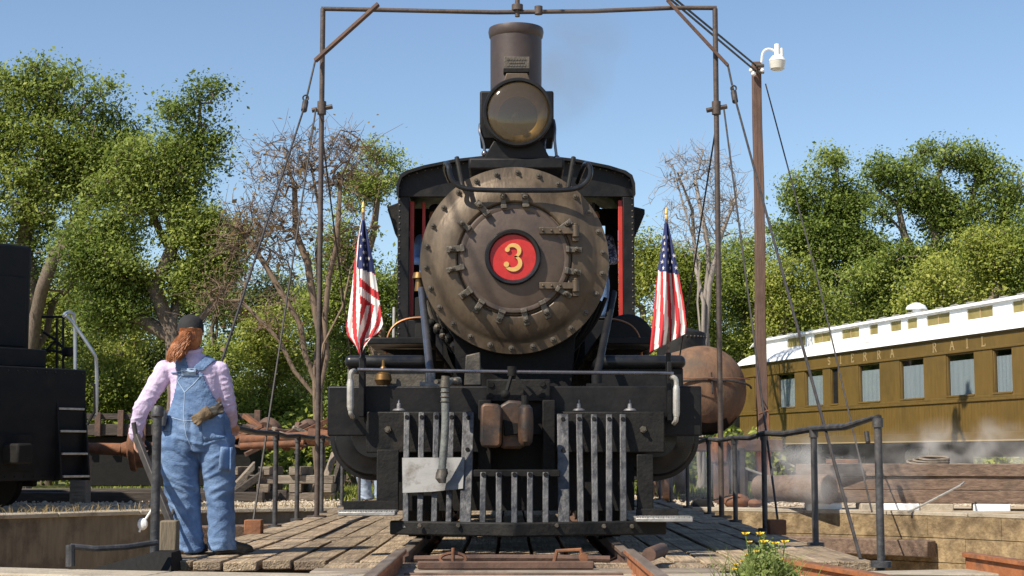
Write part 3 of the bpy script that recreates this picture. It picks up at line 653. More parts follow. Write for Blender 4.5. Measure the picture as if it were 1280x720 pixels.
# cab
YC = 19.5
cb = thing('cab', None, None, (0, YC - 12.3, 0)); cb.parent = lo
def XZ(px, py, Y=YC): p = P(px, py, Y); return (p.x, p.z)
L0 = XZ(497, 300)[0]; R0 = XZ(793, 300)[0]; zb = ZP(446, YC); zw = ZP(246, YC); zwb = ZP(400, YC)
roofpts = [XZ(497, 246), XZ(497.5, 232), XZ(501, 222), XZ(509, 216.5), XZ(530, 210), XZ(570, 202), XZ(610, 197.5), XZ(645, 196), XZ(680, 197.5), XZ(720, 202), XZ(760, 210), XZ(781, 216.5), XZ(789, 222), XZ(792.5, 232), XZ(793, 246)]
b = MB(); b.prism(roofpts, YC, YC + 0.06); b.build('front_sheet', M['black'], cb, 0.008)
for s, x0, x1 in ((-1, L0, XZ(511, 300)[0]), (1, XZ(779, 300)[0], R0)):
    b = MB(); b.bx(x0, x1, YC, YC + 0.06, zb, zw - 0.002); b.build('corner_post', M['black'], cb, 0.006)
    b = MB(); xi = 0.85 * s; xo = x1 if s < 0 else x0; b.bx(xo, xi, YC + 0.004, YC + 0.056, zb, zwb); b.build('lower_panel', M['black'], cb, 0.006)
    # red window frame
    xx = XZ(511.2, 300)[0] if s < 0 else XZ(778.8, 300)[0]; xw = 0.05 * -s
    b = MB(); yq = YC + (0.15 if s < 0 else 0.07); b.bx(xx, xx + xw, yq, yq + 0.06, zwb + 0.06, zw - 0.03); b.build('window_frame', M['cabred'], cb, 0.004)
    b = MB(); xq = xx + (0.16 if s < 0 else -0.34); b.bx(xq - 0.02, xq + 0.02, YC + 0.32, YC + 0.38, zwb + 0.02, zw - 0.02); b.build('window_frame', M['cabred'] if s < 0 else M['black'], cb, 0.004)
    # side sheets with window openings
    xs0 = L0 if s < 0 else R0
    for y0, y1, z0, z1 in ((YC + 0.07, YC + 2.3, zb - 0.3, zwb), (YC + 0.07, YC + 2.3, zw - 0.12, zw), (YC + 0.07, YC + 0.35, zwb, zw - 0.12), (YC + 2.0, YC + 2.3, zwb, zw - 0.12)):
        b = MB(); b.bx(xs0, xs0 - s * 0.04, y0, y1, z0 + 0.002, z1 - 0.002); b.build('side_sheet', M['black'], cb)
    # rivet row down the front edge
    b = MB()
    for k in range(26):
        zz = zb + 0.05 + k * (zw - zb + 0.0) / 26
        for dx in (0.022,): b.ball((xs0 - s * dx, YC - 0.001, zz), 0.011, 8, 5)
    b.build('rivets', M['bolt'], cb, kind='stuff')
# rivets along the roof edge
b = MB()
for a_, c_ in zip(roofpts, roofpts[1:]):
    d = math.hypot(c_[0] - a_[0], c_[1] - a_[1]); n = max(1, int(d / 0.075))
    for k in range(n):
        f = k / n; x = a_[0] + (c_[0] - a_[0]) * f; z = a_[1] + (c_[1] - a_[1]) * f
        b.ball((x * 0.985, YC - 0.001, z - 0.03), 0.01, 8, 5)
b.build('rivets', M['bolt'], cb, kind='stuff')
b = MB(); n = len(roofpts)
vv = [(x * 1.004, y, z + 0.012) for y in (YC - 0.12, YC + 2.9) for x, z in roofpts] + [(x * 0.985, y, z - 0.02) for y in (YC - 0.12, YC + 2.9) for x, z in roofpts]
ff = []
for i in range(n - 1): ff += [(i, i + 1, n + i + 1, n + i), (2 * n + i, 3 * n + i, 3 * n + i + 1, 2 * n + i + 1), (i, 2 * n + i, 2 * n + i + 1, i + 1), (n + i, n + i + 1, 3 * n + i + 1, 3 * n + i)]
ff += [(0, n, 3 * n, 2 * n), (n - 1, 3 * n - 1, 4 * n - 1, 2 * n - 1)]
b.add(vv, ff); b.build('roof', M['black'], cb)
# back sheet leaves two gaps the sky shows through
zr = ZP(205, YC + 2.2)
b = MB(); yb = YC + 2.25
for x0, x1, z0, z1 in ((L0 + 0.05, -0.5, zb, zw + 0.2), (-0.5, 0.5, zb, zc + 0.3), (0.5, 1.24, zb, ZP(322, yb)), (0.5, 1.24, ZP(282, yb), zw + 0.2), (1.3, R0 - 0.05, zb, zw + 0.2), (0.5, 1.24, ZP(300, yb), ZP(294, yb)), (1.24, 1.3, zb, zw + 0.2), (-0.5, 0.5, zc + 0.3, zw + 0.2)):
    b.bx(x0, x1, yb, yb + 0.04, z0 + 0.001, z1 - 0.001)
b.build('back_sheet', M['dark'], cb)
b = MB(); b.bx(L0 + 0.03, R0 - 0.03, YC + 0.07, YC + 2.25, zb - 0.4, zb - 0.3); b.build('floor', M['dark'], cb)
b = MB(); b.lathe([(0, 0), (0.84, 0), (0.84, -0.9)], (0, YC + 1.2, zc - 0.1), (0, 1, 0), 40); b.build('backhead', M['dark'], cb)
# window awnings on the cab sides
for s, pts in ((-1, [XZ(497, 247), XZ(482, 252.5), XZ(481.5, 257), XZ(486, 270), XZ(491, 287), XZ(497, 291)]), (1, [XZ(793, 252), XZ(809, 256), XZ(809, 262), XZ(803, 277), XZ(797, 290), XZ(793, 292)])):
    b = MB(); b.prism(pts[:], YC + 0.35, YC + 1.9); b.build('awning', M['black2'], cb, 0.01)

# running boards, reservoirs, pipes
for s in (-1, 1):
    b = MB(); x0, x1 = (X(482, 443, 16), -0.72) if s < 0 else (0.72, X(806, 443, 16)); b.bx(x0, x1, 13.9, 19.45, ZP(448, 16), ZP(441, 16)); b.build('running_board', M['black'], lo, 0.008)
    for yy in (14.5, 16.2, 18.0):
        b = MB(); b.prism([(s * 0.7, ZP(449, 16)), (s * 1.2, ZP(449, 16)), (s * 0.7, ZP(475, 16))], yy, yy + 0.03); b.build('board_bracket', M['dark'], lo)
b = MB(); b.cyl((1.07, 15.2, ZP(424, 15.2)), (1.07, 18.4, ZP(424, 15.2)), 0.24, n=32); b.build('air_tank', M['black'], lo, 0.03)
b = MB(); b.cyl((-0.93, 17, ZP(441, 17)), (-0.93, 17, ZP(372, 17)), 0.11, n=18); b.cyl((-0.93, 17, ZP(400, 17)), (-0.93, 17, ZP(396, 17)), 0.15, n=18); b.build('air_pump', M['dark'], lo, 0.01)
b = MB(); b.cyl((-0.98, 16.7, ZP(364, 16.7)), (-0.98, 16.7, ZP(348, 16.7)), 0.05, 0.035, 12); b.cyl((-0.98, 16.7, ZP(348, 16.7)), (-0.98, 16.7, ZP(341, 16.7)), 0.075, 0.06, 12); b.build('brass_fitting', M['brass'], lo)
b = MB(); b.tube(smooth([P(483, 442, 15), P(483, 425, 15), P(490, 408, 15), P(505, 399, 15), P(525, 396.5, 15), P(545, 398, 15)]), 0.012, 8); b.cyl(P(483, 441, 15), P(483, 424, 15), 0.02); b.build('copper_pipe', M['copper'], lo)
b = MB(); b.tube(smooth([P(757, 398, 15), P(775, 400, 15), P(792, 408, 15), P(801, 424, 15), P(802, 446, 15)]), 0.01, 8); b.build('copper_pipe', M['copper'], lo)
b = MB(); b.cyl(P(492, 446, 16), P(493, 384, 16), 0.018); b.build('white_pipe', M['grip'], lo)
# piping bundle under the left shoulder of the boiler
for k in range(4):
    b = MB(); b.tube(smooth([P(527 + 6 * k, 372 + 4 * k, 13.6), P(534 + 7 * k, 396 + 6 * k, 13.6), P(548 + 8 * k, 416 + 5 * k, 13.65), P(566 + 6 * k, 440 + 3 * k, 13.7)]), 0.016 + 0.004 * (k % 2), 8)
    for f in (0.3, 0.7): b.ball(P(534 + 7 * k + 18 * f, 396 + 6 * k + 24 * f, 13.58), 0.034, 8, 6)
    b.build('pipe', M['bolt'] if k % 2 else M['dark'], lo)
for k in range(3):
    b = MB(); b.tube(smooth([P(757 - 6 * k, 372 + 4 * k, 13.6), P(748 - 7 * k, 396 + 6 * k, 13.6), P(735 - 8 * k, 416 + 5 * k, 13.65), P(715 - 6 * k, 440 + 3 * k, 13.7)]), 0.018, 8); b.build('pipe', M['dark'], lo)
# smokebox braces
for p0, p1, m_ in ((P(527, 362, 13.45), P(538, 468, 12.55), M['polish']), (P(767, 366, 13.45), P(746, 470, 12.55), M['black'])):
    b = MB(); b.cyl(p0, p1, 0.03, 0.032, 14); b.cyl(p1 + Vector((0, 0, 0.04)), p1 - Vector((0, 0, 0.07)), 0.042, n=12); b.box(p1 - Vector((0, 0, 0.08)), (0.16, 0.12, 0.04)); b.build('brace', m_, lo)
# saddle and frames under the smokebox
b = MB(); zdk = Z(482); b.prism([(-0.62, zc - 0.42), (-0.5, zc - 0.62), (-0.45, zdk - 0.3), (0.45, zdk - 0.3), (0.5, zc - 0.62), (0.62, zc - 0.42)], 13.3, 14.3); b.build('saddle', M['dark'], lo, 0.01)
b = MB(); b.prism([(X(580, 470, 13.0), Z(482, 13.0)), (X(602, 470, 13.0), Z(482, 13)), (X(600, 455, 13), Z(440, 13)), (X(582, 450, 13), Z(444, 13))], 13.0, 13.12); b.build('saddle_brace', M['bolt'], lo, 0.01)
b = MB(); b.bx(-1.25, 1.25, 12.42, 13.4, Z(486), Z(484)); b.build('front_deck', M['black2'], lo)
for s in (-1, 1):
    b = MB(); b.bx(s * 0.45, s * 0.58, 12.45, 21.5, 0.65, 1.12); b.build('frame_rail', M['dark'], lo)
# steam chests and cylinders
for s in (-1, 1):
    xa, xb = (X(430, 460, 12.9), X(534, 460, 12.9)) if s < 0 else (X(744, 460, 12.9), X(858, 460, 12.9))
    b = MB(); b.bx(xa + (0.02 if s < 0 else 0), xb - (0 if s < 0 else 0.02), 12.95, 13.85, Z(486, 12.9), Z(459, 12.9)); b.build('steam_chest', M['bolt'] if s < 0 else M['black'], lo, 0.015)
    b = MB(); b.bx(xa, xb, 12.9, 13.9, Z(459, 12.9) - 0.01, Z(443.5, 12.9)); o = b.build('steam_chest_lid', M['gloss'], lo, 0.05)
    o.modifiers['bevel'].segments = 4
    zc1 = Z(546, 12.9); xcc = s * 1.11
    b = MB(); b.lathe([(0, 0.0), (0.16, 0.0), (0.19, 0.02), (0.29, 0.03), (0.31, 0.06), (0.34, 0.065), (0.345, 0.16), (0.335, 0.17), (0.335, 1.0), (0.2, 1.02), (0, 1.02)], (xcc, 12.75, zc1), (0, 1, 0), 56); b.build('cylinder', M['gloss'], lo, angle=30)
# brass lubricator on the left chest
b = MB(); p = P(479, 478, 12.85); b.lathe([(0.0, 0.2), (0.012, 0.195), (0.014, 0.15), (0.03, 0.13), (0.034, 0.1), (0.06, 0.085), (0.07, 0.04), (0.05, 0.0), (0.0, 0.0)], (p.x, p.y, p.z - 0.02), n=20); b.build('lubricator', M['brass'], lo)
# buffer beam, its ends and front board
zb0, zb1 = Z(545), Z(482.5)
b = MB(); b.bx(X(409.5), X(877), 12.3, 12.42, zb0, zb1); b.build('buffer_beam', M['black'], lo, 0.012)
for s, q0, q1 in ((-1, 457.5, 603), (1, 690, 831)):
    y = 12.16; b = MB(); b.bx(X(q0, 540, y), X(q1, 540, y), y, 12.297, Z(566, y), Z(514.5, y)); b.build('pilot_beam', M['black2'], lo, 0.01)
    b = MB(); p = P(485 if s < 0 else 804, 537, y); b.cyl(p + Vector((0, 0.01, 0)), p - Vector((0, 0.025, 0)), 0.03, 0.024, 6); b.cyl(p - Vector((0, 0.02, 0)), p - Vector((0, 0.05, 0)), 0.012, n=8); b.build('bolt', M['bolt'], lo)
    for px in ((498,) if s < 0 else (724, 788)):
        p = P(px, 513, y); b = MB(); b.lathe([(0.05, 0), (0.04, 0.012), (0.018, 0.018), (0.016, 0.05), (0.008, 0.056), (0.008, 0.08), (0, 0.085)], (p.x, y + 0.05, p.z), n=12); b.build('bolt', M['steel'], lo)
# coupler pocket plate, drawbar gear and knuckle coupler
y = 12.2
b = MB(); q0 = P(608, 474, y); q1 = P(688, 502, y); b.bx(q0.x, q1.x, y, 12.298, q1.z, q0.z); b.build('pocket_plate', M['black2'], lo, 0.01)
b = MB()
for px, py in ((614, 481), (678, 480), (613, 495), (678, 494)): p = P(px, py, y); b.cyl(p + Vector((0, 0.02, 0)), p - Vector((0, 0.012, 0)), 0.028, 0.022, 6)
b.build('plate_bolts', M['dark'], lo, kind='stuff')
for px in (606, 686):
    b = MB(); q0 = P(px - 8, 500, 12.12); q1 = P(px + 8, 590, 12.12); b.bx(q0.x, q1.x, 12.1, 12.26, q1.z, q0.z); b.build('pocket_cheek', M['dark'], lo, 0.008)
cp = thing('coupler', None, None); cp.parent = lo
def XZp(pts, y): return [(P(px, py, y).x, P(px, py, y).z) for px, py in pts]
b = MB(); b.prism(XZp([(601, 507), (606, 504), (622, 505), (627, 508), (628, 520), (627, 556), (622, 560), (602, 559), (600, 550)], 11.75), 11.72, 12.05); b.build('guard_arm', M['coupler'], cp, 0.025)
b = MB(); b.prism(XZp([(624, 507), (636, 500), (650, 501), (662, 508), (665, 518), (664, 545), (660, 556), (650, 561), (626, 561)], 11.85), 11.85, 12.2); b.build('coupler_head', M['coupler'], cp, 0.02)
b = MB(); q = [P(656, 506, 11.62), P(660, 512, 11.62)]
pk = [Vector((P(657, 530, 11.62).x, 11.66, 0))]
b.loft([((P(657, py, 11.7).x, 11.74, P(657, py, 11.7).z), rx, ry) for py, rx, ry in ((506, 0.03, 0.06), (510, 0.05, 0.09), (520, 0.056, 0.1), (540, 0.056, 0.1), (552, 0.05, 0.09), (557, 0.03, 0.06))], 18); b.build('knuckle', M['coupler'], cp)
b = MB(); b.prism(XZp([(629, 524), (640, 528), (648, 529), (648, 543), (630, 545)], 11.8), 11.8, 11.86); b.build('lock_block', M['dark'], cp, 0.008)
b = MB(); p = P(656, 503, 11.74); b.cyl(p - Vector((0, 0, 0.02)), p + Vector((0, 0, 0.05)), 0.025, n=10); b.build('pin', M['dark'], cp)
b = MB(); b.bx(-0.1, 0.1, 12.0, 12.35, P(640, 552, 12.2).z, P(640, 512, 12.2).z); b.build('shank', M['dark'], cp)
# uncoupling rod with its lifting arms
y = 12.08
b = MB(); b.tube([P(447, 462, y), P(470, 462.5, y), P(643, 465, y), P(820, 466.5, y), P(842, 467, y)], 0.014, 8); ul = b.build('uncoupling_rod', M['polish'], lo)
b = MB(); b.cyl(P(640, 458, y), P(640, 470, y), 0.035, n=12); b.bar(P(640, 466, y), P(633, 491, y - 0.1), 0.02, 0.025); b.bar(P(642, 468, y), P(664, 494, y - 0.02), 0.035, 0.025); b.ball(P(632, 493, y - 0.12), 0.035); b.build('lift_arm', M['dark'], ul)
for s, px, pxp in ((-1, 438, 452), (1, 845.5, 837)):
    # end post of the beam and pale grab iron
    b = MB(); q0 = P(pxp - 3.2, 446 if s < 0 else 452, 12.15); q1 = P(pxp + 3.2, 521 if s < 0 else 526, 12.15); b.bx(q0.x, q1.x, 12.14, 12.28, q1.z, q0.z); b.cyl(Vector(((q0.x + q1.x) / 2, 12.2, q0.z - 0.01)), Vector(((q0.x + q1.x) / 2, 12.2, q0.z + 0.07)), 0.02, n=10); b.build('staff_socket', M['black'], lo, 0.006)
    y = 12.02; o_ = 0 if s < 0 else 8
    b = MB(); b.tube(smooth([P(px + 8 * -s, 465 + o_, 12.28), P(px + 3 * -s, 463 + o_, y), P(px, 467 + o_, y), P(px, 474 + o_, y)], 2), 0.018, 8); b.tube(smooth([P(px, 512 + o_, y), P(px - 0.5 * s, 518 + o_, y), P(px - 3 * s, 521 + o_, y + 0.05), P(px - 3 * s, 521 + o_, 12.28)], 2), 0.018, 8)
    b.tube([P(px, 474 + o_, y), P(px, 478 + o_, y), P(px, 508 + o_, y), P(px, 513 + o_, y)], [0.02, 0.026, 0.026, 0.02], 10); b.build('grab_iron', M['grip'], lo)
# pilot: bottom bar bent to a shallow V, bars, top rail
YE, YM = 11.86, 11.52
def yb_(x): return YM + (YE - YM) * min(abs(x) / 0.95, 1.0) if True else 0
zB0 = P(643, 671.5, YM).z; zB1 = P(643, 653.5, YM).z
b = MB()
xs_ = [X(487, 655, YE), X(643, 655, YM), X(834, 660, YE)]
vv = []
for x, yy in ((xs_[0], YE + 0.02), (-0.0, YM), (xs_[2], YE + 0.06)):
    vv += [(x, yy, zB0), (x, yy, zB1), (x, yy + 0.1, zB1), (x, yy + 0.1, zB0)]
b.add(vv, [(i * 4 + j, i * 4 + (j + 1) % 4, i * 4 + 4 + (j + 1) % 4, i * 4 + 4 + j) for i in range(2) for j in range(4)] + [(0, 1, 2, 3), (11, 10, 9, 8)])
bb = b.build('bottom_bar', M['black2'], lo, 0.012)
for px in (525, 573, 696, 755, 790):
    p = P(px, 657 if px < 700 else 658, yb_(XP(px, 657, 11.7))); b = MB(); yy = YM + (YE - YM) * abs(p.x) / 1.0; b.cyl((p.x, yy + 0.01, p.z), (p.x, yy - 0.012, p.z), 0.018, 0.012, 8); b.build('bolt', M['bolt'], bb)
def slat(px_t, py_t, px_b, w_, Yt, m_):
    pt = P(px_t, py_t, Yt); xb = XP(px_b, 650, 11.75); yb2 = YM + (YE - YM) * min(abs(xb) / 0.95, 1.05) + 0.03
    b = MB(); w2 = w_ * Yt / F / 2; w3 = w_ * yb2 / F / 2
    zb2 = zB1 - 0.05
    j = random.uniform(-0.004, 0.004)
    vv = [(pt.x - w2, Yt, pt.z), (pt.x + w2, Yt, pt.z), (pt.x + w2, Yt + 0.03, pt.z), (pt.x - w2, Yt + 0.03, pt.z), (xb - w3 + j, yb2, zb2), (xb + w3 + j, yb2, zb2), (xb + w3, yb2 + 0.03, zb2), (xb - w3, yb2 + 0.03, zb2)]
    b.add(vv, [(0, 1, 2, 3), (4, 7, 6, 5), (0, 4, 5, 1), (1, 5, 6, 2), (2, 6, 7, 3), (3, 7, 4, 0)])
    o = b.build('slat', m_, lo, 0.006)
    b = MB()
    for f in ((0.045,) if w_ < 10 else (0.05, 0.33)):
        q = pt.lerp(Vector((xb, yb2, zb2)), f); b.cyl(q + Vector((0, 0.005, 0)), q - Vector((0, 0.014, 0)), 0.018, 0.014, 6)
    b.build('bolt', M['dark'], o)
    return o
for px, pb in ((508.5, 506.5), (527, 524.5), (545.5, 542), (564.5, 561)): slat(px, 515, pb, 7.5, 12.12, M['slat'])
slat(585.5, 515, 582, 14.5, 12.1, M['slat'])
slat(703.5, 517, 704.5, 14.5, 12.1, M['slat'])
for px, pb in ((724, 725.5), (742.5, 744), (761.5, 762), (778.5, 780)): slat(px, 517.5, pb, 8, 12.12, M['slat'])
for px in (604, 623.5, 643, 662.5, 682): slat(px, 590, px, 7.5, 11.72, M['slat'])
b = MB(); b.bx(X(592, 590, 11.78), X(700, 590, 11.78), 11.76, 11.84, P(643, 596, 11.8).z, P(643, 587, 11.8).z); b.build('pilot_crossbar', M['dark'], lo, 0.006)
b = MB(); b.bx(-0.9, 0.9, 12.3, 12.36, P(643, 640, 12).z, Z(545)); b.build('pilot_back', M['dark'], lo)
# scuffed steel sheet wired to the left bars
b = MB(); y = 11.9
vv = [P(502.5, 572, y + 0.05), P(581, 571.5, y + 0.0), P(579, 611, y - 0.1), P(540, 615, y - 0.08), P(503, 616.5, y - 0.04)]
b.add(vv + [v + Vector((0, 0.012, 0)) for v in vv], [(0, 1, 2, 3, 4), (9, 8, 7, 6, 5)] + [(i, (i + 1) % 5, 5 + (i + 1) % 5, 5 + i) for i in range(5)]); b.build('steel_sheet', M['plate'], lo, 0.003)
# air hose
y = 11.76
pts = smooth([P(573, 476, 12.25), P(562, 477, 12.05), P(556.5, 479, y), P(556, 490, y), P(557, 520, y), P(556, 550, y), P(553.5, 575, y), P(552.5, 588, y)], 2)
b = MB(); b.tube(pts, 0.029, 12); ah = b.build('air_hose', M['hose'], lo)
for py in (484, 490, 496, 502): b = MB(); b.lathe([(0.03, -0.008), (0.036, 0), (0.03, 0.008)], P(556.3, py, y), n=14); b.build('hose_band', M['bolt'], ah)
b = MB(); b.cyl(P(557, 470, y), P(556, 484, y), 0.03, 0.036, 12); b.cyl(P(545, 477, 11.8), P(575, 478, 12.1), 0.016); b.ball(P(570, 477, 12.06), 0.03); b.build('angle_cock', M['bolt'], ah)
b = MB(); b.loft([(P(553, 586, y), 0.035, 0.035), (P(552.5, 592, y), 0.045, 0.04), (P(551, 598, y - 0.02), 0.04, 0.05), (P(553, 604, y - 0.03), 0.025, 0.04)], 14); b.build('hose_coupling', M['bolt'], ah)
# foot steps at both sides
for s in (-1, 1):
    y = 12.05
    if s < 0: hang, kick, tread = (471, 562, 498, 640), (429.5, 626, 498, 640), (424, 637, 494, 645)
    else: hang, kick, tread = (796, 568, 817, 644), (795, 636, 848, 648), (794, 646, 866, 652.5)
    b = MB(); q0 = P(hang[0], hang[1], y); q1 = P(hang[2], hang[3], y); b.bx(q0.x, q1.x, y, y + 0.04, q1.z, q0.z); fs = b.build('step_hanger', M['black2'], lo, 0.006)
    b = MB(); q0 = P(kick[0], kick[1], y - 0.015); q1 = P(kick[2], kick[3], y - 0.015); b.bx(q0.x, q1.x, y - 0.02, y - 0.002, q1.z, q0.z); b.build('kick_plate', M['black2'], fs, 0.004)
    b = MB(); q0 = P(tread[0], tread[1], y - 0.2); q1 = P(tread[2], tread[3], y - 0.26); b.bx(q0.x, q1.x, y - 0.27, y - 0.021, q1.z, q1.z + 0.03); o = b.build('step_tread', M['tread'], fs, 0.006)
    b = MB()
    n = 22
    for i in range(n):
        for k in range(4):
            xx = q0.x + (q1.x - q0.x) * (i + 0.5) / n; b.box((xx, y - 0.25 + 0.065 * k, q1.z + 0.033), (0.016, 0.028, 0.01), Matrix.Rotation(R(40 if (i + k) % 2 else -40), 3, 'Z'))
    b.build('tread_pattern', M['tread'], o, kind='stuff')
# wheels under the engine
def wheel(x, y, r, w_=0.13):
    s = 1 if x > 0 else -1
    b = MB(); b.lathe([(0, -0.03), (0.1, -0.04), (0.12, 0.0), (r * 0.8, 0.02), (r * 0.86, -0.03), (r, -0.03), (r * 1.0, 0.1), (r * 1.06, 0.115), (r * 1.06, 0.14), (0, 0.14)], (x, y, r + 0.08), (-s, 0, 0), 40); b.build('wheel', M['dark'], lo)
for s in (-1, 1):
    for y, r in ((13.1, 0.36), (15.0, 0.36), (16.4, 0.66), (17.9, 0.66), (19.4, 0.66)): wheel(s * 0.81, y, r)
    b = MB(); b.bar((s * 0.92, 13.9, 0.75), (s * 0.92, 17.9, 0.62), 0.05, 0.1); b.build('main_rod', M['steel'], lo, 0.01)
for y in (13.1, 15.0): b = MB(); b.cyl((-0.8, y, 0.44), (0.8, y, 0.44), 0.07); b.build('axle', M['dark'], lo)
b = MB(); b.bx(-0.6, 0.6, 12.7, 15.5, 0.42, 0.66); b.build('truck_frame', M['dark'], lo, 0.02)
# tender behind the cab
td = thing('tender', 'black coal tender coupled behind the locomotive cab', 'tender', (0, 23.0, 0))
b = MB(); b.bx(-1.3, 1.3, 22.4, 26.9, 1.05, 2.55); b.build('tank', M['black'], td, 0.03)
b = MB(); b.bx(-1.32, 1.32, 22.2, 27.0, 0.8, 1.04); b.build('frame', M['dark'], td)
for s in (-1, 1):
    for y in (23.0, 24.4, 25.2, 26.5):
        b = MB(); b.lathe([(0, -0.03), (0.36, -0.03), (0.36, 0.1), (0.39, 0.115), (0.39, 0.13), (0, 0.13)], (s * 0.81, y, 0.44), (-s, 0, 0), 28); b.build('wheel', M['dark'], td)
# ------------------------------------------------------------------ passenger coach
A = Vector((10.2, 34.9)); D2 = Vector((-0.2547, 0.967))
def hit(px):
    """distance along the coach side, measured from its far end, of a photo column"""
    k = (px - 640) / F * 1.003
    s = (k * A.y + CAM.x - A.x) / (D2.x - k * D2.y)
    return SFAR - s
SFAR = 0.0; SFAR = -hit(923)
CO = A + D2 * SFAR
co = thing('passenger_coach', 'olive gold passenger coach with white clerestory roof and lettered side', 'railway coach', (CO.x, CO.y, GZ + 0.02), math.atan2(-0.967, 0.2547))
CL = 21.5; W = 2.95
z_sill, z_eave = 1.24, 3.52
# local: x from the far end towards the viewer, y = 0 is the visible side, body behind it
wins = [(942, 951), (970.5, 992), (1004.5, 1027), (1071.5, 1098), (1123, 1153), (1181, 1216)]
holes = [(hit(a), hit(b_)) for a, b_ in wins] + [(hit(1036.5), hit(1046))]
x_ = hit(1216) + 0.75
for k in range(6): holes.append((x_, x_ + 0.75)); x_ += 1.4
holes = sorted(h for h in holes if h[1] < CL - 0.5)
zw0, zw1 = 2.17, 3.15
def strip(name, x0, x1, y0, y1, z0, z1, m_, bev=0.0, par=co):
    b = MB(); b.bx(x0, x1, y0, y1, z0, z1); return b.build(name, m_, par, bev, local=True)
strip('lower_side', 0, CL, 0, 0.08, z_sill + 0.14, zw0 - 0.12, M['olive'])
strip('letterboard', 0, CL, -0.012, 0.08, zw1 + 0.05, z_eave - 0.05, M['olive'])
strip('belt_rail', 0, CL, -0.035, 0.08, zw0 - 0.119, zw0 - 0.06, M['olive'], 0.008)
strip('sill_rail', 0, CL, -0.02, 0.08, zw0 - 0.059, zw0 - 0.001, M['olive'], 0.006)
strip('side_sill', 0, CL, -0.03, 0.1, z_sill - 0.02, z_sill + 0.139, M['olive'], 0.008)
strip('sill_strip', 0, CL, -0.036, 0.0, z_sill - 0.05, z_sill - 0.021, M['letter'])
strip('drip_rail', 0, CL, -0.05, 0.06, z_eave - 0.049, z_eave - 0.006, M['olive'], 0.006)
strip('head_rail', 0, CL, -0.025, 0.08, zw1 + 0.001, zw1 + 0.049, M['olive'], 0.006)
xp_ = 0.0
for (a, b_) in holes + [(CL, CL)]:
    o = strip('pier', xp_, a, 0.0, 0.08, zw0, zw1, M['olive']); xp_ = b_
# board joints (matchboarding) on the lower side, window surrounds, panes
b = MB()
x = 0.12
while x < CL: b.bx(x, x + 0.012, -0.005, 0.0, z_sill + 0.15, zw0 - 0.13); x += 0.13
b.build('match_joints', M['olive'], co, local=True, kind='stuff')
gl = bpy.data.materials.new('coach_window_glass'); gl.use_nodes = True; n_ = gl.node_tree.nodes; l_ = gl.node_tree.links
t_ = n_.new('ShaderNodeBsdfTransparent'); t_.inputs[0].default_value = (0.8, 0.83, 0.85, 1); g_ = n_.new('ShaderNodeBsdfGlossy'); g_.inputs['Roughness'].default_value = 0.03
mx_ = n_.new('ShaderNodeMixShader'); mx_.inputs[0].default_value = 0.1; l_.new(t_.outputs[0], mx_.inputs[1]); l_.new(g_.outputs[0], mx_.inputs[2]); l_.new(mx_.outputs[0], n_['Material Output'].inputs[0])
for i, (a, b_) in enumerate(holes):
    wd = b_ - a; narrow = wd < 0.6 and i > 1
    wdw = thing('window', None, None); wdw.parent = co
    for nm, args in (('jamb', (a, a + 0.03, 0.02, 0.09, zw0 + 0.045, zw1 - 0.045)), ('jamb', (b_ - 0.03, b_, 0.02, 0.09, zw0 + 0.045, zw1 - 0.045)), ('head', (a, b_, 0.02, 0.1, zw1 - 0.035, zw1 - 0.002)), ('sill', (a, b_, -0.03, 0.1, zw0 + 0.002, zw0 + 0.044))):
        strip(nm, *args, M['olive'], 0.006, wdw)
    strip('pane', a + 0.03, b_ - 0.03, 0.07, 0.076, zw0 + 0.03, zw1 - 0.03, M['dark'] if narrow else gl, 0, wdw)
    if not narrow: 
        b = MB(); n = 24
        vv = []; 
        for k in range(n + 1):
            xx = a + 0.01 + (wd - 0.02) * k / n
            vv += [(xx, 0.092 + 0.008 * math.sin(k * 1.3), zw0), (xx, 0.092 + 0.008 * math.sin(k * 1.3), zw1 - 0.16)]
        b.add(vv, [(2 * k, 2 * k + 2, 2 * k + 3, 2 * k + 1) for k in range(n)]); b.build('blind', M['curtain'], wdw, local=True)
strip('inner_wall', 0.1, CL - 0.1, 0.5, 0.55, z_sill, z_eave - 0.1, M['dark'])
# far end, near end, far side, floor
strip('end_wall', 0, 0.08, 0.081, W - 0.081, z_sill, z_eave, M['olive']); strip('end_wall', CL - 0.08, CL, 0.081, W - 0.081, z_sill, z_eave, M['olive'])
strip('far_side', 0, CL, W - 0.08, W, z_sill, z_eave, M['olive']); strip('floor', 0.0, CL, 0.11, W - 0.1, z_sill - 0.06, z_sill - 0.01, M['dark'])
# roof: lower deck, clerestory side with windows, upper deck; ends curve down
z0, z1, z2, z3 = z_eave, z_eave + 0.37, z_eave + 0.72, z_eave + 0.86
prof = [(-0.09, z0 - 0.01), (-0.05, z0 + 0.07), (0.1, z0 + 0.2), (0.36, z0 + 0.32), (0.58, z1)]
def sweep(name, pr, m_, endr, thick=0.0):
    b = MB(); xs = [-0.75, -0.72, -0.6, -0.38, -0.05, 0.4] + list(np.linspace(0.9, CL, 24)); fz = [0.0, 0.3, 0.62, 0.85, 0.97, 1.0] + [1.0] * 24
    if not endr: xs = xs[3:]; fz = [0.55, 0.9, 1.0] + [1.0] * 24
    zb_ = z0 - 0.01 if endr else z1
    n = len(pr); vv = []
    for x, f in zip(xs, fz):
        for y, z in pr: vv.append((x, (y - W / 2) * (0.55 + 0.45 * f) + W / 2 if endr else y, zb_ + (z - zb_) * f))
    b.add(vv, [(i * n + j, i * n + j + 1, (i + 1) * n + j + 1, (i + 1) * n + j) for i in range(len(xs) - 1) for j in range(n - 1)])
    return b.build(name, m_, co, local=True)
sweep('lower_roof', prof, M['white'], True)
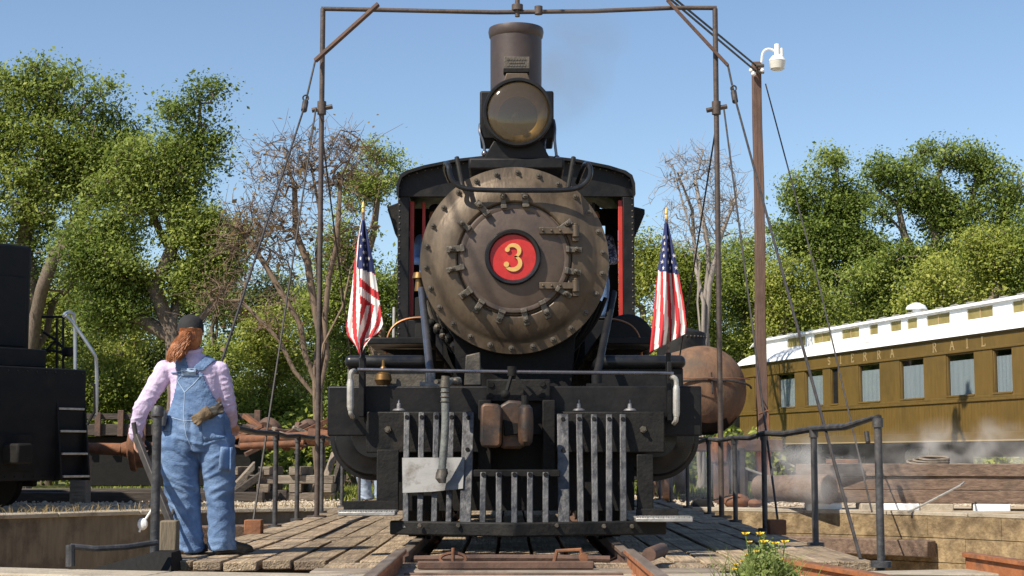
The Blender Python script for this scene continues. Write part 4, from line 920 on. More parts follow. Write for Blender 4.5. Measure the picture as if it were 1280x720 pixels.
sweep('lower_roof', [(W - y, z) for y, z in prof], M['white'], True)
# clerestory: solid strips between windows
cw = [(960, 982), (992, 1013), (1026.5, 1048), (1060.5, 1071), (1086, 1099.5), (1106.5, 1119), (1130.5, 1159), (1180, 1212), (1236, 1262)]
ch = []
for a, b_ in cw:
    a2 = hit(a) ; ch.append((a2, hit(b_)))
x_ = ch[-1][1] + 0.9
while x_ < CL - 1.5: ch.append((x_, x_ + 1.0)); x_ += 1.9
xp_ = 0.0; zc0, zc1 = z1 + 0.05, z2 - 0.05
strip('clerestory_rail', 0, CL, 0.58, 0.64, z1 - 0.03, zc0 - 0.001, M['white']); strip('clerestory_rail', 0, CL, 0.58, 0.64, zc1 + 0.001, z2, M['white'])
for (a, b_) in ch + [(CL, CL)]:
    strip('clerestory_panel', xp_, a, 0.581, 0.639, zc0, zc1, M['white']); xp_ = b_
    if b_ > a:
        p_ = strip('clerestory_window', a, b_, 0.61, 0.63, zc0, zc1, M['amber'])
        if b_ - a > 0.8: strip('mullion', (a + b_) / 2 - 0.02, (a + b_) / 2 + 0.02, 0.595, 0.609, zc0 + 0.01, zc1 - 0.01, M['letter'], 0, p_)
strip('clerestory_rail', 0, CL, W - 0.64, W - 0.58, z1 - 0.03, z2, M['white'])
strip('clerestory_end', -0.03, 0.03, 0.645, W - 0.645, z1 - 0.25, z2 + 0.02, M['white'])
up = [(0.5, z2 - 0.015), (0.5, z2 + 0.03), (0.75, z2 + 0.1), (W / 2, z3), (W - 0.75, z2 + 0.1), (W - 0.5, z2 + 0.03), (W - 0.5, z2 - 0.015)]
sweep('upper_roof', up, M['white'], False)
# roof walk and vents
b = MB()
for k in range(30):
    x = 0.5 + k * 0.7
    if x < CL: b.bx(x, x + 0.3, 0.7, 0.74, z2 + 0.1, z2 + 0.125)
b.build('roof_hooks', M['grip'], co, local=True, kind='stuff')
for px in (1102,):
    x = hit(px); b = MB(); b.lathe([(0.1, 0), (0.1, 0.1), (0.26, 0.12), (0.22, 0.2), (0.08, 0.27), (0, 0.28)], (x, 0.95, z2 + 0.1), n=20); b.build('roof_vent', M['white'], co, local=True)
# lettering on the letterboard
S_ = [(0.72, 0.72)] + ar2(0.5, 0.72, 0.24, 0.24, 20, 270, 10) + ar2(0.5, 0.26, 0.26, 0.24, 90, -160, 10)
GL = {'S': [S_], 'I': [[(0.5, 0), (0.5, 1)], [(0.3, 0), (0.7, 0)], [(0.3, 1), (0.7, 1)]],
      'E': [[(0.25, 0), (0.25, 1)], [(0.12, 0), (0.8, 0)], [(0.12, 1), (0.78, 1)], [(0.25, 0.52), (0.62, 0.52)], [(0.8, 0), (0.8, 0.2)], [(0.78, 1), (0.78, 0.8)]],
      'R': [[(0.25, 0), (0.25, 1)], [(0.1, 0), (0.42, 0)], [(0.1, 1), (0.5, 1)] + ar2(0.52, 0.76, 0.26, 0.24, 90, -90, 8) + [(0.25, 0.52)], [(0.5, 0.52), (0.85, 0)], [(0.75, 0), (0.95, 0)]],
      'A': [[(0.15, 0), (0.5, 1)], [(0.5, 1), (0.85, 0)], [(0.3, 0.36), (0.7, 0.36)], [(0.03, 0), (0.28, 0)], [(0.72, 0), (0.97, 0)]],
      'L': [[(0.25, 0), (0.25, 1)], [(0.1, 0), (0.8, 0)], [(0.1, 1), (0.42, 1)], [(0.8, 0), (0.8, 0.22)]]}
hL = 0.2
for chr_, px in (('S', 1036), ('I', 1050.5), ('E', 1065.5), ('R', 1081), ('R', 1098.5), ('A', 1115), ('R', 1168), ('A', 1190), ('I', 1209), ('L', 1229.5)):
    b = MB(); x = hit(px)
    for stv in GL[chr_]:
        ribbon(b, [((u - 0.5) * 0.22, v * hL) for u, v in stv], 0.03, (x, -0.014, zw1 + 0.085), (1, 0, 0), (0, 0, 1), 0.004)
    b.build('letter', M['letter'], co, local=True)
b = MB()
for k in range(5): b.bx(hit(1073) + k * 0.1, hit(1073) + k * 0.1 + 0.05, 0.03, 0.06, z0 + 0.155, z0 + 0.17)
b.build('faint_marks', M['grip'], co, local=True, kind='stuff')
# underframe: truss, battery box, air cylinder, trucks
strip('truss_rod', 3.5, CL - 3, 0.35, 0.39, 0.62, 0.66, M['dark']); strip('centre_sill', 0.2, CL - 0.2, 1.2, 1.75, 0.85, z_sill - 0.07, M['dark'])
b = MB(); xx = hit(1125); b.cyl((xx - 0.6, 0.55, 0.85), (xx + 0.5, 0.55, 0.85), 0.2, n=24); b.build('air_cylinder', M['grip'], co, 0.02, local=True)
for px in (1070, 1150): strip('battery_box', hit(px) - 0.5, hit(px) + 0.5, 0.4, 1.0, 0.5, z_sill - 0.07, M['dark'], 0.02)
for xt in (2.2, CL - 3.0):
    tk = thing('truck', None, None); tk.parent = co
    for yy in (0.75, W - 0.75):
        b = MB(); b.bx(xt - 1.5, xt + 1.5, yy - 0.26, yy - 0.16, 0.42, 0.62); b.bx(xt - 0.4, xt + 0.4, yy - 0.28, yy - 0.14, 0.3, 0.75); b.build('side_frame', M['dark'], tk, 0.02, local=True)
        for dx in (-1.1, 1.1):
            b = MB(); b.lathe([(0, -0.06), (0.1, -0.06), (0.14, 0), (0.4, 0.01), (0.46, -0.03), (0.46, 0.08), (0.49, 0.12), (0, 0.12)], (xt + dx, yy, 0.46), (0, 1 if yy < 1.5 else -1, 0), 32); b.build('wheel', M['rust2'], tk, local=True)
    for px in (1,):
        b = MB(); b.tube([(xt - 1.4, 0.45, 0.7), (xt - 0.7, 0.45, 0.55), (xt, 0.45, 0.72), (xt + 0.7, 0.45, 0.55), (xt + 1.4, 0.45, 0.7)], 0.03, 6); b.build('equaliser', M['grip'], tk, local=True)
# its rails
c, s_ = math.cos(co.rotation_euler.z), math.sin(co.rotation_euler.z)
def coW(x, y, z): return Vector((CO.x + c * x - s_ * y, CO.y + s_ * x + c * y, z))
for yy in (0.75, W - 0.75):
    tag(rail_mb(coW(-4, yy, GZ - 0.12), coW(CL + 3, yy, GZ - 0.12), 0.14).build('rail', [M['rust2'], M['rust2']]), 'rusty rail under the far side of the gold coach' if yy > 1.5 else 'rusty rail under the near side of the gold coach', 'rail', kind='structure')

# ------------------------------------------------------------------ old tank car, end on
tkx = P(880, 488, 32.0); TR = 0.87
tc_ = thing('tank_car', 'old rusty tank car seen end on beside the gold coach', 'tank car', (tkx.x, 31.6, GZ), R(7))
tz = tkx.z - GZ
prof = [(0, -0.5), (0.2, -0.49), (0.45, -0.42), (0.68, -0.27), (0.82, -0.1), (TR, 0.06), (TR, 0.25)]
b = MB(); b.lathe(prof + [(TR + 0.008, 0.26), (TR + 0.008, 0.34), (TR, 0.35), (TR, 3.0), (TR - 0.006, 3.01), (TR - 0.006, 7.0), (0.6, 7.3), (0, 7.4)], (0, 0.2, tz), (0, 1, 0), 64); b.build('tank_shell', M['tankrust'], tc_, local=True, angle=25)
b = MB(); b.lathe([(0, 0.62), (0.1, 0.62), (0.12, 0.52), (0.34, 0.46), (0.5, 0.4), (0.52, 0.36), (0.52, -0.2)], (0.2, 3.0, tz + TR + 0.06), n=36); dm = b.build('dome', M['black2'], tc_, local=True)
b = MB()
for k in range(36): a = 2 * math.pi * k / 36; b.ball((0.2 + 0.524 * math.cos(a), 3.0 + 0.524 * math.sin(a), tz + TR + 0.36), 0.02, 6, 4)
b.build('dome_rivets', M['bolt'], dm, local=True, kind='stuff')
b = MB(); b.tube([(1.005 * TR * math.sin(t), 0.1 - 0.58 * (1 - abs(math.sin(t)) ** 2.6) ** 0.55 - 0.03, tz + 0.2) for t in np.linspace(-1.35, 1.35, 22)], 0.012, 5); b.build('end_seam', M['rust'], tc_, local=True)
# hand rail round the end and its bracket, seam rivets, lower dark band
b = MB(); b.tube([(TR * 1.02 * math.sin(t), -0.30 - 0.3 * math.cos(t) + 0.3, tz + 0.02 + 0.16 * math.cos(t * 1.0)) for t in np.linspace(-1.5, 1.5, 20)], 0.022, 6); b.build('end_rail', M['cable'], tc_, local=True)
b = MB(); b.bar((0.02, -0.33, tz + 0.32), (0.04, -0.34, tz - 0.1), 0.03, 0.02, (0, 1, 0)); b.bar((-0.05, -0.34, tz + 0.2), (0.12, -0.34, tz + 0.16), 0.03, 0.05, (0, 1, 0)); b.build('rail_bracket', M['cable'], tc_, 0.004, local=True)
b = MB(); b.lathe([(0.655, 0), (0.83, 0.17), (TR + 0.012, 0.33)], (0, -0.1, tz), (0, 1, 0), 64)
b.v = [v for v in b.v]; b.f = [f for f in b.f if max(b.v[i][2] for i in f) < tz - 0.52 and max(b.v[i][2] for i in f) > tz - 2]; b.mi = [0] * len(b.f)
b.build('end_band', M['black2'], tc_, local=True, kind='stuff')
b = MB(); b.bx(-1.25, 1.25, -0.9, 0.2, tz - TR - 0.33, tz - TR - 0.1); b.build('end_beam', M['rust2'], tc_, 0.02, local=True)
b = MB(); b.bx(-0.9, 0.9, 0.0, 7.2, tz - TR - 0.3, tz - TR - 0.05); b.build('frame', M['dark'], tc_, local=True)
b = MB(); b.bx(-0.2, 0.16, -1.3, -0.9, tz - TR - 0.5, tz - TR - 0.1); b.bx(-0.24, 0.02, -1.55, -1.25, tz - TR - 0.55, tz - TR - 0.06); b.build('coupler', M['rust'], tc_, 0.04, local=True)
for yy in (0.5, 2.0, 5.5, 7.0):
    for s in (-1, 1):
        b = MB(); b.lathe([(0, -0.05), (0.1, -0.05), (0.13, 0), (0.36, 0.01), (0.41, -0.03), (0.41, 0.08), (0.44, 0.12), (0, 0.12)], (s * 0.8, yy, 0.44), (-s, 0, 0), 28); b.build('wheel', M['rust2'], tc_, local=True)
for s in (-1, 1): b = MB(); b.bx(s * 0.93, s * 1.03, 0.1, 2.4, 0.4, 0.62); b.build('truck_side', M['dark'], tc_, 0.02, local=True)
b = MB(); b.bar((0.3, -1.0, 0.72), (1.15, -1.05, 0.42), 0.04, 0.13, (0, 1, 0)); b.build('pale_board', M['grip'], tc_, 0.006, local=True)
b = MB(); b.cyl((1.0, -0.8, 0.42), (1.0, -0.8, 1.7), 0.018); b.cyl((0.99, -0.2, 1.7), (1.0, -0.8, 1.75), 0.018); b.build('grab_rod', M['rust'], tc_, local=True)
for s in (-1, 1):
    p0 = Vector((tkx.x + s * 0.75, 28.8, GZ - 0.12)); p1 = p0 + Vector((-1.2, 10, 0))
    tag(rail_mb(p0, p1, 0.14).build('rail', [M['rust2'], M['rust2']]), 'rusty rail under the %s wheels of the tank car' % ('left' if s < 0 else 'right'), 'rail', kind='structure')

# ------------------------------------------------------------------ diesel switcher at the left edge
DY = 27.0
dp = P(126, 590, DY); ang = math.atan2(0.62, -0.78)     # its length runs away to the left
dl = thing('diesel_locomotive', 'dark diesel switcher end with corner steps and pale handrails at the left edge', 'locomotive', (dp.x - 0.3, DY - 0.2, GZ + 0.04), ang)
# local: x runs back along the engine, +y = its side that faces left-down (towards the viewer)
def dbox(name, x0, x1, y0, y1, z0, z1, m_, bev=0.02, par=dl):
    b = MB(); b.bx(x0, x1, y0, y1, z0, z1); return b.build(name, m_, par, bev, local=True)
zwk = ZP(464, DY) - GZ
dbox('walkway', 0.35, 9, -0.3, 2.6, zwk - 0.12, zwk, M['loco_dark'])
dbox('side_skirt', 0.75, 9, 2.35, 2.6, zwk - 0.75, zwk - 0.121, M['loco_dark'])
dbox('hood', 0.75, 8.0, 0.5, 1.9, zwk + 0.001, ZP(312, DY) - GZ, M['loco_dark'], 0.06)
dbox('tool_box', 0.42, 0.7, 0.4, 2.3, zwk + 0.001, zwk + 0.3, M['loco_dark'], 0.02)
dbox('end_plate', 0.28, 0.345, -0.3, 2.6, 0.45, zwk - 0.01, M['loco_dark'])
b = MB()
for k in range(16):
    for zz in (0.52, zwk - 0.08): b.ball((0.28, -0.22 + k * 0.18, zz), 0.018, 6, 4)
b.build('rivets', M['loco_dark'], dl, local=True, kind='stuff')
dbox('hood_door', 0.725, 0.749, 0.62, 1.16, zwk + 0.35, zwk + 1.5, M['loco_dark'], 0.01); dbox('hood_door', 0.725, 0.749, 1.24, 1.78, zwk + 0.35, zwk + 1.5, M['loco_dark'], 0.01)
dbox('drawbar_plate', 0.255, 0.279, 0.75, 1.55, 0.6, 1.2, M['dark'], 0.01)
dbox('frame', 0.36, 9, 0.4, 1.9, 0.75, zwk - 0.13, M['dark'])
for yy in (-0.3, 2.02):
    stp = thing('steps', None, None); stp.parent = dl
    for k in range(4):
        z = 0.5 + k * 0.37; dbox('tread', 0.3 - 0.06 * (3 - k) - 0.05, 0.72, yy + 0.04, yy + 0.54, z, z + 0.035, M['grip'], 0.005, stp)
        dbox('riser', 0.56, 0.6, yy + 0.04, yy + 0.54, z + 0.036, z + 0.36, M['loco_dark'], 0.0, stp)
    for e in (yy, yy + 0.55):
        b = MB(); b.prism([(0.1, 0.45), (0.78, 0.45), (0.78, zwk - 0.14), (0.33, zwk - 0.14)], e, e + 0.03); b.build('stringer', M['loco_dark'], stp, 0.004, local=True)
for (pts, nm) in (([(80, 395), (82, 391), (89, 390), (94, 395), (94, 520), (90, 523)], 'handrail'), ([(82, 394), (92, 404), (118, 442), (121, 450), (121, 516), (117, 520)], 'handrail')):
    b = MB(); b.tube(smooth([dl.matrix_basis.inverted() @ P(px, py, DY - 0.2 + 0.1 * i) for i, (px, py) in enumerate(pts)], 2), 0.03, 8); b.build(nm, M['rail_grey'], dl, local=True)
Mi = dl.matrix_basis.inverted()
b = MB()
for p0, p1 in (((52, 396), (82, 396)), ((71, 398), (71, 464)), ((79, 396), (79, 464)), ((52, 437), (78, 440)), ((54, 415), (70, 425)), ((70, 425), (58, 438)), ((70, 425), (80, 437))):
    b.cyl(Mi @ P(*p0, DY + 0.9), Mi @ P(*p1, DY + 0.9), 0.022, n=6)
b.build('stanchions', M['loco_dark'], dl, local=True, kind='stuff')
b = MB(); b.tube([Mi @ P(114, 480, DY - 0.3), Mi @ P(118, 481, DY - 0.3), Mi @ P(118, 515, DY - 0.3), Mi @ P(109, 531, DY - 0.3)], 0.025, 6); b.build('uncoupling_lever', M['loco_dark'], dl, local=True)
b = MB(); b.box(Mi @ P(86, 440, DY + 0.5), (0.2, 0.16, 0.16)); b.build('lamp', M['dark'], dl, 0.03, local=True)
for xx in (1.4, 3.4, 6.0):
    for yy, s in ((0.45, 1), (1.85, -1)):
        b = MB(); b.lathe([(0, -0.05), (0.12, -0.05), (0.15, 0), (0.42, 0.01), (0.48, -0.03), (0.48, 0.08), (0.51, 0.12), (0, 0.12)], (xx, yy, 0.5), (0, s, 0), 28); b.build('wheel', M['dark'], dl, local=True)
for yy in (0.3, 1.95): dbox('truck_side', 0.7, 4.1, yy, yy + 0.1, 0.35, 0.75, M['dark'], 0.03)
dbox('coupler', -0.15, 0.28, 1.0, 1.3, 0.72, 1.05, M['dark'], 0.04)

# ------------------------------------------------------------------ pole with yard light, guy, overhead wires
PP = P(952.5, 500, 32.0); ptop = ZP(78, 32)
up_ = thing('utility_pole', 'tall square brown wooden pole with a yard light on top and orange painted foot', 'utility pole', (PP.x, 32.0, GZ))
b = MB(); n = 7; vv = []
for i in range(n + 1):
    z = GZ - 0.3 + (ptop - GZ + 0.3) * i / n; r = 0.108 - 0.022 * i / n; dx = 0.012 * math.sin(i * 1.7)
    vv += [(PP.x - r + dx, 32 - r, z), (PP.x + r + dx, 32 - r, z), (PP.x + r + dx, 32 + r, z), (PP.x - r + dx, 32 + r, z)]
b.add(vv, [(i * 4 + k, i * 4 + (k + 1) % 4, i * 4 + 4 + (k + 1) % 4, i * 4 + 4 + k) for i in range(n) for k in range(4)] + [(0, 1, 2, 3)[::-1], (n * 4, n * 4 + 1, n * 4 + 2, n * 4 + 3)])
b.build('shaft', M['pole'], up_, 0.012)
b = MB(); b.bx(PP.x - 0.14, PP.x + 0.14, 31.86, 32.14, GZ + 0.35, ZP(556, 32)); b.build('painted_foot', M['orangepaint'], up_, 0.012)
lm = thing('yard_light', None, None); lm.parent = up_
b = MB(); b.tube(smooth([P(952, 78, 31.86), P(953, 66, 31.82), P(958, 61, 31.8), P(966, 62, 31.8), P(971, 67, 31.8)]), 0.026, 10); b.build('arm', M['white'], lm)
q = P(971.5, 70, 31.8)
b = MB(); b.lathe([(0.05, 0.24), (0.055, 0.22), (0.055, 0.02), (0.1, 0.0), (0.15, -0.06), (0.17, -0.1), (0.165, -0.11)], (q.x, q.y, q.z), n=24); b.cyl((q.x + 0.09, q.y, q.z), (q.x + 0.09, q.y, q.z + 0.16), 0.03); b.build('lamp_head', M['white'], lm)
M['lampglass'] = mat('frosted_lamp_glass', (0.55, 0.53, 0.46), (0.62, 0.6, 0.54), 6, 0.25)
b = MB(); b.lathe([(0.165, -0.1), (0.16, -0.14), (0.14, -0.26), (0.12, -0.28), (0, -0.28)], (q.x, q.y, q.z), n=24); b.build('lamp_bowl', M['lampglass'], lm)
b = MB(); b.ball(P(942, 92, 31.8), 0.05); b.ball(P(939, 88, 31.8), 0.045); b.ball(P(953, 88, 31.8), 0.04); b.build('insulators', M['white'], up_, kind='stuff')
b = MB(); b.cyl(P(945, 82, 31.84), P(955, 82, 31.84), 0.035); b.cyl(P(945, 90, 31.84), P(955, 90, 31.84), 0.035); b.build('clamp_bolts', M['bolt'], up_, kind='stuff')
def catenary(a, c, sag, n=24): return [a.lerp(c, i / n) - Vector((0, 0, 4 * sag * (i / n) * (1 - i / n))) for i in range(n + 1)]
w0, w1 = P(945, 82, 31.9), P(945, 89, 31.9)
far = Vector((-9.35, 0.2, 8.9))
b = MB(); b.tube(catenary(w0, far, 0.05), 0.02, 6); tag(b.build('overhead_wire', M['cable']), 'upper of two black wires running from the yard light pole over the turntable', 'wire', 'overhead wires')
b = MB(); b.tube(catenary(w1, far + Vector((0.5, -0.6, -0.25)), 0.12), 0.02, 6)
tag(b.build('overhead_wire', M['cable']), 'lower of two black wires, meeting the pole below its white insulators', 'wire', 'overhead wires')
b = MB(); b.tube([P(957, 105, 31.9), P(1024, 356, 28.5), P(1090, 640, 25.2)], 0.014, 6); b.cyl(P(1083, 540, 26.4), P(1085, 553, 26.3), 0.04)
tag(b.build('guy_wire', M['cable']), 'guy wire slanting from the top of the brown pole down to the pit edge', 'wire')
pz = gz(far.x, far.y); b = MB(); b.cyl((far.x, far.y, pz - 0.3), (far.x, far.y, far.z + 0.3), 0.14, 0.09, 10)
tag(b.build('utility_pole', M['pole'], loc=(far.x, far.y, pz)), 'second wooden pole carrying the overhead wires near the camera', 'utility pole')

# ------------------------------------------------------------------ timber stacks, junk, rails in the yard
def timber(name, p0, p1, w_, h, m_, label=None, group=None, bev=0.02, cat='timber'):
    p0 = Vector(p0); p1 = Vector(p1); n = 8; d = (p1 - p0); L = d.length; d.normalize(); sx = d.cross(Vector((0, 0, 1))).normalized(); b = MB(); vv = []
    sd_ = random.uniform(0, 99)
    for i in range(n + 1):
        p = p0 + d * (L * i / n); j = [0.02 * noise.noise((i * 0.9, sd_, k)) * (h / 0.3) for k in range(4)]
        vv += [p - sx * (w_ / 2 + j[0]), p + sx * (w_ / 2 + j[1]), p + sx * (w_ / 2 + j[2]) + Vector((0, 0, h + j[1])), p - sx * (w_ / 2 + j[3]) + Vector((0, 0, h + j[2]))]
    b.add(vv, [(i * 4 + k, i * 4 + (k + 1) % 4, i * 4 + 4 + (k + 1) % 4, i * 4 + 4 + k) for i in range(n) for k in range(4)] + [(3, 2, 1, 0), (n * 4, n * 4 + 1, n * 4 + 2, n * 4 + 3)])
    o = b.build(name, m_, bev=bev, loc=tuple((p0 + p1) / 2))
    return tag(o, label, cat, group)
zt0 = gz(0, 27) + 0.1
a0 = P(955, 630, 27.6); a1 = P(1300, 640, 26.6); a0.z = a1.z = zt0 + 0.02
dv = (a1 - a0).normalized(); sv = Vector((-dv.y, dv.x, 0))
GB = 'timbers stacked by the pit'
for k, (st_, h, off, mm, lab) in enumerate(((0.8, 0.21, 0.0, 'timber', 'lowest long weathered timber of the stack, lying on pale blocks'), (0.3, 0.22, 0.03, 'timber', 'middle long weathered timber of the stack in front of the coach'), (0.55, 0.2, -0.01, 'timber', 'top long weathered timber of the stack, with a cord tied over it'))):
    z_ = (0.0, 0.214, 0.438)[k]
    timber('timber_baulk', a0 + dv * st_ + sv * off + Vector((0, 0, z_)), a1 + sv * off + Vector((0, 0, z_)), 0.36, h, M[mm], lab, GB, 0.01)
timber('timber_baulk', a0 + sv * 0.45 + dv * 0.7, a1 + sv * 0.45, 0.4, 0.3, M['timber'], 'thick timber at the back of the stack, hidden behind the lowest one', GB)
timber('timber_baulk', a0 + sv * 0.45 + dv * 1.2 + Vector((0, 0, 0.31)), a1 + sv * 0.45 + Vector((0, 0, 0.31)), 0.36, 0.33, M['tie'], 'pale topped timber at the back of the stack beside the coach', GB)
# round log at the left end of the stack
b = MB(); q = P(948, 622, 27.9); e = q + Vector((1.0, -1.1, 0)); b.tube([Vector((q.x, q.y, zt0 + 0.25)), Vector((e.x, e.y, zt0 + 0.25))], [0.21, 0.25], 18); tag(b.build('log', M['timber'], bev=0.02, loc=(q.x, q.y, zt0)), 'short thick brown log lying at the left end of the timber stack', 'log')
for i, px in enumerate((1035, 1095, 1130, 1170, 1235)):
    p = P(px, 632 + i, 26.9); b = MB(); b.bx(-0.28 + 0.05 * (i % 2), 0.3, -0.2, 0.2, -0.13, 0.0)
    o = b.build('white_block', M['coping'] if i % 2 else M['white'], bev=0.02, local=True); o.location = (p.x, a0.y + (a1.y - a0.y) * (p.x - a0.x) / (a1.x - a0.x), zt0 + 0.015); o.rotation_euler = (0, 0, random.uniform(-0.3, 0.3))
    tag(o, ['flat pale block under the left part of the long timber stack', 'grey block under the timber stack just left of the end railing post', 'white block under the stack just right of the end railing post', 'grey block under the stack where the cord comes down', 'white block under the right end of the timber stack'][i], 'block', 'blocks under the timbers')
b = MB(); b.tube([P(1205, 603, 26.45), P(1200, 607, 26.3), P(1160, 628, 26.2), P(1135, 640, 26.1)], 0.018, 6); tag(b.build('cord', M['grip']), 'pale cord tied over the long timber and pegged at the pit edge', 'cord')
b = MB()
for k in range(3):
    c_ = P(1160 + 4 * k, 588, 27.0); b.tube(arc((c_.x, c_.y, zt0 + 0.69 + 0.03 * k), 0.34 - 0.05 * k, 0, 360, 26, (1, 0, 0), (0, 0.5, 0.12)), 0.022, 6)
tag(b.build('hose_coil', M['tie']), 'loose coil of brown hose lying on top of the timber stack', 'hose', kind='thing')
b = MB(); p = P(1053, 588, 27); b.bx(p.x - 0.25, p.x + 0.25, p.y - 0.1, p.y + 0.1, zt0 + 0.67, zt0 + 0.74); tag(b.build('board_offcut', M['rust'], bev=0.01, loc=(p.x, p.y, zt0 + 0.67)), 'short reddish board offcut on top of the timber stack', 'board')
# small iron things between the pit and the tank car
b = MB(); p = P(876, 632, 28.4); b.prism([(p.x - 0.18, GZ), (p.x - 0.08, GZ + 0.16), (p.x + 0.2, GZ + 0.13), (p.x + 0.25, GZ)], p.y, p.y + 0.3); b.bar((p.x + 0.2, p.y + 0.1, GZ + 0.12), (p.x + 0.65, p.y, GZ + 0.24), 0.03, 0.03); tag(b.build('switch_stand', M['dark'], bev=0.02, loc=(p.x, p.y, GZ)), 'small dark iron stand with a side handle on the gravel', 'switch stand')
b = MB(); p = P(921, 624, 28.6); b.ball((p.x, p.y, GZ + 0.1), (0.24, 0.2, 0.14), 10, 7); b.ball((p.x + 0.3, p.y - 0.1, GZ + 0.07), (0.14, 0.12, 0.08), 8, 6); tag(b.build('scrap_lump', M['rust'], loc=(p.x, p.y, GZ)), 'rounded rust red lump of scrap iron near the log', 'scrap iron')
for i, px in enumerate((905, 919, 925)):
    p = P(px, 590, 30.2); b = MB(); b.bx(p.x - 0.09 - 0.1 * (i == 0), p.x + 0.09, 30.1, 30.3, GZ, ZP(565 - 3 * i, 30.2)); tag(b.build('stub_post', M['darktimber'] if i else M['rust2'], bev=0.02, loc=(p.x, 30.2, GZ)), ['broad rusty stub post beside the tank car truck', 'dark stub post between two others by the tank car', 'tallest dark stub post, nearest the brown pole'][i], 'post', 'stub posts by the tank car')
# left yard: dark rails/timbers across, wheelset, junk, tie stacks
for i, (px0, px1, py, Y, h, mm) in enumerate(((-10, 330, 607, 31.5, 0.2, 'darktimber'), (-10, 360, 601, 32.6, 0.22, 'darktimber'), (30, 345, 596, 34.0, 0.22, 'darktimber'))):
    a, c_ = P(px0, py, Y), P(px1, py + 2, Y); a.z = c_.z = gz(0, Y); timber('dark_timber', a, c_, 0.26, h, M[mm], ['front long black timber lying across the yard behind the person', 'middle long black timber lying across the left yard', 'rear long black timber lying across the left yard'][i], 'long timbers across the left yard')
ws = P(160, 560, 30.5); wx = thing('wheelset', 'rusty axle with a flanged wheel lying on the gravel left of the person', 'wheelset', (ws.x, 30.5, GZ))
zz = ZP(562, 30.5)
b = MB(); b.cyl(P(104, 560, 30.5), P(152, 562, 30.5), 0.1, 0.12, 16); b.build('axle', M['rust'], wx)
b = MB(); e = P(152, 562, 30.5); b.lathe([(0, 0), (0.12, 0), (0.15, 0.1), (0.4, 0.16), (0.42, 0.2), (0.42, 0.26), (0.36, 0.28), (0.36, 0.4), (0.12, 0.46), (0.1, 0.62), (0, 0.62)], e, (1, 0.12, 0.06), 32); b.build('wheel', M['rust'], wx)
b = MB(); b.cyl(e + Vector((0.4, 0, 0)), P(184, 563, 30.4), 0.2, 0.12, 14); b.build('journal_box', M['dark'], wx, 0.02)
b = MB(); b.bx(e.x - 0.9, e.x - 0.6, 30.3, 30.7, GZ, zz - 0.11); b.build('chock', M['tie'], wx, 0.02)
# flat wagon behind, dark red
fw = thing('flat_wagon', 'low dark red flat wagon with stakes under the trees at left', 'wagon', (P(200, 560, 41).x, 41, GZ))
x0, x1 = XP(108, 530, 41), XP(330, 530, 41)
b = MB(); b.bx(x0, x1, 40, 42.4, ZP(545, 41), ZP(531, 41)); b.build('deck', M['darktimber'], fw, 0.02)
for k in range(9):
    x = x0 + (x1 - x0) * k / 8; b = MB(); b.bx(x - 0.07, x + 0.07, 39.9, 39.99, ZP(546, 41), ZP(514 + 3 * (k % 2), 41)); b.build('stake', M['rust2'], fw, 0.01)
b = MB(); b.bx(x0, x1, 40.01, 40.06, ZP(525, 41), ZP(518, 41)); b.build('side_rail', M['darktimber'], fw)
b = MB(); b.bx(x0 + 0.2, x1 - 0.2, 40.3, 42.0, GZ + 0.15, ZP(546, 41)); b.build('underframe', M['dark'], fw, 0.02)
# stack of sleepers by the left railing
rs = random.Random(3); tlab = 0
base = P(352, 592, 33.0)
names = []
for lay in range(4):
    for k in range(4 - (lay > 1)):
        z = GZ + 0.17 * lay
        if lay % 2 == 0: a = (base.x - 1.15 + rs.uniform(-.15, .1), 32.6 + 0.34 * k, z); c_ = (base.x + 1.0 + rs.uniform(-.1, .3), 32.65 + 0.34 * k, z)
        else: a = (base.x - 0.9 + 0.62 * k, 32.4 + rs.uniform(-.1, .1), z); c_ = (base.x - 0.85 + 0.62 * k, 34.0, z)
        timber('sleeper', a, c_, 0.24, 0.165, M['tie'], ('%s sleeper of the %s layer in the crossed stack behind the left railing' % ((['front', 'second', 'third', 'rear'] if lay % 2 == 0 else ['left', 'second from left', 'third from left', 'right'])[k], ['bottom', 'second', 'third', 'top'][lay])), 'sleepers in the crossed stack', 0.012, 'sleeper')
for i, (px, py, ang_) in enumerate(((318, 585, 0.5), (308, 582, 0.75), (336, 588, 0.3), (412, 585, 1.2), (424, 583, 1.35))):
    p = P(px, py, 31.9 + 0.3 * i); L = 0.55
    a = Vector((p.x - L * math.cos(ang_), p.y, GZ + 0.01)); c_ = Vector((p.x + L * math.cos(ang_) * 0.3, p.y + 0.2, GZ + L * math.sin(ang_) * 1.4 + 0.1))
    timber('leaning_sleeper', a, c_, 0.2, 0.16, M['tie'] if i % 2 else M['darktimber'], ['dark sleeper leaning in front of the rusty junk right of the person', 'grey sleeper leaning beside the person among the junk', 'low dark sleeper tilted against the left of the stack', 'grey sleeper leaning right of the stack', 'steep dark sleeper at the right end of the junk'][i], 'sleepers leaning on the junk', 0.012, 'sleeper')
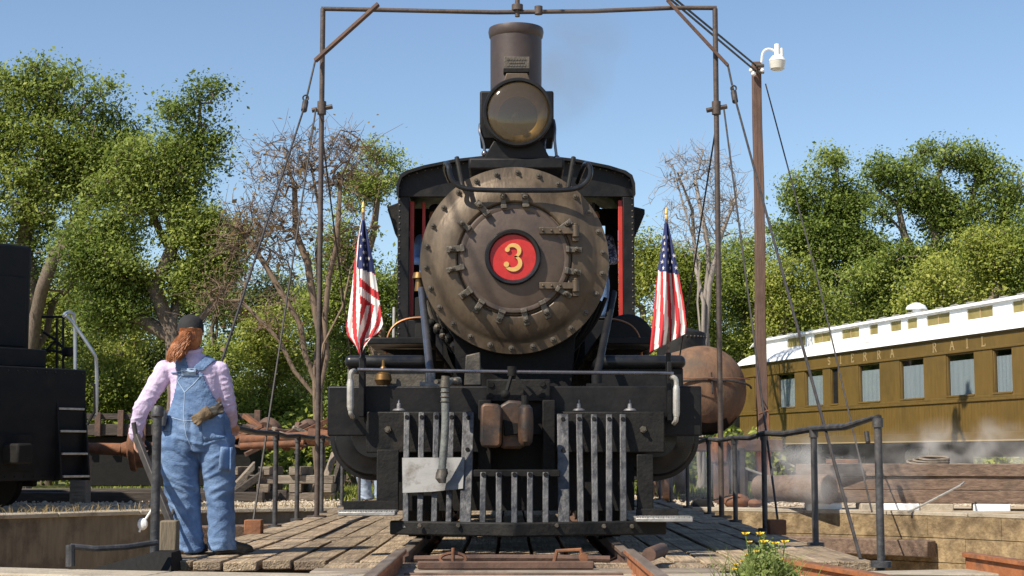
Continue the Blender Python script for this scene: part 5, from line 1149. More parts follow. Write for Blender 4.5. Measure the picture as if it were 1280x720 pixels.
# rusty junk on top: channel beams, plates with holes, pipes
for i in range(7):
    px = 292 + i * 18; Y = 34 + 0.5 * (i % 3); p = P(px, 556 - 4 * (i % 3), Y); b = MB()
    L = 0.8 + 0.3 * (i % 2); an_ = rs.uniform(-0.5, 0.5)
    Mx = Matrix.Rotation(an_, 3, 'Z') @ Matrix.Rotation(rs.uniform(-0.35, 0.35), 3, 'Y')
    for dz, th in ((0.0, 0.05), (0.2, 0.05)): b.box(p + Mx @ Vector((0, 0, dz)), (L, 0.3, th), Mx)
    b.box(p + Mx @ Vector((0, 0.13, 0.1)), (L, 0.04, 0.2), Mx)
    for f in (-0.3, 0, 0.3): b.box(p + Mx @ Vector((f * L, -0.05, 0.1)), (0.06, 0.2, 0.19), Mx)
    tag(b.build('junk_frame', M['rust'] if i % 2 else M['rust2'], bev=0.01, loc=(p.x, p.y, p.z - 0.05)), ['rusty frame nearest the person in the junk heap', 'orange rusty frame second from the person in the heap', 'dark rusty frame leaning low in the junk heap', 'rusty box frame over the left end of the sleepers', 'dark rusty frame over the middle of the sleeper stack', 'orange rusty frame over the right end of the sleepers', 'rusty frame at the far right of the junk heap by the beam'][i], 'scrap frame', 'rusty frames in the junk heap')
for i, (pa, pb, r_, Y) in enumerate((((300, 551), (405, 545), 0.11, 33.2), ((300, 558), (380, 554), 0.07, 32.8), ((385, 545), (412, 548), 0.16, 32.5))):
    b = MB(); b.cyl(P(*pa, Y), P(*pb, Y), r_, n=16); p = P(*pa, Y)
    tag(b.build('scrap_pipe', M['rust'], bev=0.01, loc=tuple(p)), ['long rusty pipe lying across the sleeper stack', 'thinner rusty pipe in front of the junk heap', 'short fat rusty pipe beside the locomotive beam'][i], 'pipe', 'rusty pipes in the junk heap')
for i, (px, py, Y, r_, tx, tz_) in enumerate(((335, 540, 35.5, 0.3, 0.5, 0.5), (386, 538, 35.0, 0.22, -0.4, 0.8))):
    p = P(px, py, Y); b = MB(); b.lathe([(0.1, 0), (0.12, -0.04), (r_ * .85, -0.05), (r_, 0), (r_, 0.12), (0.1, 0.14), (0.1, 0)], (p.x, p.y, p.z), (tx, 1, tz_), 24)
    tag(b.build('scrap_disc', M['rust2'], loc=tuple(p)), ['larger tilted rusty disc with a hole on the junk heap', 'smaller tilted rusty disc by the left gallows pole'][i], 'disc', 'rusty discs on the junk')
for i in range(9):
    px = 292 + i * 13.5; Y = 33.8 + 0.4 * (i % 4); p = P(px, 549 - 3 * (i % 4), Y); an_ = rs.uniform(0, 3.1); L = rs.uniform(0.35, 0.8)
    d = Vector((math.cos(an_), 0.4, rs.uniform(-0.5, 0.5))).normalized() * L
    b = MB(); b.bar(p - d, p + d, rs.uniform(0.06, 0.14), rs.uniform(0.05, 0.12))
    tag(b.build('scrap_bar', M[('rust', 'rust2', 'tie')[i % 3]], bev=0.01, loc=tuple(p)), '%s rusty bar from the left in the tangled junk heap' % ['first', 'second', 'third', 'fourth', 'fifth', 'sixth', 'seventh', 'eighth', 'ninth'][i], 'scrap bar', 'rusty bars tangled in the junk heap')
# white handwheel at the pit edge behind the lever
b = MB(); p = P(178, 655, 26.5); b.ball(p, (0.09, 0.05, 0.1), 10, 7); b.cyl(p, P(190, 637, 26.5), 0.02); b.cyl(p, P(174, 665, 26.5), 0.02)
tag(b.build('white_target', M['white'], loc=tuple(p)), 'small white knob on a rod at the dark pit wall', 'knob', kind='thing')
# ------------------------------------------------------------------ trees
def leaf_mesh(name, cen, size, m_, rng, tint, up=0.35, helio=1.0):
    N = len(cen); c = np.asarray(cen, dtype=np.float32)
    nrm = rng.normal(size=(N, 3)).astype(np.float32); nrm[:, 2] += up; nrm -= np.array(SUN_D, np.float32)[None] * helio; nrm /= np.linalg.norm(nrm, axis=1)[:, None]
    t = rng.normal(size=(N, 3)).astype(np.float32); t -= nrm * np.sum(t * nrm, axis=1)[:, None]; t /= np.linalg.norm(t, axis=1)[:, None]
    bt = np.cross(nrm, t); s = (size * rng.uniform(0.5, 1.0, N) * (1 + 0.9 * (rng.uniform(0, 1, N) < 0.18))).astype(np.float32)[:, None]
    v = np.empty((N, 4, 3), np.float32)
    v[:, 0] = c - t * s * 0.6; v[:, 1] = c + bt * s * 0.36 + nrm * s * 0.12; v[:, 2] = c + t * s * 0.6; v[:, 3] = c - bt * s * 0.36 + nrm * s * 0.12
    me = bpy.data.meshes.new(name)
    me.vertices.add(N * 4); me.vertices.foreach_set('co', v.reshape(-1))
    me.loops.add(N * 4); me.loops.foreach_set('vertex_index', np.arange(N * 4, dtype=np.int32))
    me.polygons.add(N); me.polygons.foreach_set('loop_start', np.arange(0, N * 4, 4, dtype=np.int32))
    try: me.polygons.foreach_set('loop_total', np.full(N, 4, np.int32))
    except Exception: pass
    a = me.attributes.new('tint', 'FLOAT', 'POINT'); a.data.foreach_set('value', np.repeat(np.clip(tint, 0, 1), 4).astype(np.float32))
    me.materials.append(m_); me.update(); return me

def envelope_points(env, n, rng, outer=0.38):
    vol = np.array([e[3] * e[4] * e[5] for e in env]); vol = vol ** 0.8 / (vol ** 0.8).sum(); out = []
    for i in rng.choice(len(env), n, p=vol):
        e = env[i]; d = rng.normal(size=3); d /= np.linalg.norm(d); r = rng.uniform(0, 1) ** outer
        out.append((e[0] + d[0] * r * e[3], e[1] + d[1] * r * e[4], e[2] + d[2] * r * e[5]))
    return np.array(out)

def tree(name, label, group, base, stems, env, ncl, per, lsize, m_leaf, m_bark, seed, rad=0.3, tip=0.02, clump=(0.75, 0.75, 0.5), wiggle=0.16, up=0.35, spray=0, cat='tree', sides=6, gap=1.0):
    rng = np.random.default_rng(seed)
    if per > 20: ncl = int(ncl * 2.2); per = int(per * (1.08 if name == 'oak_tree' else 1.3)); lsize *= 0.31; clump = tuple(c * 0.6 for c in clump)
    root = thing(name, label, cat, base, 0, group)
    nodes = [np.array(base, float)]; par = [-1]; minr = [0.0]
    for st in stems:                                  # world space polylines that start at the base
        prev = 0
        pts = [Vector(base)] + [Vector(p) for p in st]
        q = []
        for a, b_ in zip(pts, pts[1:]):
            k = max(1, int((b_ - a).length / 0.8)); q += [a.lerp(b_, (i + 1) / k) for i in range(k)]
        for i, p in enumerate(q):
            j = 0.05 + 0.05 * i / len(q); nodes.append(np.array(p) + rng.normal(size=3) * j); par.append(prev); prev = len(nodes) - 1
    cl = envelope_points(env, ncl * 3, rng); fq = 0.5
    nv = np.array([noise.noise((p[0] * fq + seed * 3.7, p[1] * fq, p[2] * fq)) + 0.6 * noise.noise((p[0] * 1.05, p[1] * 1.05 + seed, p[2] * 1.3)) for p in cl])
    cl = cl[np.argsort(-nv + rng.uniform(0, gap if per > 20 else 3, len(nv)))[:ncl]]
    arr = np.array(nodes); d0 = np.min(np.linalg.norm(cl[:, None] - arr[None], axis=2), axis=1); cl = cl[np.argsort(d0)]
    buf = np.zeros((len(nodes) + ncl * 9, 3)); buf[:len(nodes)] = arr; cnt = len(nodes); chains = []
    tails = []
    for p in cl:
        d = np.linalg.norm(buf[:cnt] - p, axis=1) + 0.35 * np.maximum(0, buf[:cnt, 2] - p[2])
        d[:1] += 2.0
        k = int(np.argmin(d)); L = np.linalg.norm(p - buf[k]); n = int(min(8, max(1, L / 0.55))); prev = k; tails.append(p + (buf[k] - p) * min(1.0, 1.3 / max(L, 0.01)))
        for i in range(1, n + 1):
            f = i / n; q = buf[k] * (1 - f) + p * f
            if i < n: q = q + rng.normal(size=3) * wiggle * L * 0.3 * math.sin(math.pi * f) + np.array((0, 0, 0.10 * L * math.sin(math.pi * f)))
            buf[cnt] = q; nodes.append(q); par.append(prev); prev = cnt; cnt += 1
    n = cnt; acc = np.zeros(n); leafn = np.ones(n, bool)
    for i in range(n):
        if par[i] >= 0: leafn[par[i]] = False
    kids = [[] for _ in range(n)]
    for i in range(n - 1, -1, -1):
        r = tip ** 2.3 if leafn[i] else acc[i]
        acc[i] = r
        if par[i] >= 0: acc[par[i]] += r; kids[par[i]].append(i)
    rr_ = acc ** (1 / 2.3); sc = rad / max(rr_[0], 1e-6); rr_ = np.maximum(tip, rr_ * (sc if sc < 1 else 1 + (sc - 1) * (rr_ / rr_[0])))
    b = MB(); stack = [(0, None)]
    while stack:
        s_, frm = stack.pop()
        pts = [] if frm is None else [frm]; cur = s_
        while True:
            pts.append(cur); ks = kids[cur]
            if not ks: break
            ks = sorted(ks, key=lambda q: -rr_[q]); cur2 = ks[0]
            for o_ in ks[1:]: stack.append((o_, cur))
            cur = cur2
        if len(pts) > 1:
            rs_ = [float(rr_[q]) for q in pts]
            if frm is not None: rs_[0] = rs_[1]
            if frm is None: rs_[0] *= 1.25
            b.tube([buf[q] for q in pts], rs_, sides if rs_[0] > 0.09 else (5 if rs_[0] > 0.04 else 3), caps=False)
    if spray:                                         # fine bare twigs at the branch ends
        tips = [i for i in range(n) if leafn[i]]
        for i in tips:
            dirv = buf[i] - buf[par[i]]; dirv /= np.linalg.norm(dirv) + 1e-6
            for _ in range(spray):
                d = dirv * 0.6 + rng.normal(size=3) * 0.55 + np.array((0, 0, 0.15)); L = rng.uniform(0.2, 0.6); p0 = buf[i] - dirv * rng.uniform(0, 0.4)
                mid = p0 + d * L * 0.5 + rng.normal(size=3) * 0.06
                b.tube([p0, mid, p0 + d * L + rng.normal(size=3) * 0.1], [tip * 0.8, tip * 0.65, tip * 0.4], 3, caps=False)
    tk = b.build('trunk', m_bark, root, angle=80)
    if per:
        cnts = rng.poisson(per, ncl) * (rng.uniform(0, 1, ncl) < 0.93); tot = int(cnts.sum())
        idx = np.repeat(np.arange(ncl), cnts); g = rng.normal(size=(tot, 3)) * np.array(clump) * 0.6
        g *= rng.uniform(0.6, 1.25, ncl)[idx][:, None]
        tl = np.array([p_ - q for p_, q in zip(cl, tails)]); cen = cl[idx] - tl[idx] * rng.uniform(-0.15, 1.0, tot)[:, None] + g; ct = rng.uniform(0.15, 0.85, ncl)
        big = np.array([noise.noise((p_[0] * 0.28, p_[1] * 0.28, p_[2] * 0.28 + seed)) for p_ in cl]); tint = (ct * 0.4 + big * 0.45)[idx] + rng.uniform(0.05, 0.6, tot)
        me = leaf_mesh('crown', cen - np.array(base), lsize, m_leaf, rng, tint, up)
        o = bpy.data.objects.new('crown', me); COL.objects.link(o); o.parent = root
    return root

def E(px, py, Y, rx, ry, dy=None):
    """crown lobe from a pixel centre and pixel radii"""
    p = P(px, py, Y); k = Y / F; return (p.x, Y, p.z, rx * k, (dy if dy is not None else rx * k * 0.8), ry * k)
def gp(px, Y): p = P(px, 570, Y); return (p.x, Y, gz(0, Y) - 0.1)
def q_(px, py, Y): return P(px, py, Y)
GR = 'trees around the yard'
# the tall oak at the far left, trunk out at the frame's edge
Y = 44
tree('oak_tree', 'tall green oak with crooked limbs filling the upper left edge', GR, gp(20, Y), [[q_(28, 480, Y), q_(40, 400, Y), q_(30, 300, Y), q_(60, 200, Y), q_(75, 130, Y)], [q_(28, 480, Y), q_(70, 380, Y + 1), q_(120, 330, Y), q_(170, 360, Y)], [q_(30, 470, Y), q_(60, 330, Y - 1), q_(110, 250, Y), q_(140, 190, Y)], [q_(28, 460, Y), q_(-20, 300, Y), q_(-30, 150, Y)]],
     [E(70, 105, Y, 40, 42), E(118, 125, Y, 50, 42), E(60, 190, Y, 70, 60), E(130, 200, Y, 60, 60), E(20, 250, Y, 80, 100), E(115, 290, Y, 75, 60), E(-20, 140, Y, 70, 70), E(60, 350, Y, 70, 50), E(110, 390, Y, 50, 40)], 430, 95, 0.27, M['leaf_oak'], M['bark'], 11, 0.42, 0.018)
# the oak with the forked dark trunk behind the person
Y = 41
tree('oak_tree', 'green oak with dark forked trunk standing right behind the person', GR, gp(222, Y), [[q_(220, 470, Y), q_(212, 420, Y), q_(200, 360, Y), q_(213, 300, Y), q_(215, 220, Y), q_(262, 150, Y)], [q_(220, 470, Y), q_(208, 420, Y), q_(170, 400, Y), q_(130, 340, Y), q_(70, 312, Y)], [q_(220, 465, Y), q_(240, 410, Y), q_(275, 375, Y), q_(300, 330, Y), q_(330, 300, Y - 1)], [q_(215, 400, Y), q_(222, 330, Y + 1), q_(180, 250, Y), q_(150, 200, Y)]],
     [E(222, 145, Y, 34, 28), E(266, 118, Y, 24, 26), E(205, 210, Y, 58, 52), E(268, 195, Y, 30, 48), E(160, 260, Y, 55, 50), E(240, 280, Y, 40, 45), E(150, 330, Y, 55, 36), E(95, 300, Y, 60, 50), E(285, 310, Y, 34, 36), E(140, 385, Y, 45, 34), E(245, 345, Y, 40, 30)], 430, 88, 0.25, M['leaf_oak'], M['bark'], 12, 0.36, 0.018)
# brown, nearly bare, many-stemmed tree left of the engine
Y = 36
tree('bare_tree', 'brown nearly bare tree with many fanning stems behind the left gallows pole', GR, gp(400, Y), [[q_(396, 500, Y), q_(394, 420, Y), q_(385, 330, Y), q_(360, 240, Y), q_(350, 190, Y)], [q_(396, 490, Y), q_(372, 400, Y), q_(330, 330, Y), q_(300, 280, Y), q_(280, 250, Y)], [q_(397, 490, Y), q_(408, 400, Y), q_(420, 300, Y), q_(432, 220, Y), q_(440, 170, Y)], [q_(398, 490, Y), q_(425, 380, Y), q_(455, 290, Y), q_(480, 220, Y)], [q_(395, 500, Y), q_(352, 420, Y), q_(300, 380, Y), q_(262, 375, Y)], [q_(396, 470, Y), q_(400, 380, Y + 1), q_(398, 280, Y), q_(392, 200, Y)]],
     [E(345, 210, Y, 40, 45), E(400, 205, Y, 45, 45), E(440, 200, Y, 40, 45), E(310, 290, Y, 48, 45), E(360, 300, Y, 50, 60), E(430, 300, Y, 40, 70), E(280, 365, Y, 35, 35), E(340, 390, Y, 45, 35)], 620, 1.8, 0.10, M['leaf_brown'], M['bark2'], 13, 0.17, 0.0095, clump=(0.6, 0.6, 0.5), wiggle=0.3, spray=7)
# light green tree behind it
Y = 47
tree('leafy_tree', 'light green slender tree between the left gallows pole and the cab', GR, gp(470, Y), [[q_(468, 450, Y), q_(462, 340, Y), q_(470, 250, Y), q_(478, 190, Y)], [q_(468, 450, Y), q_(490, 340, Y), q_(510, 260, Y)], [q_(468, 440, Y), q_(430, 330, Y), q_(420, 260, Y)]],
     [E(480, 190, Y, 26, 22), E(505, 225, Y, 22, 26), E(450, 240, Y, 32, 30), E(495, 290, Y, 38, 40), E(425, 310, Y, 45, 50), E(470, 370, Y, 55, 45), E(540, 330, Y, 45, 60), E(390, 380, Y, 45, 40)], 260, 55, 0.25, M['leaf_bright'], M['bark2'], 14, 0.26, 0.014)
# right side
Y = 43
tree('bare_tree', 'bare grey tree with upright fine twigs right of the cab', GR, gp(876, Y), [[q_(877, 480, Y), q_(880, 380, Y), q_(882, 300, Y), q_(876, 230, Y), q_(872, 190, Y)], [q_(878, 420, Y), q_(868, 330, Y), q_(850, 260, Y), q_(838, 210, Y)], [q_(878, 400, Y), q_(900, 300, Y), q_(918, 240, Y), q_(930, 215, Y)], [q_(877, 380, Y), q_(860, 300, Y + 1), q_(858, 220, Y)]],
     [E(840, 235, Y, 28, 45), E(872, 215, Y, 28, 40), E(905, 235, Y, 28, 45), E(870, 280, Y, 50, 40), E(920, 270, Y, 25, 35)], 300, 0, 0.2, M['leaf_brown'], M['bark3'], 15, 0.13, 0.0095, wiggle=0.24, spray=6)
Y = 58
tree('oak_tree', 'green oak with open crown left of the taller pair behind the coach', GR, gp(1030, Y), [[q_(1032, 420, Y), q_(1030, 330, Y), q_(1036, 260, Y), q_(1040, 210, Y)], [q_(1031, 400, Y), q_(1005, 320, Y), q_(1000, 260, Y)], [q_(1032, 400, Y), q_(1065, 310, Y), q_(1075, 250, Y)]],
     [E(1035, 205, Y, 28, 18), E(1005, 240, Y, 25, 30), E(1060, 250, Y, 35, 30), E(1020, 290, Y, 45, 30), E(985, 300, Y, 30, 26), E(1050, 320, Y, 60, 40)], 380, 75, 0.3, M['leaf_oak'], M['bark'], 16, 0.36, 0.018, gap=2.2)
Y = 55
tree('oak_tree', 'tall green oak with gaps of sky behind the right end of the coach', GR, gp(1165, Y), [[q_(1168, 420, Y), q_(1165, 330, Y), q_(1160, 260, Y), q_(1180, 200, Y)], [q_(1167, 380, Y), q_(1130, 290, Y), q_(1105, 230, Y)], [q_(1166, 370, Y), q_(1200, 290, Y), q_(1225, 210, Y)], [q_(1167, 390, Y), q_(1215, 330, Y), q_(1255, 260, Y)]],
     [E(1185, 190, Y, 45, 20), E(1120, 215, Y, 40, 25), E(1215, 215, Y, 30, 28), E(1150, 245, Y, 45, 28), E(1105, 265, Y, 26, 22), E(1190, 275, Y, 40, 26), E(1250, 240, Y, 40, 45), E(1215, 340, Y, 60, 45), E(1140, 330, Y, 50, 32), E(1270, 330, Y, 40, 60)], 500, 75, 0.29, M['leaf_oak'], M['bark'], 17, 0.42, 0.018, gap=2.0)
# mid-height trees and bushes that close the view: each its own crown
specs = [
 # px, Y, lobes, leaf kind, size, kind
 (60, 50, [(60, 420, 60, 60), (20, 480, 60, 60), (100, 470, 50, 55)], 'leaf_yel', 0.27, 'yellow green spring tree behind the diesel handrails'),
 (150, 52, [(150, 440, 50, 60), (130, 500, 50, 40), (175, 490, 45, 50)], 'leaf_yel', 0.27, 'yellow green bushy tree left of the person'),
 (255, 54, [(260, 440, 45, 60), (240, 500, 45, 45), (290, 480, 40, 55), (275, 350, 40, 50)], 'leaf_bright', 0.27, 'bright green bushy tree behind the head of the person'),
 (335, 50, [(335, 440, 42, 55), (320, 500, 45, 40), (360, 490, 40, 45)], 'leaf_yel', 0.25, 'bright yellow green shrub between the person and the bare tree'),
 (440, 48, [(440, 430, 45, 50), (420, 500, 45, 40), (470, 480, 45, 50), (510, 440, 40, 60)], 'leaf_bright', 0.25, 'green bushy tree behind the left flag'),
 (560, 55, [(550, 420, 60, 90), (600, 460, 60, 70)], 'leaf_bright', 0.3, 'green tree hidden behind the left side of the cab'),
 (690, 55, [(690, 430, 60, 90), (740, 400, 50, 80)], 'leaf_bright', 0.3, 'green tree hidden behind the right side of the cab'),
 (810, 50, [(805, 330, 30, 40), (815, 390, 40, 50), (830, 450, 50, 50), (795, 440, 40, 60)], 'leaf_yel', 0.25, 'yellow green tree between the cab and the right flag'),
 (860, 52, [(870, 370, 40, 50), (845, 330, 30, 30), (880, 440, 50, 40)], 'leaf_yel', 0.27, 'yellow green tree behind the right flag'),
 (925, 54, [(925, 330, 45, 45), (905, 380, 45, 50), (950, 390, 50, 45), (930, 440, 50, 40)], 'leaf_bright', 0.28, 'bright green round tree at the left of the brown pole'),
 (985, 52, [(985, 360, 40, 40), (1010, 400, 45, 35), (970, 420, 45, 35)], 'leaf_yel', 0.26, 'yellow green tree above the far end of the coach roof'),
 (1070, 56, [(1070, 360, 50, 32), (1100, 390, 50, 30), (1040, 385, 45, 35)], 'leaf_bright', 0.28, 'green tree behind the middle of the coach roof'),
 (1200, 50, [(1200, 350, 55, 40), (1240, 330, 45, 50), (1165, 370, 40, 30)], 'leaf_yel', 0.26, 'yellow green tree low behind the right end of the coach'),
 (1290, 50, [(1285, 330, 40, 70), (1300, 420, 60, 70)], 'leaf_oak', 0.28, 'green tree at the right edge behind the coach'),
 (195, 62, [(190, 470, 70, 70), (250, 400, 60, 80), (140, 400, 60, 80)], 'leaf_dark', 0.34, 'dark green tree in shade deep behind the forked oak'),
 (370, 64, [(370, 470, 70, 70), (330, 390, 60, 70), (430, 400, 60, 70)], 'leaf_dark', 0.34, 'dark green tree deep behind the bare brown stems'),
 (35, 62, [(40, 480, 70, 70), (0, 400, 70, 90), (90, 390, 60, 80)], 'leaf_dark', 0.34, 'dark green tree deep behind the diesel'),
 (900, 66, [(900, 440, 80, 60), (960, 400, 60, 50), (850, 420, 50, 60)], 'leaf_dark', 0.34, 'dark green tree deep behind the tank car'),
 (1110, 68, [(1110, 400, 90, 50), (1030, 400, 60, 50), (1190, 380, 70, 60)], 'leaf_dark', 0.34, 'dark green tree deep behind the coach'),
]
for i, (px, Y, lobes, lk, ls, lab) in enumerate(specs):
    env = [E(a, b_, Y, c_, d_) for a, b_, c_, d_ in lobes]; top = min(lobes, key=lambda q: q[1])
    ncl = int(70 + 28 * sum(c_ * d_ for _, _, c_, d_ in lobes) / 2500)
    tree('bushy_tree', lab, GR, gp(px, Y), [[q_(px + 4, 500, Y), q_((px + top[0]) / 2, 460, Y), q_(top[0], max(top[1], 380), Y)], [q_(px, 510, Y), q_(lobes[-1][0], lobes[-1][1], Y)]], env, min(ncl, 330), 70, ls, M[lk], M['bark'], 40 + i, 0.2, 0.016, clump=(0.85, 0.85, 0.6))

# low growth under the trees, and the far edge of the woods
def mass(name, n, xr, yr, ztop, size, m_, seed, step):
    rng = np.random.default_rng(seed); x = rng.uniform(*xr, n); y = rng.uniform(*yr, n)
    h = np.array([ztop * (0.55 + 0.75 * noise.noise((a * step, b_ * step, seed))) + 0.4 for a, b_ in zip(x, y)])
    z = GZ + np.maximum(0.05, h * rng.uniform(0, 1, n) ** 0.6)
    tint = np.clip(0.25 + 0.5 * np.array([noise.noise((a * 0.9, b_ * 0.9, c_ * 0.9)) for a, b_, c_ in zip(x, y, z)]) + rng.uniform(0, 0.4, n), 0, 1)
    me = leaf_mesh(name, np.stack([x, y, z], 1), size, m_, rng, tint, 0.5)
    o = bpy.data.objects.new(name, me); COL.objects.link(o); return tag(o, kind='stuff')
mass('undergrowth', 26000, (-17, 20), (45.5, 51), 2.1, 0.2, M['leaf_yel'], 71, 0.35)
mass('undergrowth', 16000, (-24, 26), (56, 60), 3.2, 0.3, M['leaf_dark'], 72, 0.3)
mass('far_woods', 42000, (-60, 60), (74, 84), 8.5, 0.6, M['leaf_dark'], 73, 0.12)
# ------------------------------------------------------------------ flags on the front beam
def flag(label, sx, top, bot, rows, stripe_fn, stx, y0, seed):
    """rows: (py, left px, right px) outline of the hanging cloth; stripe_fn(s, t) -> colour 0 red 1 white 2 blue; s across 0..1, t down 0..1"""
    root = thing('flag', label, 'flag', tuple(P(stx, 480, y0)), 0, 'flags on the front beam')
    b = MB(); b.cyl(P(stx, 480, y0), P(sx, top, y0), 0.012, n=8); b.build('staff', M['timber'], root)
    b = MB(); pt = P(sx, top, y0); b.lathe([(0, -0.02), (0.012, -0.01), (0.014, 0.01), (0.009, 0.02), (0.015, 0.03), (0.009, 0.06), (0, 0.085)], pt, n=12); b.build('finial', M['gold'], root)
    n, m = 56, 90; b = MB(); vv = []
    pys = [r[0] for r in rows]; lft = [r[1] for r in rows]; rgt = [r[2] for r in rows]; rr = random.Random(seed)
    ph = rr.uniform(0, 6); stars = []
    def pos(s, t):
        py = pys[0] + (pys[-1] - pys[0]) * t
        # lower edge slopes
        L = np.interp(py, pys, lft); Rr = np.interp(py, pys, rgt)
        px = L + (Rr - L) * s
        fold = (0.05 * math.sin(s * 9 + ph + t * 1.6) + 0.03 * math.sin(s * 17 + 2 * ph + t * 2.5)) * min(1, 0.25 + t * 1.2)
        return P(px, py + hem(s) * t ** 6, y0 - 0.05 + fold)
    hem = stripe_fn.hem
    grid = [[pos(i / n, j / m) for i in range(n + 1)] for j in range(m + 1)]
    for row in grid: vv += row
    b.v = [tuple(v) for v in vv]
    for j in range(m):
        for i in range(n):
            b.f.append((j * (n + 1) + i, j * (n + 1) + i + 1, (j + 1) * (n + 1) + i + 1, (j + 1) * (n + 1) + i)); b.mi.append(stripe_fn((i + 0.5) / n, (j + 0.5) / m))
    o = b.build('cloth', [M['flagred'], M['flagwhite'], M['flagblue']], root, angle=70)
    sol = o.modifiers.new('thickness', 'SOLIDIFY'); sol.thickness = 0.004; sol.offset = 0
    st = MB()
    for (s, t) in stripe_fn.stars:
        c_ = pos(s, t); a = pos(min(1, s + 0.03), t) - pos(max(0, s - 0.03), t); a.normalize(); d = pos(s, t + 0.015) - pos(s, t - 0.015); d.normalize()
        nn = a.cross(d); nn.normalize(); nn = nn if nn.y < 0 else -nn; c_ = c_ + nn * 0.006
        ring = []
        for k in range(10):
            r_ = 0.019 if k % 2 == 0 else 0.008; an = math.pi * k / 5; ring.append(c_ + a * (r_ * math.sin(an)) - d * (r_ * math.cos(an)))
        st.add([c_] + ring, [(0, 1 + k, 1 + (k + 1) % 10) for k in range(10)])
    st.build('stars', M['flagwhite'], o, kind='stuff')
    return root
def right_fn(s, t):
    if t < 0.385 + 0.03 * (s - 0.5): return 2
    k = int((s * 1.0 + 0.12 + (1 - t) * 0.13) * 8.2); return (k + 1) % 2 if True else 0
right_fn.hem = lambda s: -24 * s
right_fn.stars = [(0.18 + 0.3 * k + 0.12 * (r % 2), 0.115 + 0.047 * r) for r in range(6) for k in range(2 + (r > 2)) if 0.18 + 0.3 * k + 0.12 * (r % 2) < 0.93]
flag('flag with upright red and white stripes hanging at the right end of the front beam', 833, 272, 480, [(278, 831, 835), (300, 828, 840), (340, 822, 848), (380, 818, 855), (410, 815, 858), (441, 812, 857)], right_fn, 836, 12.2, 3)
def left_fn(s, t):
    if t < 0.34 + 0.05 * s and s > 0.12 - 0.0: return 2
    if s < 0.33 + 0.1 * (t - 0.5):                       # rear fold: stripes run down
        k = int((s * 0.9 + (1 - t) * 0.35) * 9); return k % 2
    if t > 0.62 and s > 0.3:
        k = int((t * 1.2 + s * 1.0) * 7.0); return k % 2
    k = int((t - 0.36 - 0.16 * (s - 0.33)) / 0.062); return (k + 1) % 2
left_fn.hem = lambda s: -46 * max(0, s - 0.5) - 34 * max(0, 0.42 - s)
left_fn.stars = [(0.35 + 0.24 * k + 0.1 * (r % 2), 0.1 + 0.045 * r) for r in range(6) for k in range(1 + (r > 0) + (r > 2)) if 0.35 + 0.24 * k + 0.1 * (r % 2) < 0.92]
flag('flag with bunched slanting folds hanging at the left end of the front beam', 454, 264, 480, [(275, 452, 456), (300, 447, 461), (330, 443, 467), (360, 440, 472), (390, 436, 476), (410, 433, 479), (425, 434, 474), (447, 446, 457)], left_fn, 452, 12.2, 8)

# ------------------------------------------------------------------ people
def remesh(b, name, vox, it=4):
    """one continuous skin from overlapping closed shapes -> numpy-editable mesh"""
    me = bpy.data.meshes.new(name + '_raw'); me.from_pydata(b.v, [], b.f)
    bm = bmesh.new(); bm.from_mesh(me); bmesh.ops.recalc_face_normals(bm, faces=bm.faces); bm.to_mesh(me); bm.free()
    o = bpy.data.objects.new(name + '_raw', me)
    ts = bpy.data.scenes.new('shaping'); ts.collection.objects.link(o)
    r = o.modifiers.new('r', 'REMESH'); r.mode = 'VOXEL'; r.voxel_size = vox
    if it: s_ = o.modifiers.new('s', 'SMOOTH'); s_.iterations = it; s_.factor = 0.5
    vl = ts.view_layers[0]; vl.update(); dg = vl.depsgraph
    out = bpy.data.meshes.new_from_object(o.evaluated_get(dg), depsgraph=dg)
    bpy.data.objects.remove(o); bpy.data.scenes.remove(ts); bpy.data.meshes.remove(me)
    out.name = name; return out
def coords(me):
    a = np.empty(len(me.vertices) * 3, np.float32); me.vertices.foreach_get('co', a); nn = np.empty_like(a); me.vertices.foreach_get('normal', nn)
    return a.reshape(-1, 3), nn.reshape(-1, 3)
def wrinkle(me, fn):
    a, nn = coords(me)
    d = np.array([fn(Vector(p)) for p in a], np.float32)
    a = a + nn * d[:, None]; me.vertices.foreach_set('co', a.reshape(-1)); me.update()
def keep(me, fn):
    bm = bmesh.new(); bm.from_mesh(me)
    bmesh.ops.delete(bm, geom=[f for f in bm.faces if not fn(f.calc_center_median())], context='FACES'); bm.to_mesh(me); bm.free()
def put(name, me, m_, parent, thick=0):
    off = base_of(parent); me.transform(Matrix.Translation(-Vector(off))); me.materials.clear(); me.materials.append(m_); me.shade_smooth()
    o = bpy.data.objects.new(name, me); COL.objects.link(o); o.parent = parent
    if thick: s_ = o.modifiers.new('t', 'SOLIDIFY'); s_.thickness = thick; s_.offset = 0
    return o
def caps(b, p0, p1, r0, r1, n=14):
    p0 = Vector(p0); p1 = Vector(p1); b.cyl(p0, p1, r0, r1, n); b.ball(p0, r0 * 0.995, n, 8); b.ball(p1, r1 * 0.995, n, 8)
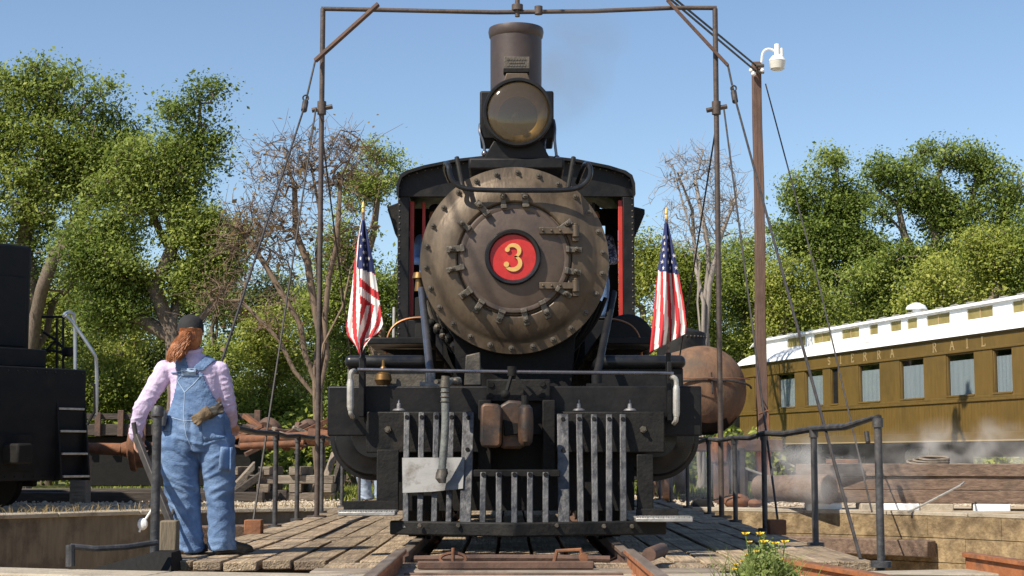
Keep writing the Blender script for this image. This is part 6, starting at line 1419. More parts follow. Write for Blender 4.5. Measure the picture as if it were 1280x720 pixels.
def hand(b, wrist, d, side, nrm, curl=0.9, s=1.0):
    """palm + four unequal bent fingers + thumb; d points to the fingers, side to the thumb, nrm out of the palm"""
    d = Vector(d).normalized(); side = Vector(side); side = (side - d * side.dot(d)).normalized(); nrm = d.cross(side) if Vector(nrm).dot(d.cross(side)) > 0 else -d.cross(side)
    wrist = Vector(wrist)
    for k, off in enumerate((-0.03, -0.01, 0.01, 0.03)):
        caps(b, wrist + side * off * 0.55 * s + d * 0.01, wrist + side * off * s + d * 0.085 * s, 0.016 * s, 0.0135 * s, 8)
        L = (0.062, 0.075, 0.082, 0.075)[k] * s; p = wrist + side * off * 1.05 * s + d * 0.088 * s; a = curl * 0.55
        for seg, f in enumerate((0.45, 0.32, 0.26)):
            q = p + (d * math.cos(a) + nrm * math.sin(a)) * L * f * 1.15; caps(b, p, q, (0.0098 - 0.0009 * seg) * s, (0.0092 - 0.001 * seg) * s, 7); p = q; a += curl * (0.75, 0.6, 0)[seg]
    p = wrist + side * 0.034 * s + d * 0.03 * s; q = p + (side * 0.6 + d * 0.6 + nrm * 0.35).normalized() * 0.042 * s; r_ = q + (d * 0.75 + nrm * 0.6).normalized() * 0.036 * s
    caps(b, p, q, 0.0145 * s, 0.011 * s, 8); caps(b, q, r_, 0.011 * s, 0.009 * s, 8)
M['skin'] = mat('skin', (0.48, 0.25, 0.17), (0.55, 0.3, 0.21), 9, 0.55)
M['hair'] = mat('auburn_hair', (0.2, 0.062, 0.018), (0.38, 0.14, 0.045), 14, 0.5, bump=0.3, stretch=(1, 1, 1))
M['shirt'] = mat('lavender_check_shirt', (0.49, 0.39, 0.56), (0.60, 0.50, 0.66), 30, 0.85, bump=0.25, bscale=60)
M['denim'] = mat('washed_denim', (0.07, 0.13, 0.255), (0.145, 0.23, 0.385), 7, 0.85, bump=0.35, bscale=90, c3=(0.22, 0.31, 0.45), s3=5, lo3=0.55, hi3=0.75)
M['denim2'] = mat('denim_seam', (0.27, 0.36, 0.49), (0.33, 0.42, 0.54), 20, 0.85)
M['cap'] = mat('black_cap_cloth', (0.010, 0.010, 0.011), (0.018, 0.018, 0.02), 12, 0.85, bump=0.2)
M['leather'] = mat('brown_work_leather', (0.09, 0.058, 0.03), (0.17, 0.115, 0.06), 14, 0.75, bump=0.5)
M['shoe'] = mat('dark_scuffed_shoe', (0.03, 0.025, 0.02), (0.06, 0.05, 0.04), 14, 0.6, bump=0.3)
def H(px, py, dy=0.0): return Vector(((px - 643) / 167.8, 12.1 + dy, (691 - py) / 167.8))
pr = thing('person', 'person seen from behind in denim overalls and lavender shirt with long auburn ponytail', 'person', tuple(H(255, 691)))
# body: one skin, mostly under the clothes
b = MB()
b.loft([(H(236.5, 398), .03, .04), (H(236.5, 402), .062, .08), (H(237, 408), .075, .096), (H(237.5, 416), .077, .1), (H(237.5, 424, .01), .07, .09), (H(237.5, 430, .03), .055, .065), (H(237.5, 434, .05), .03, .035)], 20)
b.ball(H(237.5, 419, .1), (.017, .025, .026), 10, 7); b.ball(H(237.5, 426, .088), (.028, .012, .008), 10, 6)
for s in (-1, 1): b.ball(H(237.5 + 4.5 * s, 414.5, .086), .013, 8, 6); b.ball(H(237.5 + 13.2 * s, 417, -.005), (.012, .022, .034), 10, 7)
caps(b, H(238.5, 425, -.005), H(240, 452, 0), .056, .062)
b.loft([(H(240, 445), .07, .06), (H(241, 452), .15, .09), (H(243, 462), .2, .115), (H(246, 485), .19, .125), (H(248, 510), .185, .135), (H(248, 540), .2, .14), (H(248, 555), .18, .13), (H(248, 561), .12, .1)], 22)
for pts in ([H(206, 464), H(179, 511, -.03), H(171, 546, .02)], [H(273, 465), H(283, 510, .06), H(283, 528, .27)]):
    caps(b, pts[0], pts[1], .055, .047); caps(b, pts[1], pts[2], .043, .033)
for pts in ([H(231, 557), H(232, 620), H(242, 686)], [H(270, 557), H(277, 620), H(281, 684)]): caps(b, pts[0], pts[1], .085, .06); caps(b, pts[1], pts[2], .06, .042)
hand(b, H(171, 546, .02), H(172.5, 562, .03) - H(171, 546, .02), (0.25, 0.9, 0.1), (0.9, -0.2, 0), 1.1)
hand(b, H(283, 528, .27), (0.1, 0.85, -0.3), (-0.9, 0.2, 0.3), (0, 0, -1), 1.0)
me = remesh(b, 'body', 0.0095, 2); put('body', me, M['skin'], pr)
# shirt
b = MB()
b.loft([(H(240, 437), .05, .05), (H(240, 442), .072, .066), (H(240, 447), .12, .09), (H(241, 452), .17, .11), (H(243, 460), .215, .13), (H(245.5, 480), .192, .142), (H(245.5, 505), .19, .148), (H(247, 530), .21, .155), (H(248, 548), .205, .15)], 28)
for pts, rs in (([H(206, 464), H(193, 487, -.02), H(178.5, 512, -.03), H(171, 538, .012)], (.076, .07, .063, .049)), ([H(273, 464), H(280.5, 488, .02), H(283, 510, .06), H(283, 526, .22)], (.074, .068, .065, .05))):
    for i in range(3): caps(b, pts[i], pts[i + 1], rs[i], rs[i + 1])
caps(b, H(170.8, 539, .012), H(170, 544.5, .02), .051, .05)
me = remesh(b, 'shirt', 0.0085, 3)
def shirt_w(p):
    arm = 1.6 if p.x < H(208, 0).x or p.x > H(279, 0).x else 0.7
    f = noise.noise((p.x * 9 + p.z * 7, p.y * 9, p.z * 17 - p.x * 8)); g_ = noise.noise((p.x * 22, p.y * 22, p.z * 30))
    return arm * (0.0045 * (1 - min(1, abs(f) * 4)) - 0.001 + 0.0008 * g_)
wrinkle(me, shirt_w)
put('shirt', me, M['shirt'], pr)
b = MB(); b.tube(arc(H(239.5, 438.5, 0), 0.068, 0, 360, 24, (1, 0, 0.08), (0, 0.9, 0.25)), 0.014, 8); b.build('collar', M['shirt'], pr)
# overalls: trousers and back panel from one skin, cut to its outline
b = MB()
b.loft([(H(240, 444), .1, .09), (H(241, 452), .175, .122), (H(243, 460), .222, .142), (H(245.5, 480), .2, .152), (H(245.5, 500), .2, .16), (H(246, 520), .238, .178), (H(247, 540), .255, .19), (H(249, 556), .25, .185), (H(250, 566), .21, .16)], 30)
LL = [(545, 229, .15, .175), (565, 227.5, .145, .17), (590, 228, .136, .155), (610, 230, .127, .142), (630, 233.5, .112, .132), (655, 238, .101, .126), (675, 241, .098, .128), (687, 242, .101, .134)]
RL = [(545, 270, .138, .175), (565, 273, .132, .165), (590, 275, .12, .145), (610, 276.5, .11, .132), (630, 278.5, .099, .126), (655, 280, .095, .122), (675, 280.5, .097, .125), (685, 281, .1, .13)]
for Lg in (LL, RL): b.loft([(H(cx, py), rx, ry) for py, cx, rx, ry in Lg], 26)
me = remesh(b, 'overalls', 0.0095, 3)
cxs = lambda z: 0
def den_w(p):
    z = p.z; left = p.x < H(260, 0).x
    f = noise.noise((p.x * 5 + 3.1 * left, p.y * 5, z * 13 + p.x * (6 if left else -6))); r_ = 1 - min(1, abs(f) * 4.2)
    amp = 0.004 + 0.009 * math.exp(-((z - 0.50) / 0.12) ** 2) + 0.008 * math.exp(-((z - 0.06) / 0.07) ** 2) + 0.009 * math.exp(-((z - 0.78) / 0.09) ** 2)
    if z > 0.95: amp = 0.004
    seat = -0.014 * math.exp(-((p.x - H(245, 0).x) / 0.022) ** 2) if 0.7 < z < 1.02 and p.y < 12.1 else 0
    return amp * (r_ * 1.1 - 0.35) + 0.004 * noise.noise((p.x * 18, p.y * 18, z * 25)) + seat
wrinkle(me, den_w)
mid = lambda z: H(0, 0).x + (240 + (z - 1.4) * -14) / 167.8
def overall_keep(p):
    px = p.x * 167.8 + 643; py = 691 - p.z * 167.8
    if py > 545: return True
    if p.y > 12.1 + 0.02:                            # front bib
        return py > 470 and abs(px - 245) < 28
    lo_ = np.interp(py, [440, 462, 468, 480, 500, 520, 545], [0, 0, 226, 225, 221, 214, 204])
    hi_ = np.interp(py, [440, 462, 468, 480, 500, 520, 545], [0, 0, 257, 261, 272, 285, 294])
    if py > 466: return lo_ < px < hi_
    # straps fan out to the shoulders
    f = (466 - py) / 24
    for a0, a1 in ((233, 225), (250, 270)):
        c_ = a0 + (a1 - a0) * f
        if abs(px - c_) < 7.5: return True
    return False
keep(me, overall_keep)
ov = put('overalls', me, M['denim'], pr, 0.007)
# seams, pockets, patch: lie on the cloth (back surface y found from the cloth itself)
from mathutils.bvhtree import BVHTree
bv = BVHTree.FromPolygons([ (pr.matrix_basis @ Vector(v.co)) for v in me.vertices], [tuple(p.vertices) for p in me.polygons])
def back(px, py, lift=0.006):
    o_ = H(px, py, -1.0); h_ = bv.ray_cast(o_, Vector((0, 1, 0)), 1.6)
    return (h_[0] - Vector((0, lift, 0))) if h_[0] is not None else H(px, py, -0.17)
def seam(pts, r_=0.0035, par=ov, m_='denim2'):
    fine = []
    for a, c_ in zip(pts, pts[1:]):
        for k in range(6): fine.append(back(a[0] + (c_[0] - a[0]) * k / 6, a[1] + (c_[1] - a[1]) * k / 6, 0.004))
    b = MB(); b.tube(fine + [back(*pts[-1], 0.004)], r_, 5); return b.build('seam', M[m_], par)
seam([(236, 492), (236, 520), (240, 545), (247, 562)]); seam([(233, 470), (226, 478), (236, 492)]); seam([(255, 472), (247, 482), (236, 492)]); seam([(227, 470), (257, 472)]); seam([(216, 522), (236, 527), (262, 528), (284, 522)], 0.003)
def patch(name, pxs, m_, lift=0.010, th=0.012, n=6):
    """cloth patch of four pixel corners laid over the denim"""
    (x0, y0), (x1, y1), (x2, y2), (x3, y3) = pxs; b = MB(); vv = []
    for j in range(n + 1):
        for i in range(n + 1):
            u, v = i / n, j / n; px = (x0 * (1 - u) + x1 * u) * (1 - v) + (x3 * (1 - u) + x2 * u) * v; py = (y0 * (1 - u) + y1 * u) * (1 - v) + (y3 * (1 - u) + y2 * u) * v
            vv.append(back(px, py, lift))
    b.add(vv, [(j * (n + 1) + i, j * (n + 1) + i + 1, (j + 1) * (n + 1) + i + 1, (j + 1) * (n + 1) + i) for j in range(n) for i in range(n)])
    o = b.build(name, m_, ov, angle=60); s_ = o.modifiers.new('t', 'SOLIDIFY'); s_.thickness = th; s_.offset = -1; return o
patch('hip_pocket', [(208, 520), (219, 521), (219, 541), (207, 540)], M['denim'])
patch('hip_pocket', [(258, 522), (283, 519), (286, 548), (262, 552)], M['denim'], 0.012)
patch('tool_pocket', [(282, 559), (296, 560), (296, 588), (280, 587)], M['denim'], 0.014, 0.014)
seam([(282, 560), (280, 587)], 0.004)
patch('back_patch', [(231, 462.5), (250, 462.5), (250, 471), (232, 472)], M['denim2'], 0.007, 0.006)
seam([(233, 464), (248, 464), (248, 470), (234, 470), (233, 464)], 0.003, ov, 'denim')
# bottle in the left hip pocket
b = MB(); p = back(210, 523, 0.045); b.lathe([(0, -.06), (.03, -.06), (.033, .02), (.03, .035), (.018, .05), (.018, .06), (0, .06)], p, (0.05, 0, 1), 16); bt = b.build('water_bottle', M['plate']); 
bt.location = (0, 0, 0); b2 = None
bt.data.transform(Matrix.Translation(-p)); bt.location = p; tag(bt, 'small clear bottle tucked in the left hip pocket of the overalls', 'bottle')
# gloves stuffed in the right pocket
gv = thing('work_gloves', 'pair of brown work gloves hanging from the right back pocket', 'gloves', tuple(back(266, 522)))
for k, (px, py, tilt, m_) in enumerate(((262, 520, 0.9, 'leather'), (272, 516, 0.5, 'leather'))):
    b = MB(); c_ = back(px, py, 0.045)
    dirv = Vector((-math.sin(tilt), -0.25, -math.cos(tilt))) if k == 0 else Vector((0.75, -0.3, 0.35)); dirv.normalize(); sd_ = dirv.cross(Vector((0, 1, 0))).normalized()
    b.loft([(c_ - dirv * .06, .04, .02, sd_, Vector((0, 1, 0))), (c_ - dirv * .02, .046, .026, sd_, Vector((0, 1, 0))), (c_ + dirv * .03, .04, .026, sd_, Vector((0, 1, 0))), (c_ + dirv * .05, .03, .018, sd_, Vector((0, 1, 0)))], 14)
    for f in (-.027, -.009, .009, .027): caps(b, c_ + sd_ * f + dirv * .03, c_ + sd_ * f * 1.3 + dirv * (.095 - abs(f) * .5) + Vector((0, -.01 * (f > 0), 0)), .013, .010, 8)
    g_me = remesh(b, 'glove', 0.006, 2); wrinkle(g_me, lambda p: 0.006 * noise.noise(p * 28)); put('glove', g_me, M['leather'] if k == 0 else M['shoe'], gv)
# shoes
for (hx, hy, dx, dyy) in ((246, 690, 0.12, 1.0), (280, 690, 0.66, 0.7)):
    d = Vector((dx, dyy, 0)).normalized(); s_ = d.cross(Vector((0, 0, 1))); hl_ = H(hx, hy, -0.06); b = MB()
    b.loft([(hl_ + d * t + Vector((0, 0, hh / 2 + 0.012)), wd, hh / 2 + 0.01, s_, Vector((0, 0, 1))) for t, wd, hh in ((-.045, .02, .04), (-.03, .038, .075), (.03, .044, .09), (.1, .044, .085), (.17, .05, .06), (.24, .05, .045), (.285, .03, .028), (.295, .01, .015))], 18)
    b.loft([(hl_ + d * t + Vector((0, 0, 0.011)), wd, 0.011, s_, Vector((0, 0, 1))) for t, wd in ((-.05, .03), (-.03, .044), (.1, .045), (.2, .055), (.28, .04), (.3, .02))], 18)
    put('shoe', remesh(b, 'shoe', 0.006, 2), M['shoe'], pr)
# cap and hair
b = MB(); c_ = H(237, 411, -0.005)
b.lathe([(.0, .1), (.03, .098), (.06, .088), (.083, .062), (.094, .03), (.097, .0), (.098, -.028), (.09, -.03), (.088, 0), (.07, .05), (0, .085)], c_, (0.03, 0.06, 1), 32)
cpo = b.build('cap', M['cap'], pr, angle=50); cpo.data.transform(Matrix.Translation(Vector(-c_ + Vector(base_of(pr))) * 0)); 
b = MB(); b.ball(c_ + Vector((0, 0, .102)), (.012, .012, .007), 10, 6); b.build('cap_button', M['cap'], cpo)
b = MB(); vv = []; n = 16
for i in range(n + 1):
    a = math.pi * i / n; x = math.cos(a); y = math.sin(a); vv += [c_ + Vector((x * .09, y * .075 + .02, -.02)), c_ + Vector((x * .08, y * .15 + .04, -.045 + .02 * abs(x)))]
b.add(vv, [(2 * i, 2 * i + 2, 2 * i + 3, 2 * i + 1) for i in range(n)]); o = b.build('cap_brim', M['cap'], cpo); s_ = o.modifiers.new('t', 'SOLIDIFY'); s_.thickness = 0.005
# half round gap above the strap shows hair
b = MB(); b.tube(arc(c_ + Vector((0.01, -0.092, -0.018)), 0.033, 0, 180, 12, (1, 0, 0), (0, 0.2, 0.98)), 0.006, 6); b.build('cap_opening_trim', M['cap'], cpo)
b = MB()
hp = c_ + Vector((0.01, -0.083, -0.016)); b.ball(hp, (.03, .02, .03), 12, 8)
hr_r = random.Random(4)
root_p = c_ + Vector((0.004, -0.1, -0.035))
end_c = H(222, 448, -0.17)
# curly tail: core + many strands
b.loft([(root_p + Vector((0, .01, 0)), .022, .02), (H(231, 424, -.13), .042, .035), (H(227, 434, -.155), .055, .042), (H(223, 444, -.165), .055, .04), (H(219, 452, -.16), .03, .025), (H(217, 456, -.155), .008, .008)], 14)
b.loft([(H(238, 410, -.03), .07, .06), (H(238, 414, -.035), .088, .078), (H(238, 421, -.035), .09, .08), (H(238, 428, -.04), .086, .07), (H(237.5, 434, -.045), .075, .055), (H(237, 439, -.05), .05, .035)], 18)
b.loft([(H(237, 416, -.1), .05, .02), (H(236, 424, -.11), .062, .03), (H(233, 433, -.125), .05, .035)], 12)
core = remesh(b, 'hair', 0.008, 3); wrinkle(core, lambda p: 0.006 * noise.noise((p.x * 60 + p.z * 20, p.y * 50, p.z * 14)))
hair = put('hair', core, M['hair'], pr)
b = MB()
for k in range(300):
    u = hr_r.uniform(-1, 1); v = hr_r.uniform(-1, 1); pts = []; ph_ = hr_r.uniform(0, 6); L = hr_r.uniform(0.65, 1.06)
    for i in range(9):
        t = i / 8 * L; cpt = root_p.lerp(end_c + Vector((0, 0, -0.03)), t); spread = .024 + .04 * math.sin(min(1, t) * 2.4)
        pts.append(cpt + Vector((u * spread + .009 * math.sin(t * 12 + ph_), -.02 - (1 - u * u) * .025 - v * .012 + .01 * math.cos(t * 13 + ph_), v * .014)))
    b.tube(pts, [.002] + [.0031] * 7 + [.001], 3)
for k in range(140):
    u = hr_r.uniform(-1, 1); x0 = 238 + u * 13.5; dy0 = -.035 - .082 * math.sqrt(max(0, 1 - u * u)); pts = []
    ph_ = hr_r.uniform(0, 6); y1 = hr_r.uniform(430, 439)
    for i in range(6):
        t = i / 5; py = 412 + (y1 - 412) * t; pts.append(H(x0 + (235 - x0) * t * t * .5 + .6 * math.sin(t * 9 + ph_), py, dy0 * (1 - .25 * t) - .006))
    b.tube(pts, [.002] + [.003] * 4 + [.001], 3)
b.build('strands', M['hair'], hair, kind='stuff')

# crew in the cab, mostly hidden by the boiler: dark blue torso at the left window, patterned sleeve at the right
M['bluecloth'] = mat('blue_work_shirt', (0.09, 0.17, 0.36), (0.13, 0.22, 0.42), 10, 0.85, bump=0.3)
M['darkcloth'] = mat('dark_patterned_shirt', (0.02, 0.025, 0.06), (0.3, 0.3, 0.36), 26, 0.85, lo=0.5, hi=0.6)
def cab_person(label, x, sgn, m_shirt):
    y = YC + 1.1; zs = ZP(300, y); pe = thing('person', label, 'person', (x, y, zb - 0.3), 0, 'crew in the cab')
    def V(a, b_, c_): return Vector((x + a * sgn, y + b_, zs + c_))
    b = MB(); b.loft([(V(0, 0, .43), .03, .04), (V(0, 0, .40), .07, .085), (V(0, 0, .32), .075, .095), (V(0, -.01, .25), .06, .08), (V(0, -.03, .2), .035, .04)], 16)
    b.ball(V(0, -.1, .3), (.015, .022, .024), 8, 6)
    for s in (-1, 1): b.ball(V(.03 * s, -.085, .335), .012, 8, 5); b.ball(V(.076 * s, 0, .31), (.01, .02, .03), 8, 6)
    caps(b, V(0, 0, .22), V(0, 0, .08), .055, .06); b.loft([(V(0, 0, .1), .1, .08), (V(0, 0, .03), .19, .11), (V(0, 0, -.2), .18, .12), (V(0, 0, -.55), .18, .13)], 18)
    el = V(.24, -.18, -.28); wr = V(.13, -.5, -.34)
    for a, c_ in ((.19, el), ): caps(b, V(.19, 0, 0), el, .055, .045); caps(b, el, wr, .042, .03)
    caps(b, V(-.19, 0, 0), V(-.22, -.06, -.3), .055, .045); caps(b, V(-.22, -.06, -.3), V(-.1, -.3, -.35), .042, .03)
    for s in (-1, 1): caps(b, V(.09 * s, -.02, -.55), V(.1 * s, -.42, -.58), .085, .065); caps(b, V(.1 * s, -.42, -.58), V(.1 * s, -.42, -.95), .06, .045)
    hand(b, wr, (-0.2 * sgn, -0.9, -.1), (-0.8 * sgn, 0.1, 0.4), (0, 0, -1), 1.0)
    put('body', remesh(b, 'body', 0.011, 2), M['skin'], pe)
    b = MB(); b.loft([(V(0, 0, .13), .07, .065), (V(0, 0, .09), .13, .095), (V(0, 0, .03), .215, .13), (V(0, 0, -.2), .205, .14), (V(0, 0, -.55), .2, .15)], 20)
    caps(b, V(.19, 0, 0), el, .075, .065); caps(b, el, wr + (el - wr) * .15, .062, .045); caps(b, V(-.19, 0, 0), V(-.22, -.06, -.3), .075, .065); caps(b, V(-.22, -.06, -.3), V(-.11, -.28, -.345), .06, .045)
    me = remesh(b, 'shirt', 0.012, 2); wrinkle(me, lambda p: 0.008 * noise.noise(p * 12)); put('shirt', me, m_shirt, pe)
    b = MB(); b.loft([(V(0, 0, -.5), .205, .155), (V(0, 0, -.6), .21, .16), (V(0, -.02, -.68), .2, .15)], 18)
    for s in (-1, 1): caps(b, V(.09 * s, -.02, -.57), V(.1 * s, -.42, -.58), .1, .08); caps(b, V(.1 * s, -.42, -.58), V(.1 * s, -.42, -.97), .078, .07)
    put('trousers', remesh(b, 'trousers', 0.013, 2), M['denim'], pe)
    b = MB(); b.lathe([(0, .47), (.05, .455), (.085, .42), (.09, .36), (.083, .355), (0, .35)], Vector((x, y, zs)), n=20); b.build('cap', M['cap'], pe)
    b = MB()
    for s in (-1, 1): b.loft([(V(.1 * s, -.36, -1.0), .04, .03), (V(.1 * s, -.42, -1.03), .05, .03), (V(.1 * s, -.58, -1.05), .04, .02)], 12)
    b.build('shoes', M['shoe'], pe, kind='stuff')
cab_person('person in a blue shirt sitting at the left cab window beside the boiler', -1.0, -1, M['bluecloth'])
cab_person('person in a dark patterned shirt reaching out at the right cab window', 1.02, 1, M['darkcloth'])

# ------------------------------------------------------------------ ground cover, flowers, steam
def pebbles(name, pts, sizes, m_, seed):
    rng = np.random.default_rng(seed); N = len(pts)
    base = np.array([(1, 0, 0), (0, 1, 0), (-1, 0, 0), (0, -1, 0), (0, 0, .8), (0, 0, -.5)], np.float32)
    fc = np.array([(0, 1, 4), (1, 2, 4), (2, 3, 4), (3, 0, 4), (1, 0, 5), (2, 1, 5), (3, 2, 5), (0, 3, 5)], np.int32)
    v = base[None] * rng.uniform(0.6, 1.3, (N, 6, 3)) * np.asarray(sizes)[:, None, None]
    a = rng.uniform(0, 6.28, N); c_, s_ = np.cos(a), np.sin(a)
    x = v[:, :, 0] * c_[:, None] - v[:, :, 1] * s_[:, None]; y = v[:, :, 0] * s_[:, None] + v[:, :, 1] * c_[:, None]; v[:, :, 0] = x; v[:, :, 1] = y
    v += np.asarray(pts)[:, None]; f = (fc[None] + 6 * np.arange(N)[:, None, None]).reshape(-1, 3)
    me = bpy.data.meshes.new(name); me.from_pydata(v.reshape(-1, 3).tolist(), [], f.tolist()); me.materials.append(m_)
    o = bpy.data.objects.new(name, me); COL.objects.link(o); return tag(o, kind='stuff')
M['stone'] = mat('pale_ballast', (0.4, 0.33, 0.25), (0.58, 0.5, 0.4), 2.2, 0.9, bump=0.3, c3=(0.22, 0.18, 0.14), s3=1.1)
pts = []; sz = []
rng = np.random.default_rng(21)
for _ in range(2600):
    x = rng.uniform(-0.69, 0.69) if rng.uniform() < 0.8 else rng.choice((-1, 1)) * rng.uniform(0.83, 1.6); y = rng.uniform(7.2, 9.95); pts.append((x, y, NZ + 0.012 + rng.uniform(-.01, .02))); sz.append(rng.uniform(.012, .028))
pebbles('ballast', pts, sz, M['stone'], 1)
pts = []; sz = []
for _ in range(6000):
    y = 28.9 + 9 * rng.uniform() ** 1.6; x = rng.uniform(-0.33, 0.33) * y; pts.append((x, y, GZ + rng.uniform(-.01, .03))); sz.append(rng.uniform(.015, .045))
pebbles('yard_gravel', pts, sz, M['stone'], 2)
def blades(name, pts, h, m_, seed, wd=0.012, lean=0.5):
    rng = np.random.default_rng(seed); N = len(pts); p = np.asarray(pts, np.float32); a = rng.uniform(0, 6.28, N); hh = h * rng.uniform(0.5, 1.3, N)
    ln = rng.normal(size=(N, 2)) * lean * 0.5; v = np.empty((N, 5, 3), np.float32); dx = np.cos(a) * wd / 2; dy = np.sin(a) * wd / 2
    for k, (t, w_) in enumerate(((0, 1), (0, -1), (.55, -.8), (.55, .8), (1, 0))):
        v[:, k, 0] = p[:, 0] + dx * w_ + ln[:, 0] * hh * t * t; v[:, k, 1] = p[:, 1] + dy * w_ + ln[:, 1] * hh * t * t; v[:, k, 2] = p[:, 2] + hh * t
    f = []
    for i in range(N): f += [(5 * i, 5 * i + 1, 5 * i + 2, 5 * i + 3), (5 * i + 3, 5 * i + 2, 5 * i + 4)]
    me = bpy.data.meshes.new(name); me.from_pydata(v.reshape(-1, 3).tolist(), [], f); me.materials.append(m_)
    at = me.attributes.new('tint', 'FLOAT', 'POINT'); at.data.foreach_set('value', np.repeat(rng.uniform(0, 1, N), 5).astype(np.float32))
    o = bpy.data.objects.new(name, me); COL.objects.link(o); return o
pts = []
for _ in range(150):
    cx_, cy_ = rng.uniform(-11, 11), rng.uniform(33, 45)
    if cy_ < 36 and rng.uniform() < 0.6: continue
    for _ in range(60): pts.append((cx_ + rng.normal() * .5, cy_ + rng.normal() * .4, GZ - .01))
for _ in range(26):
    cx_ = rng.uniform(-3.6, -2.6); cy_ = rng.uniform(33, 38)
    for _ in range(90): pts.append((cx_ + rng.normal() * .3, cy_ + rng.normal() * .3, GZ - .01))
tag(blades('grass', pts, 0.17, M['leaf_yel'], 5, 0.025), kind='stuff')
# dry grass hanging over the left rim of the pit
pts = []
for _ in range(420):
    a = R(rng.uniform(108, 150)); r_ = PR + rng.uniform(-.03, .5); pts.append((PC.x + r_ * math.cos(a), PC.y + r_ * math.sin(a), GZ + .01))
M['straw'] = leafmat('dry_straw', (0.28, 0.2, 0.09), (0.38, 0.28, 0.14), (0.48, 0.38, 0.2))
tag(blades('dry_grass', pts, 0.12, M['straw'], 6, 0.012, 1.6), kind='stuff')
# yellow flowers near the camera on the rim
fp = P(957, 730, 9.3); fp.z = gz(fp.x, 9.3) - 0.02
pl = thing('flower_plant', 'bushy green plant with yellow flowers growing beside the rails in front', 'plant', tuple(fp))
pts = [(fp.x + rng.normal() * .11, fp.y + rng.normal() * .08, fp.z) for _ in range(420)]
M['leaf_fl'] = leafmat('pale_green_stems', (0.13, 0.19, 0.045), (0.24, 0.3, 0.085), (0.38, 0.42, 0.16))
o = blades('stems', pts, 0.25, M['leaf_fl'], 7, 0.008, 1.0); o.data.transform(Matrix.Translation(-fp)); o.parent = pl; o['kind'] = 'stuff'
n_l = 5200; g = rng.normal(size=(n_l, 3)) * np.array((.105, .08, .06)) + np.array((0, 0, .12)); g[:, 2] *= 1.25 - np.clip((g[:, 0] / .2) ** 2, 0, .7); g[:, 2] = np.abs(g[:, 2])
me = leaf_mesh('leaves', g, 0.024, M['leaf_fl'], rng, rng.uniform(0, 1, n_l), 0.3); o = bpy.data.objects.new('leaves', me); COL.objects.link(o); o.parent = pl; o['kind'] = 'stuff'
M['petal'] = mat('yellow_petal', (0.75, 0.48, 0.02), (0.8, 0.58, 0.04), 9, 0.6)
fl = None
heads = [(932, 668), (950, 668), (955, 678), (969, 680), (981, 678), (937, 678), (920, 706), (928, 702), (934, 694), (918, 712), (962, 690), (975, 700), (945, 690)]
for i, (px, py) in enumerate(heads):
    c_ = P(px, py, 9.3 + rng.uniform(-.08, .08)); s_ = 0.011 + 0.006 * (i < 5)
    b = MB(); b.tube([Vector((fp.x + (c_.x - fp.x) * .55, fp.y, fp.z)), Vector((fp.x + (c_.x - fp.x) * .8, fp.y, (fp.z + c_.z) / 2)), c_], [.005, .004, .0035], 5); stm = b.build('stem', M['leaf_fl'], pl)
    b = MB()
    for k in range(6):
        a = 2 * math.pi * k / 6; d = Vector((math.cos(a), math.sin(a) * .6 - .2, .5)); u = d.orthogonal().normalized(); b.add([c_, c_ + d * s_ * .8 + u * s_ * .5, c_ + d * s_ * 1.5, c_ + d * s_ * .8 - u * s_ * .5], [(0, 1, 2, 3)])
    b.ball(c_ + Vector((0, 0, .004)), s_ * .5, 8, 5); b.build('flower', M['petal'], stm)
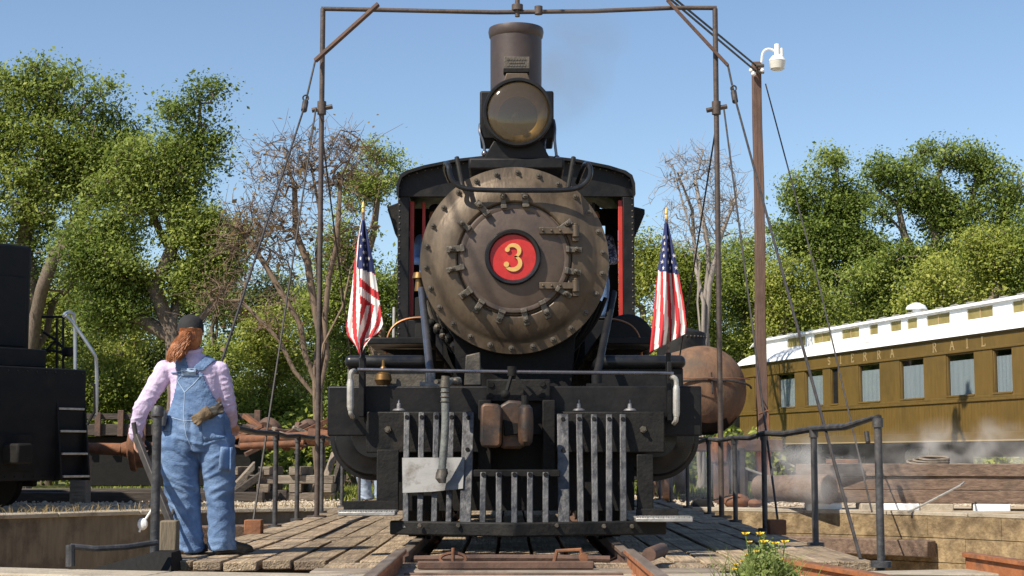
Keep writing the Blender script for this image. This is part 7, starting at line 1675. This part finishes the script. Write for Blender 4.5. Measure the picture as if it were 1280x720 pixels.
# steam drifting low at the right, thin smoke off the stack
def vapour(name, c_, r_, dens, scale, col, seed, sharp=(0.47, 0.66), rot=None):
    m = bpy.data.materials.new(name); m.use_nodes = True; n = m.node_tree.nodes; l = m.node_tree.links; n.remove(n['Principled BSDF'])
    pv = n.new('ShaderNodeVolumePrincipled'); pv.inputs['Color'].default_value = (*col, 1); pv.inputs['Anisotropy'].default_value = 0.0
    tc = n.new('ShaderNodeTexCoord'); nz = n.new('ShaderNodeTexNoise'); nz.inputs['Scale'].default_value = scale; nz.inputs['Detail'].default_value = 6; nz.inputs['Distortion'].default_value = 0.6
    av = n.new('ShaderNodeVectorMath'); av.operation = 'ADD'; av.inputs[1].default_value = (seed, seed * 2, 0)
    l.new(tc.outputs['Object'], av.inputs[0]); l.new(av.outputs[0], nz.inputs['Vector'])
    mr = n.new('ShaderNodeMapRange'); mr.inputs[1].default_value = sharp[0]; mr.inputs[2].default_value = sharp[1]; l.new(nz.outputs[0], mr.inputs[0])
    ln = n.new('ShaderNodeVectorMath'); ln.operation = 'LENGTH'
    dv_ = n.new('ShaderNodeVectorMath'); dv_.operation = 'DIVIDE'; dv_.inputs[1].default_value = r_; l.new(tc.outputs['Object'], dv_.inputs[0]); l.new(dv_.outputs[0], ln.inputs[0])
    fo = n.new('ShaderNodeMapRange'); fo.inputs[1].default_value = 0.98; fo.inputs[2].default_value = 0.35; l.new(ln.outputs['Value'], fo.inputs[0])
    mu = n.new('ShaderNodeMath'); mu.operation = 'MULTIPLY'; l.new(mr.outputs[0], mu.inputs[0]); l.new(fo.outputs[0], mu.inputs[1])
    m2 = n.new('ShaderNodeMath'); m2.operation = 'MULTIPLY'; m2.inputs[1].default_value = dens; l.new(mu.outputs[0], m2.inputs[0]); l.new(m2.outputs[0], pv.inputs['Density'])
    l.new(pv.outputs[0], n['Material Output'].inputs['Volume'])
    b = MB(); b.ball((0, 0, 0), r_, 20, 12); o = b.build(name, m, local=True); o.location = c_
    if rot: o.rotation_euler = rot
    return tag(o, kind='stuff')
vapour('steam', P(985, 592, 24.5), (2.2, 1.2, 0.75), 0.95, 1.9, (0.96, 0.95, 0.94), 3)
vapour('steam', P(1215, 570, 30.0), (2.2, 1.2, 0.8), 0.85, 1.7, (0.96, 0.95, 0.94), 11)
vapour('steam', P(875, 590, 23.5), (1.0, 1.0, 0.5), 1.1, 1.8, (0.85, 0.84, 0.83), 7)
vapour('stack_smoke', P(712, 85, 14.8), (0.55, 0.5, 0.8), 1.5, 2.2, (0.35, 0.33, 0.34), 5, (0.35, 0.8), (0, R(35), 0))

# someone standing far back on the deck, seen only below the left cylinder
far_p = copy_tree(pr); far_p.location = (XP(464, 620, 26.6), 26.6, 0.0); far_p['label'] = 'person far back on the deck, only grey blue jeans and white shoes visible'
M['jeans'] = mat('grey_blue_jeans', (0.2, 0.25, 0.34), (0.3, 0.36, 0.45), 8, 0.85); M['whiteshoe'] = flat('white_shoe', (0.7, 0.7, 0.68), 0.6)
for ch in far_p.children:
    k = ch.name.split('.')[0]
    if k in ('shirt', 'overalls', 'shoe', 'collar'):
        ch.data = ch.data.copy(); ch.data.materials.clear(); ch.data.materials.append({'shirt': M['cap'], 'collar': M['cap'], 'overalls': M['jeans'], 'shoe': M['whiteshoe']}[k])
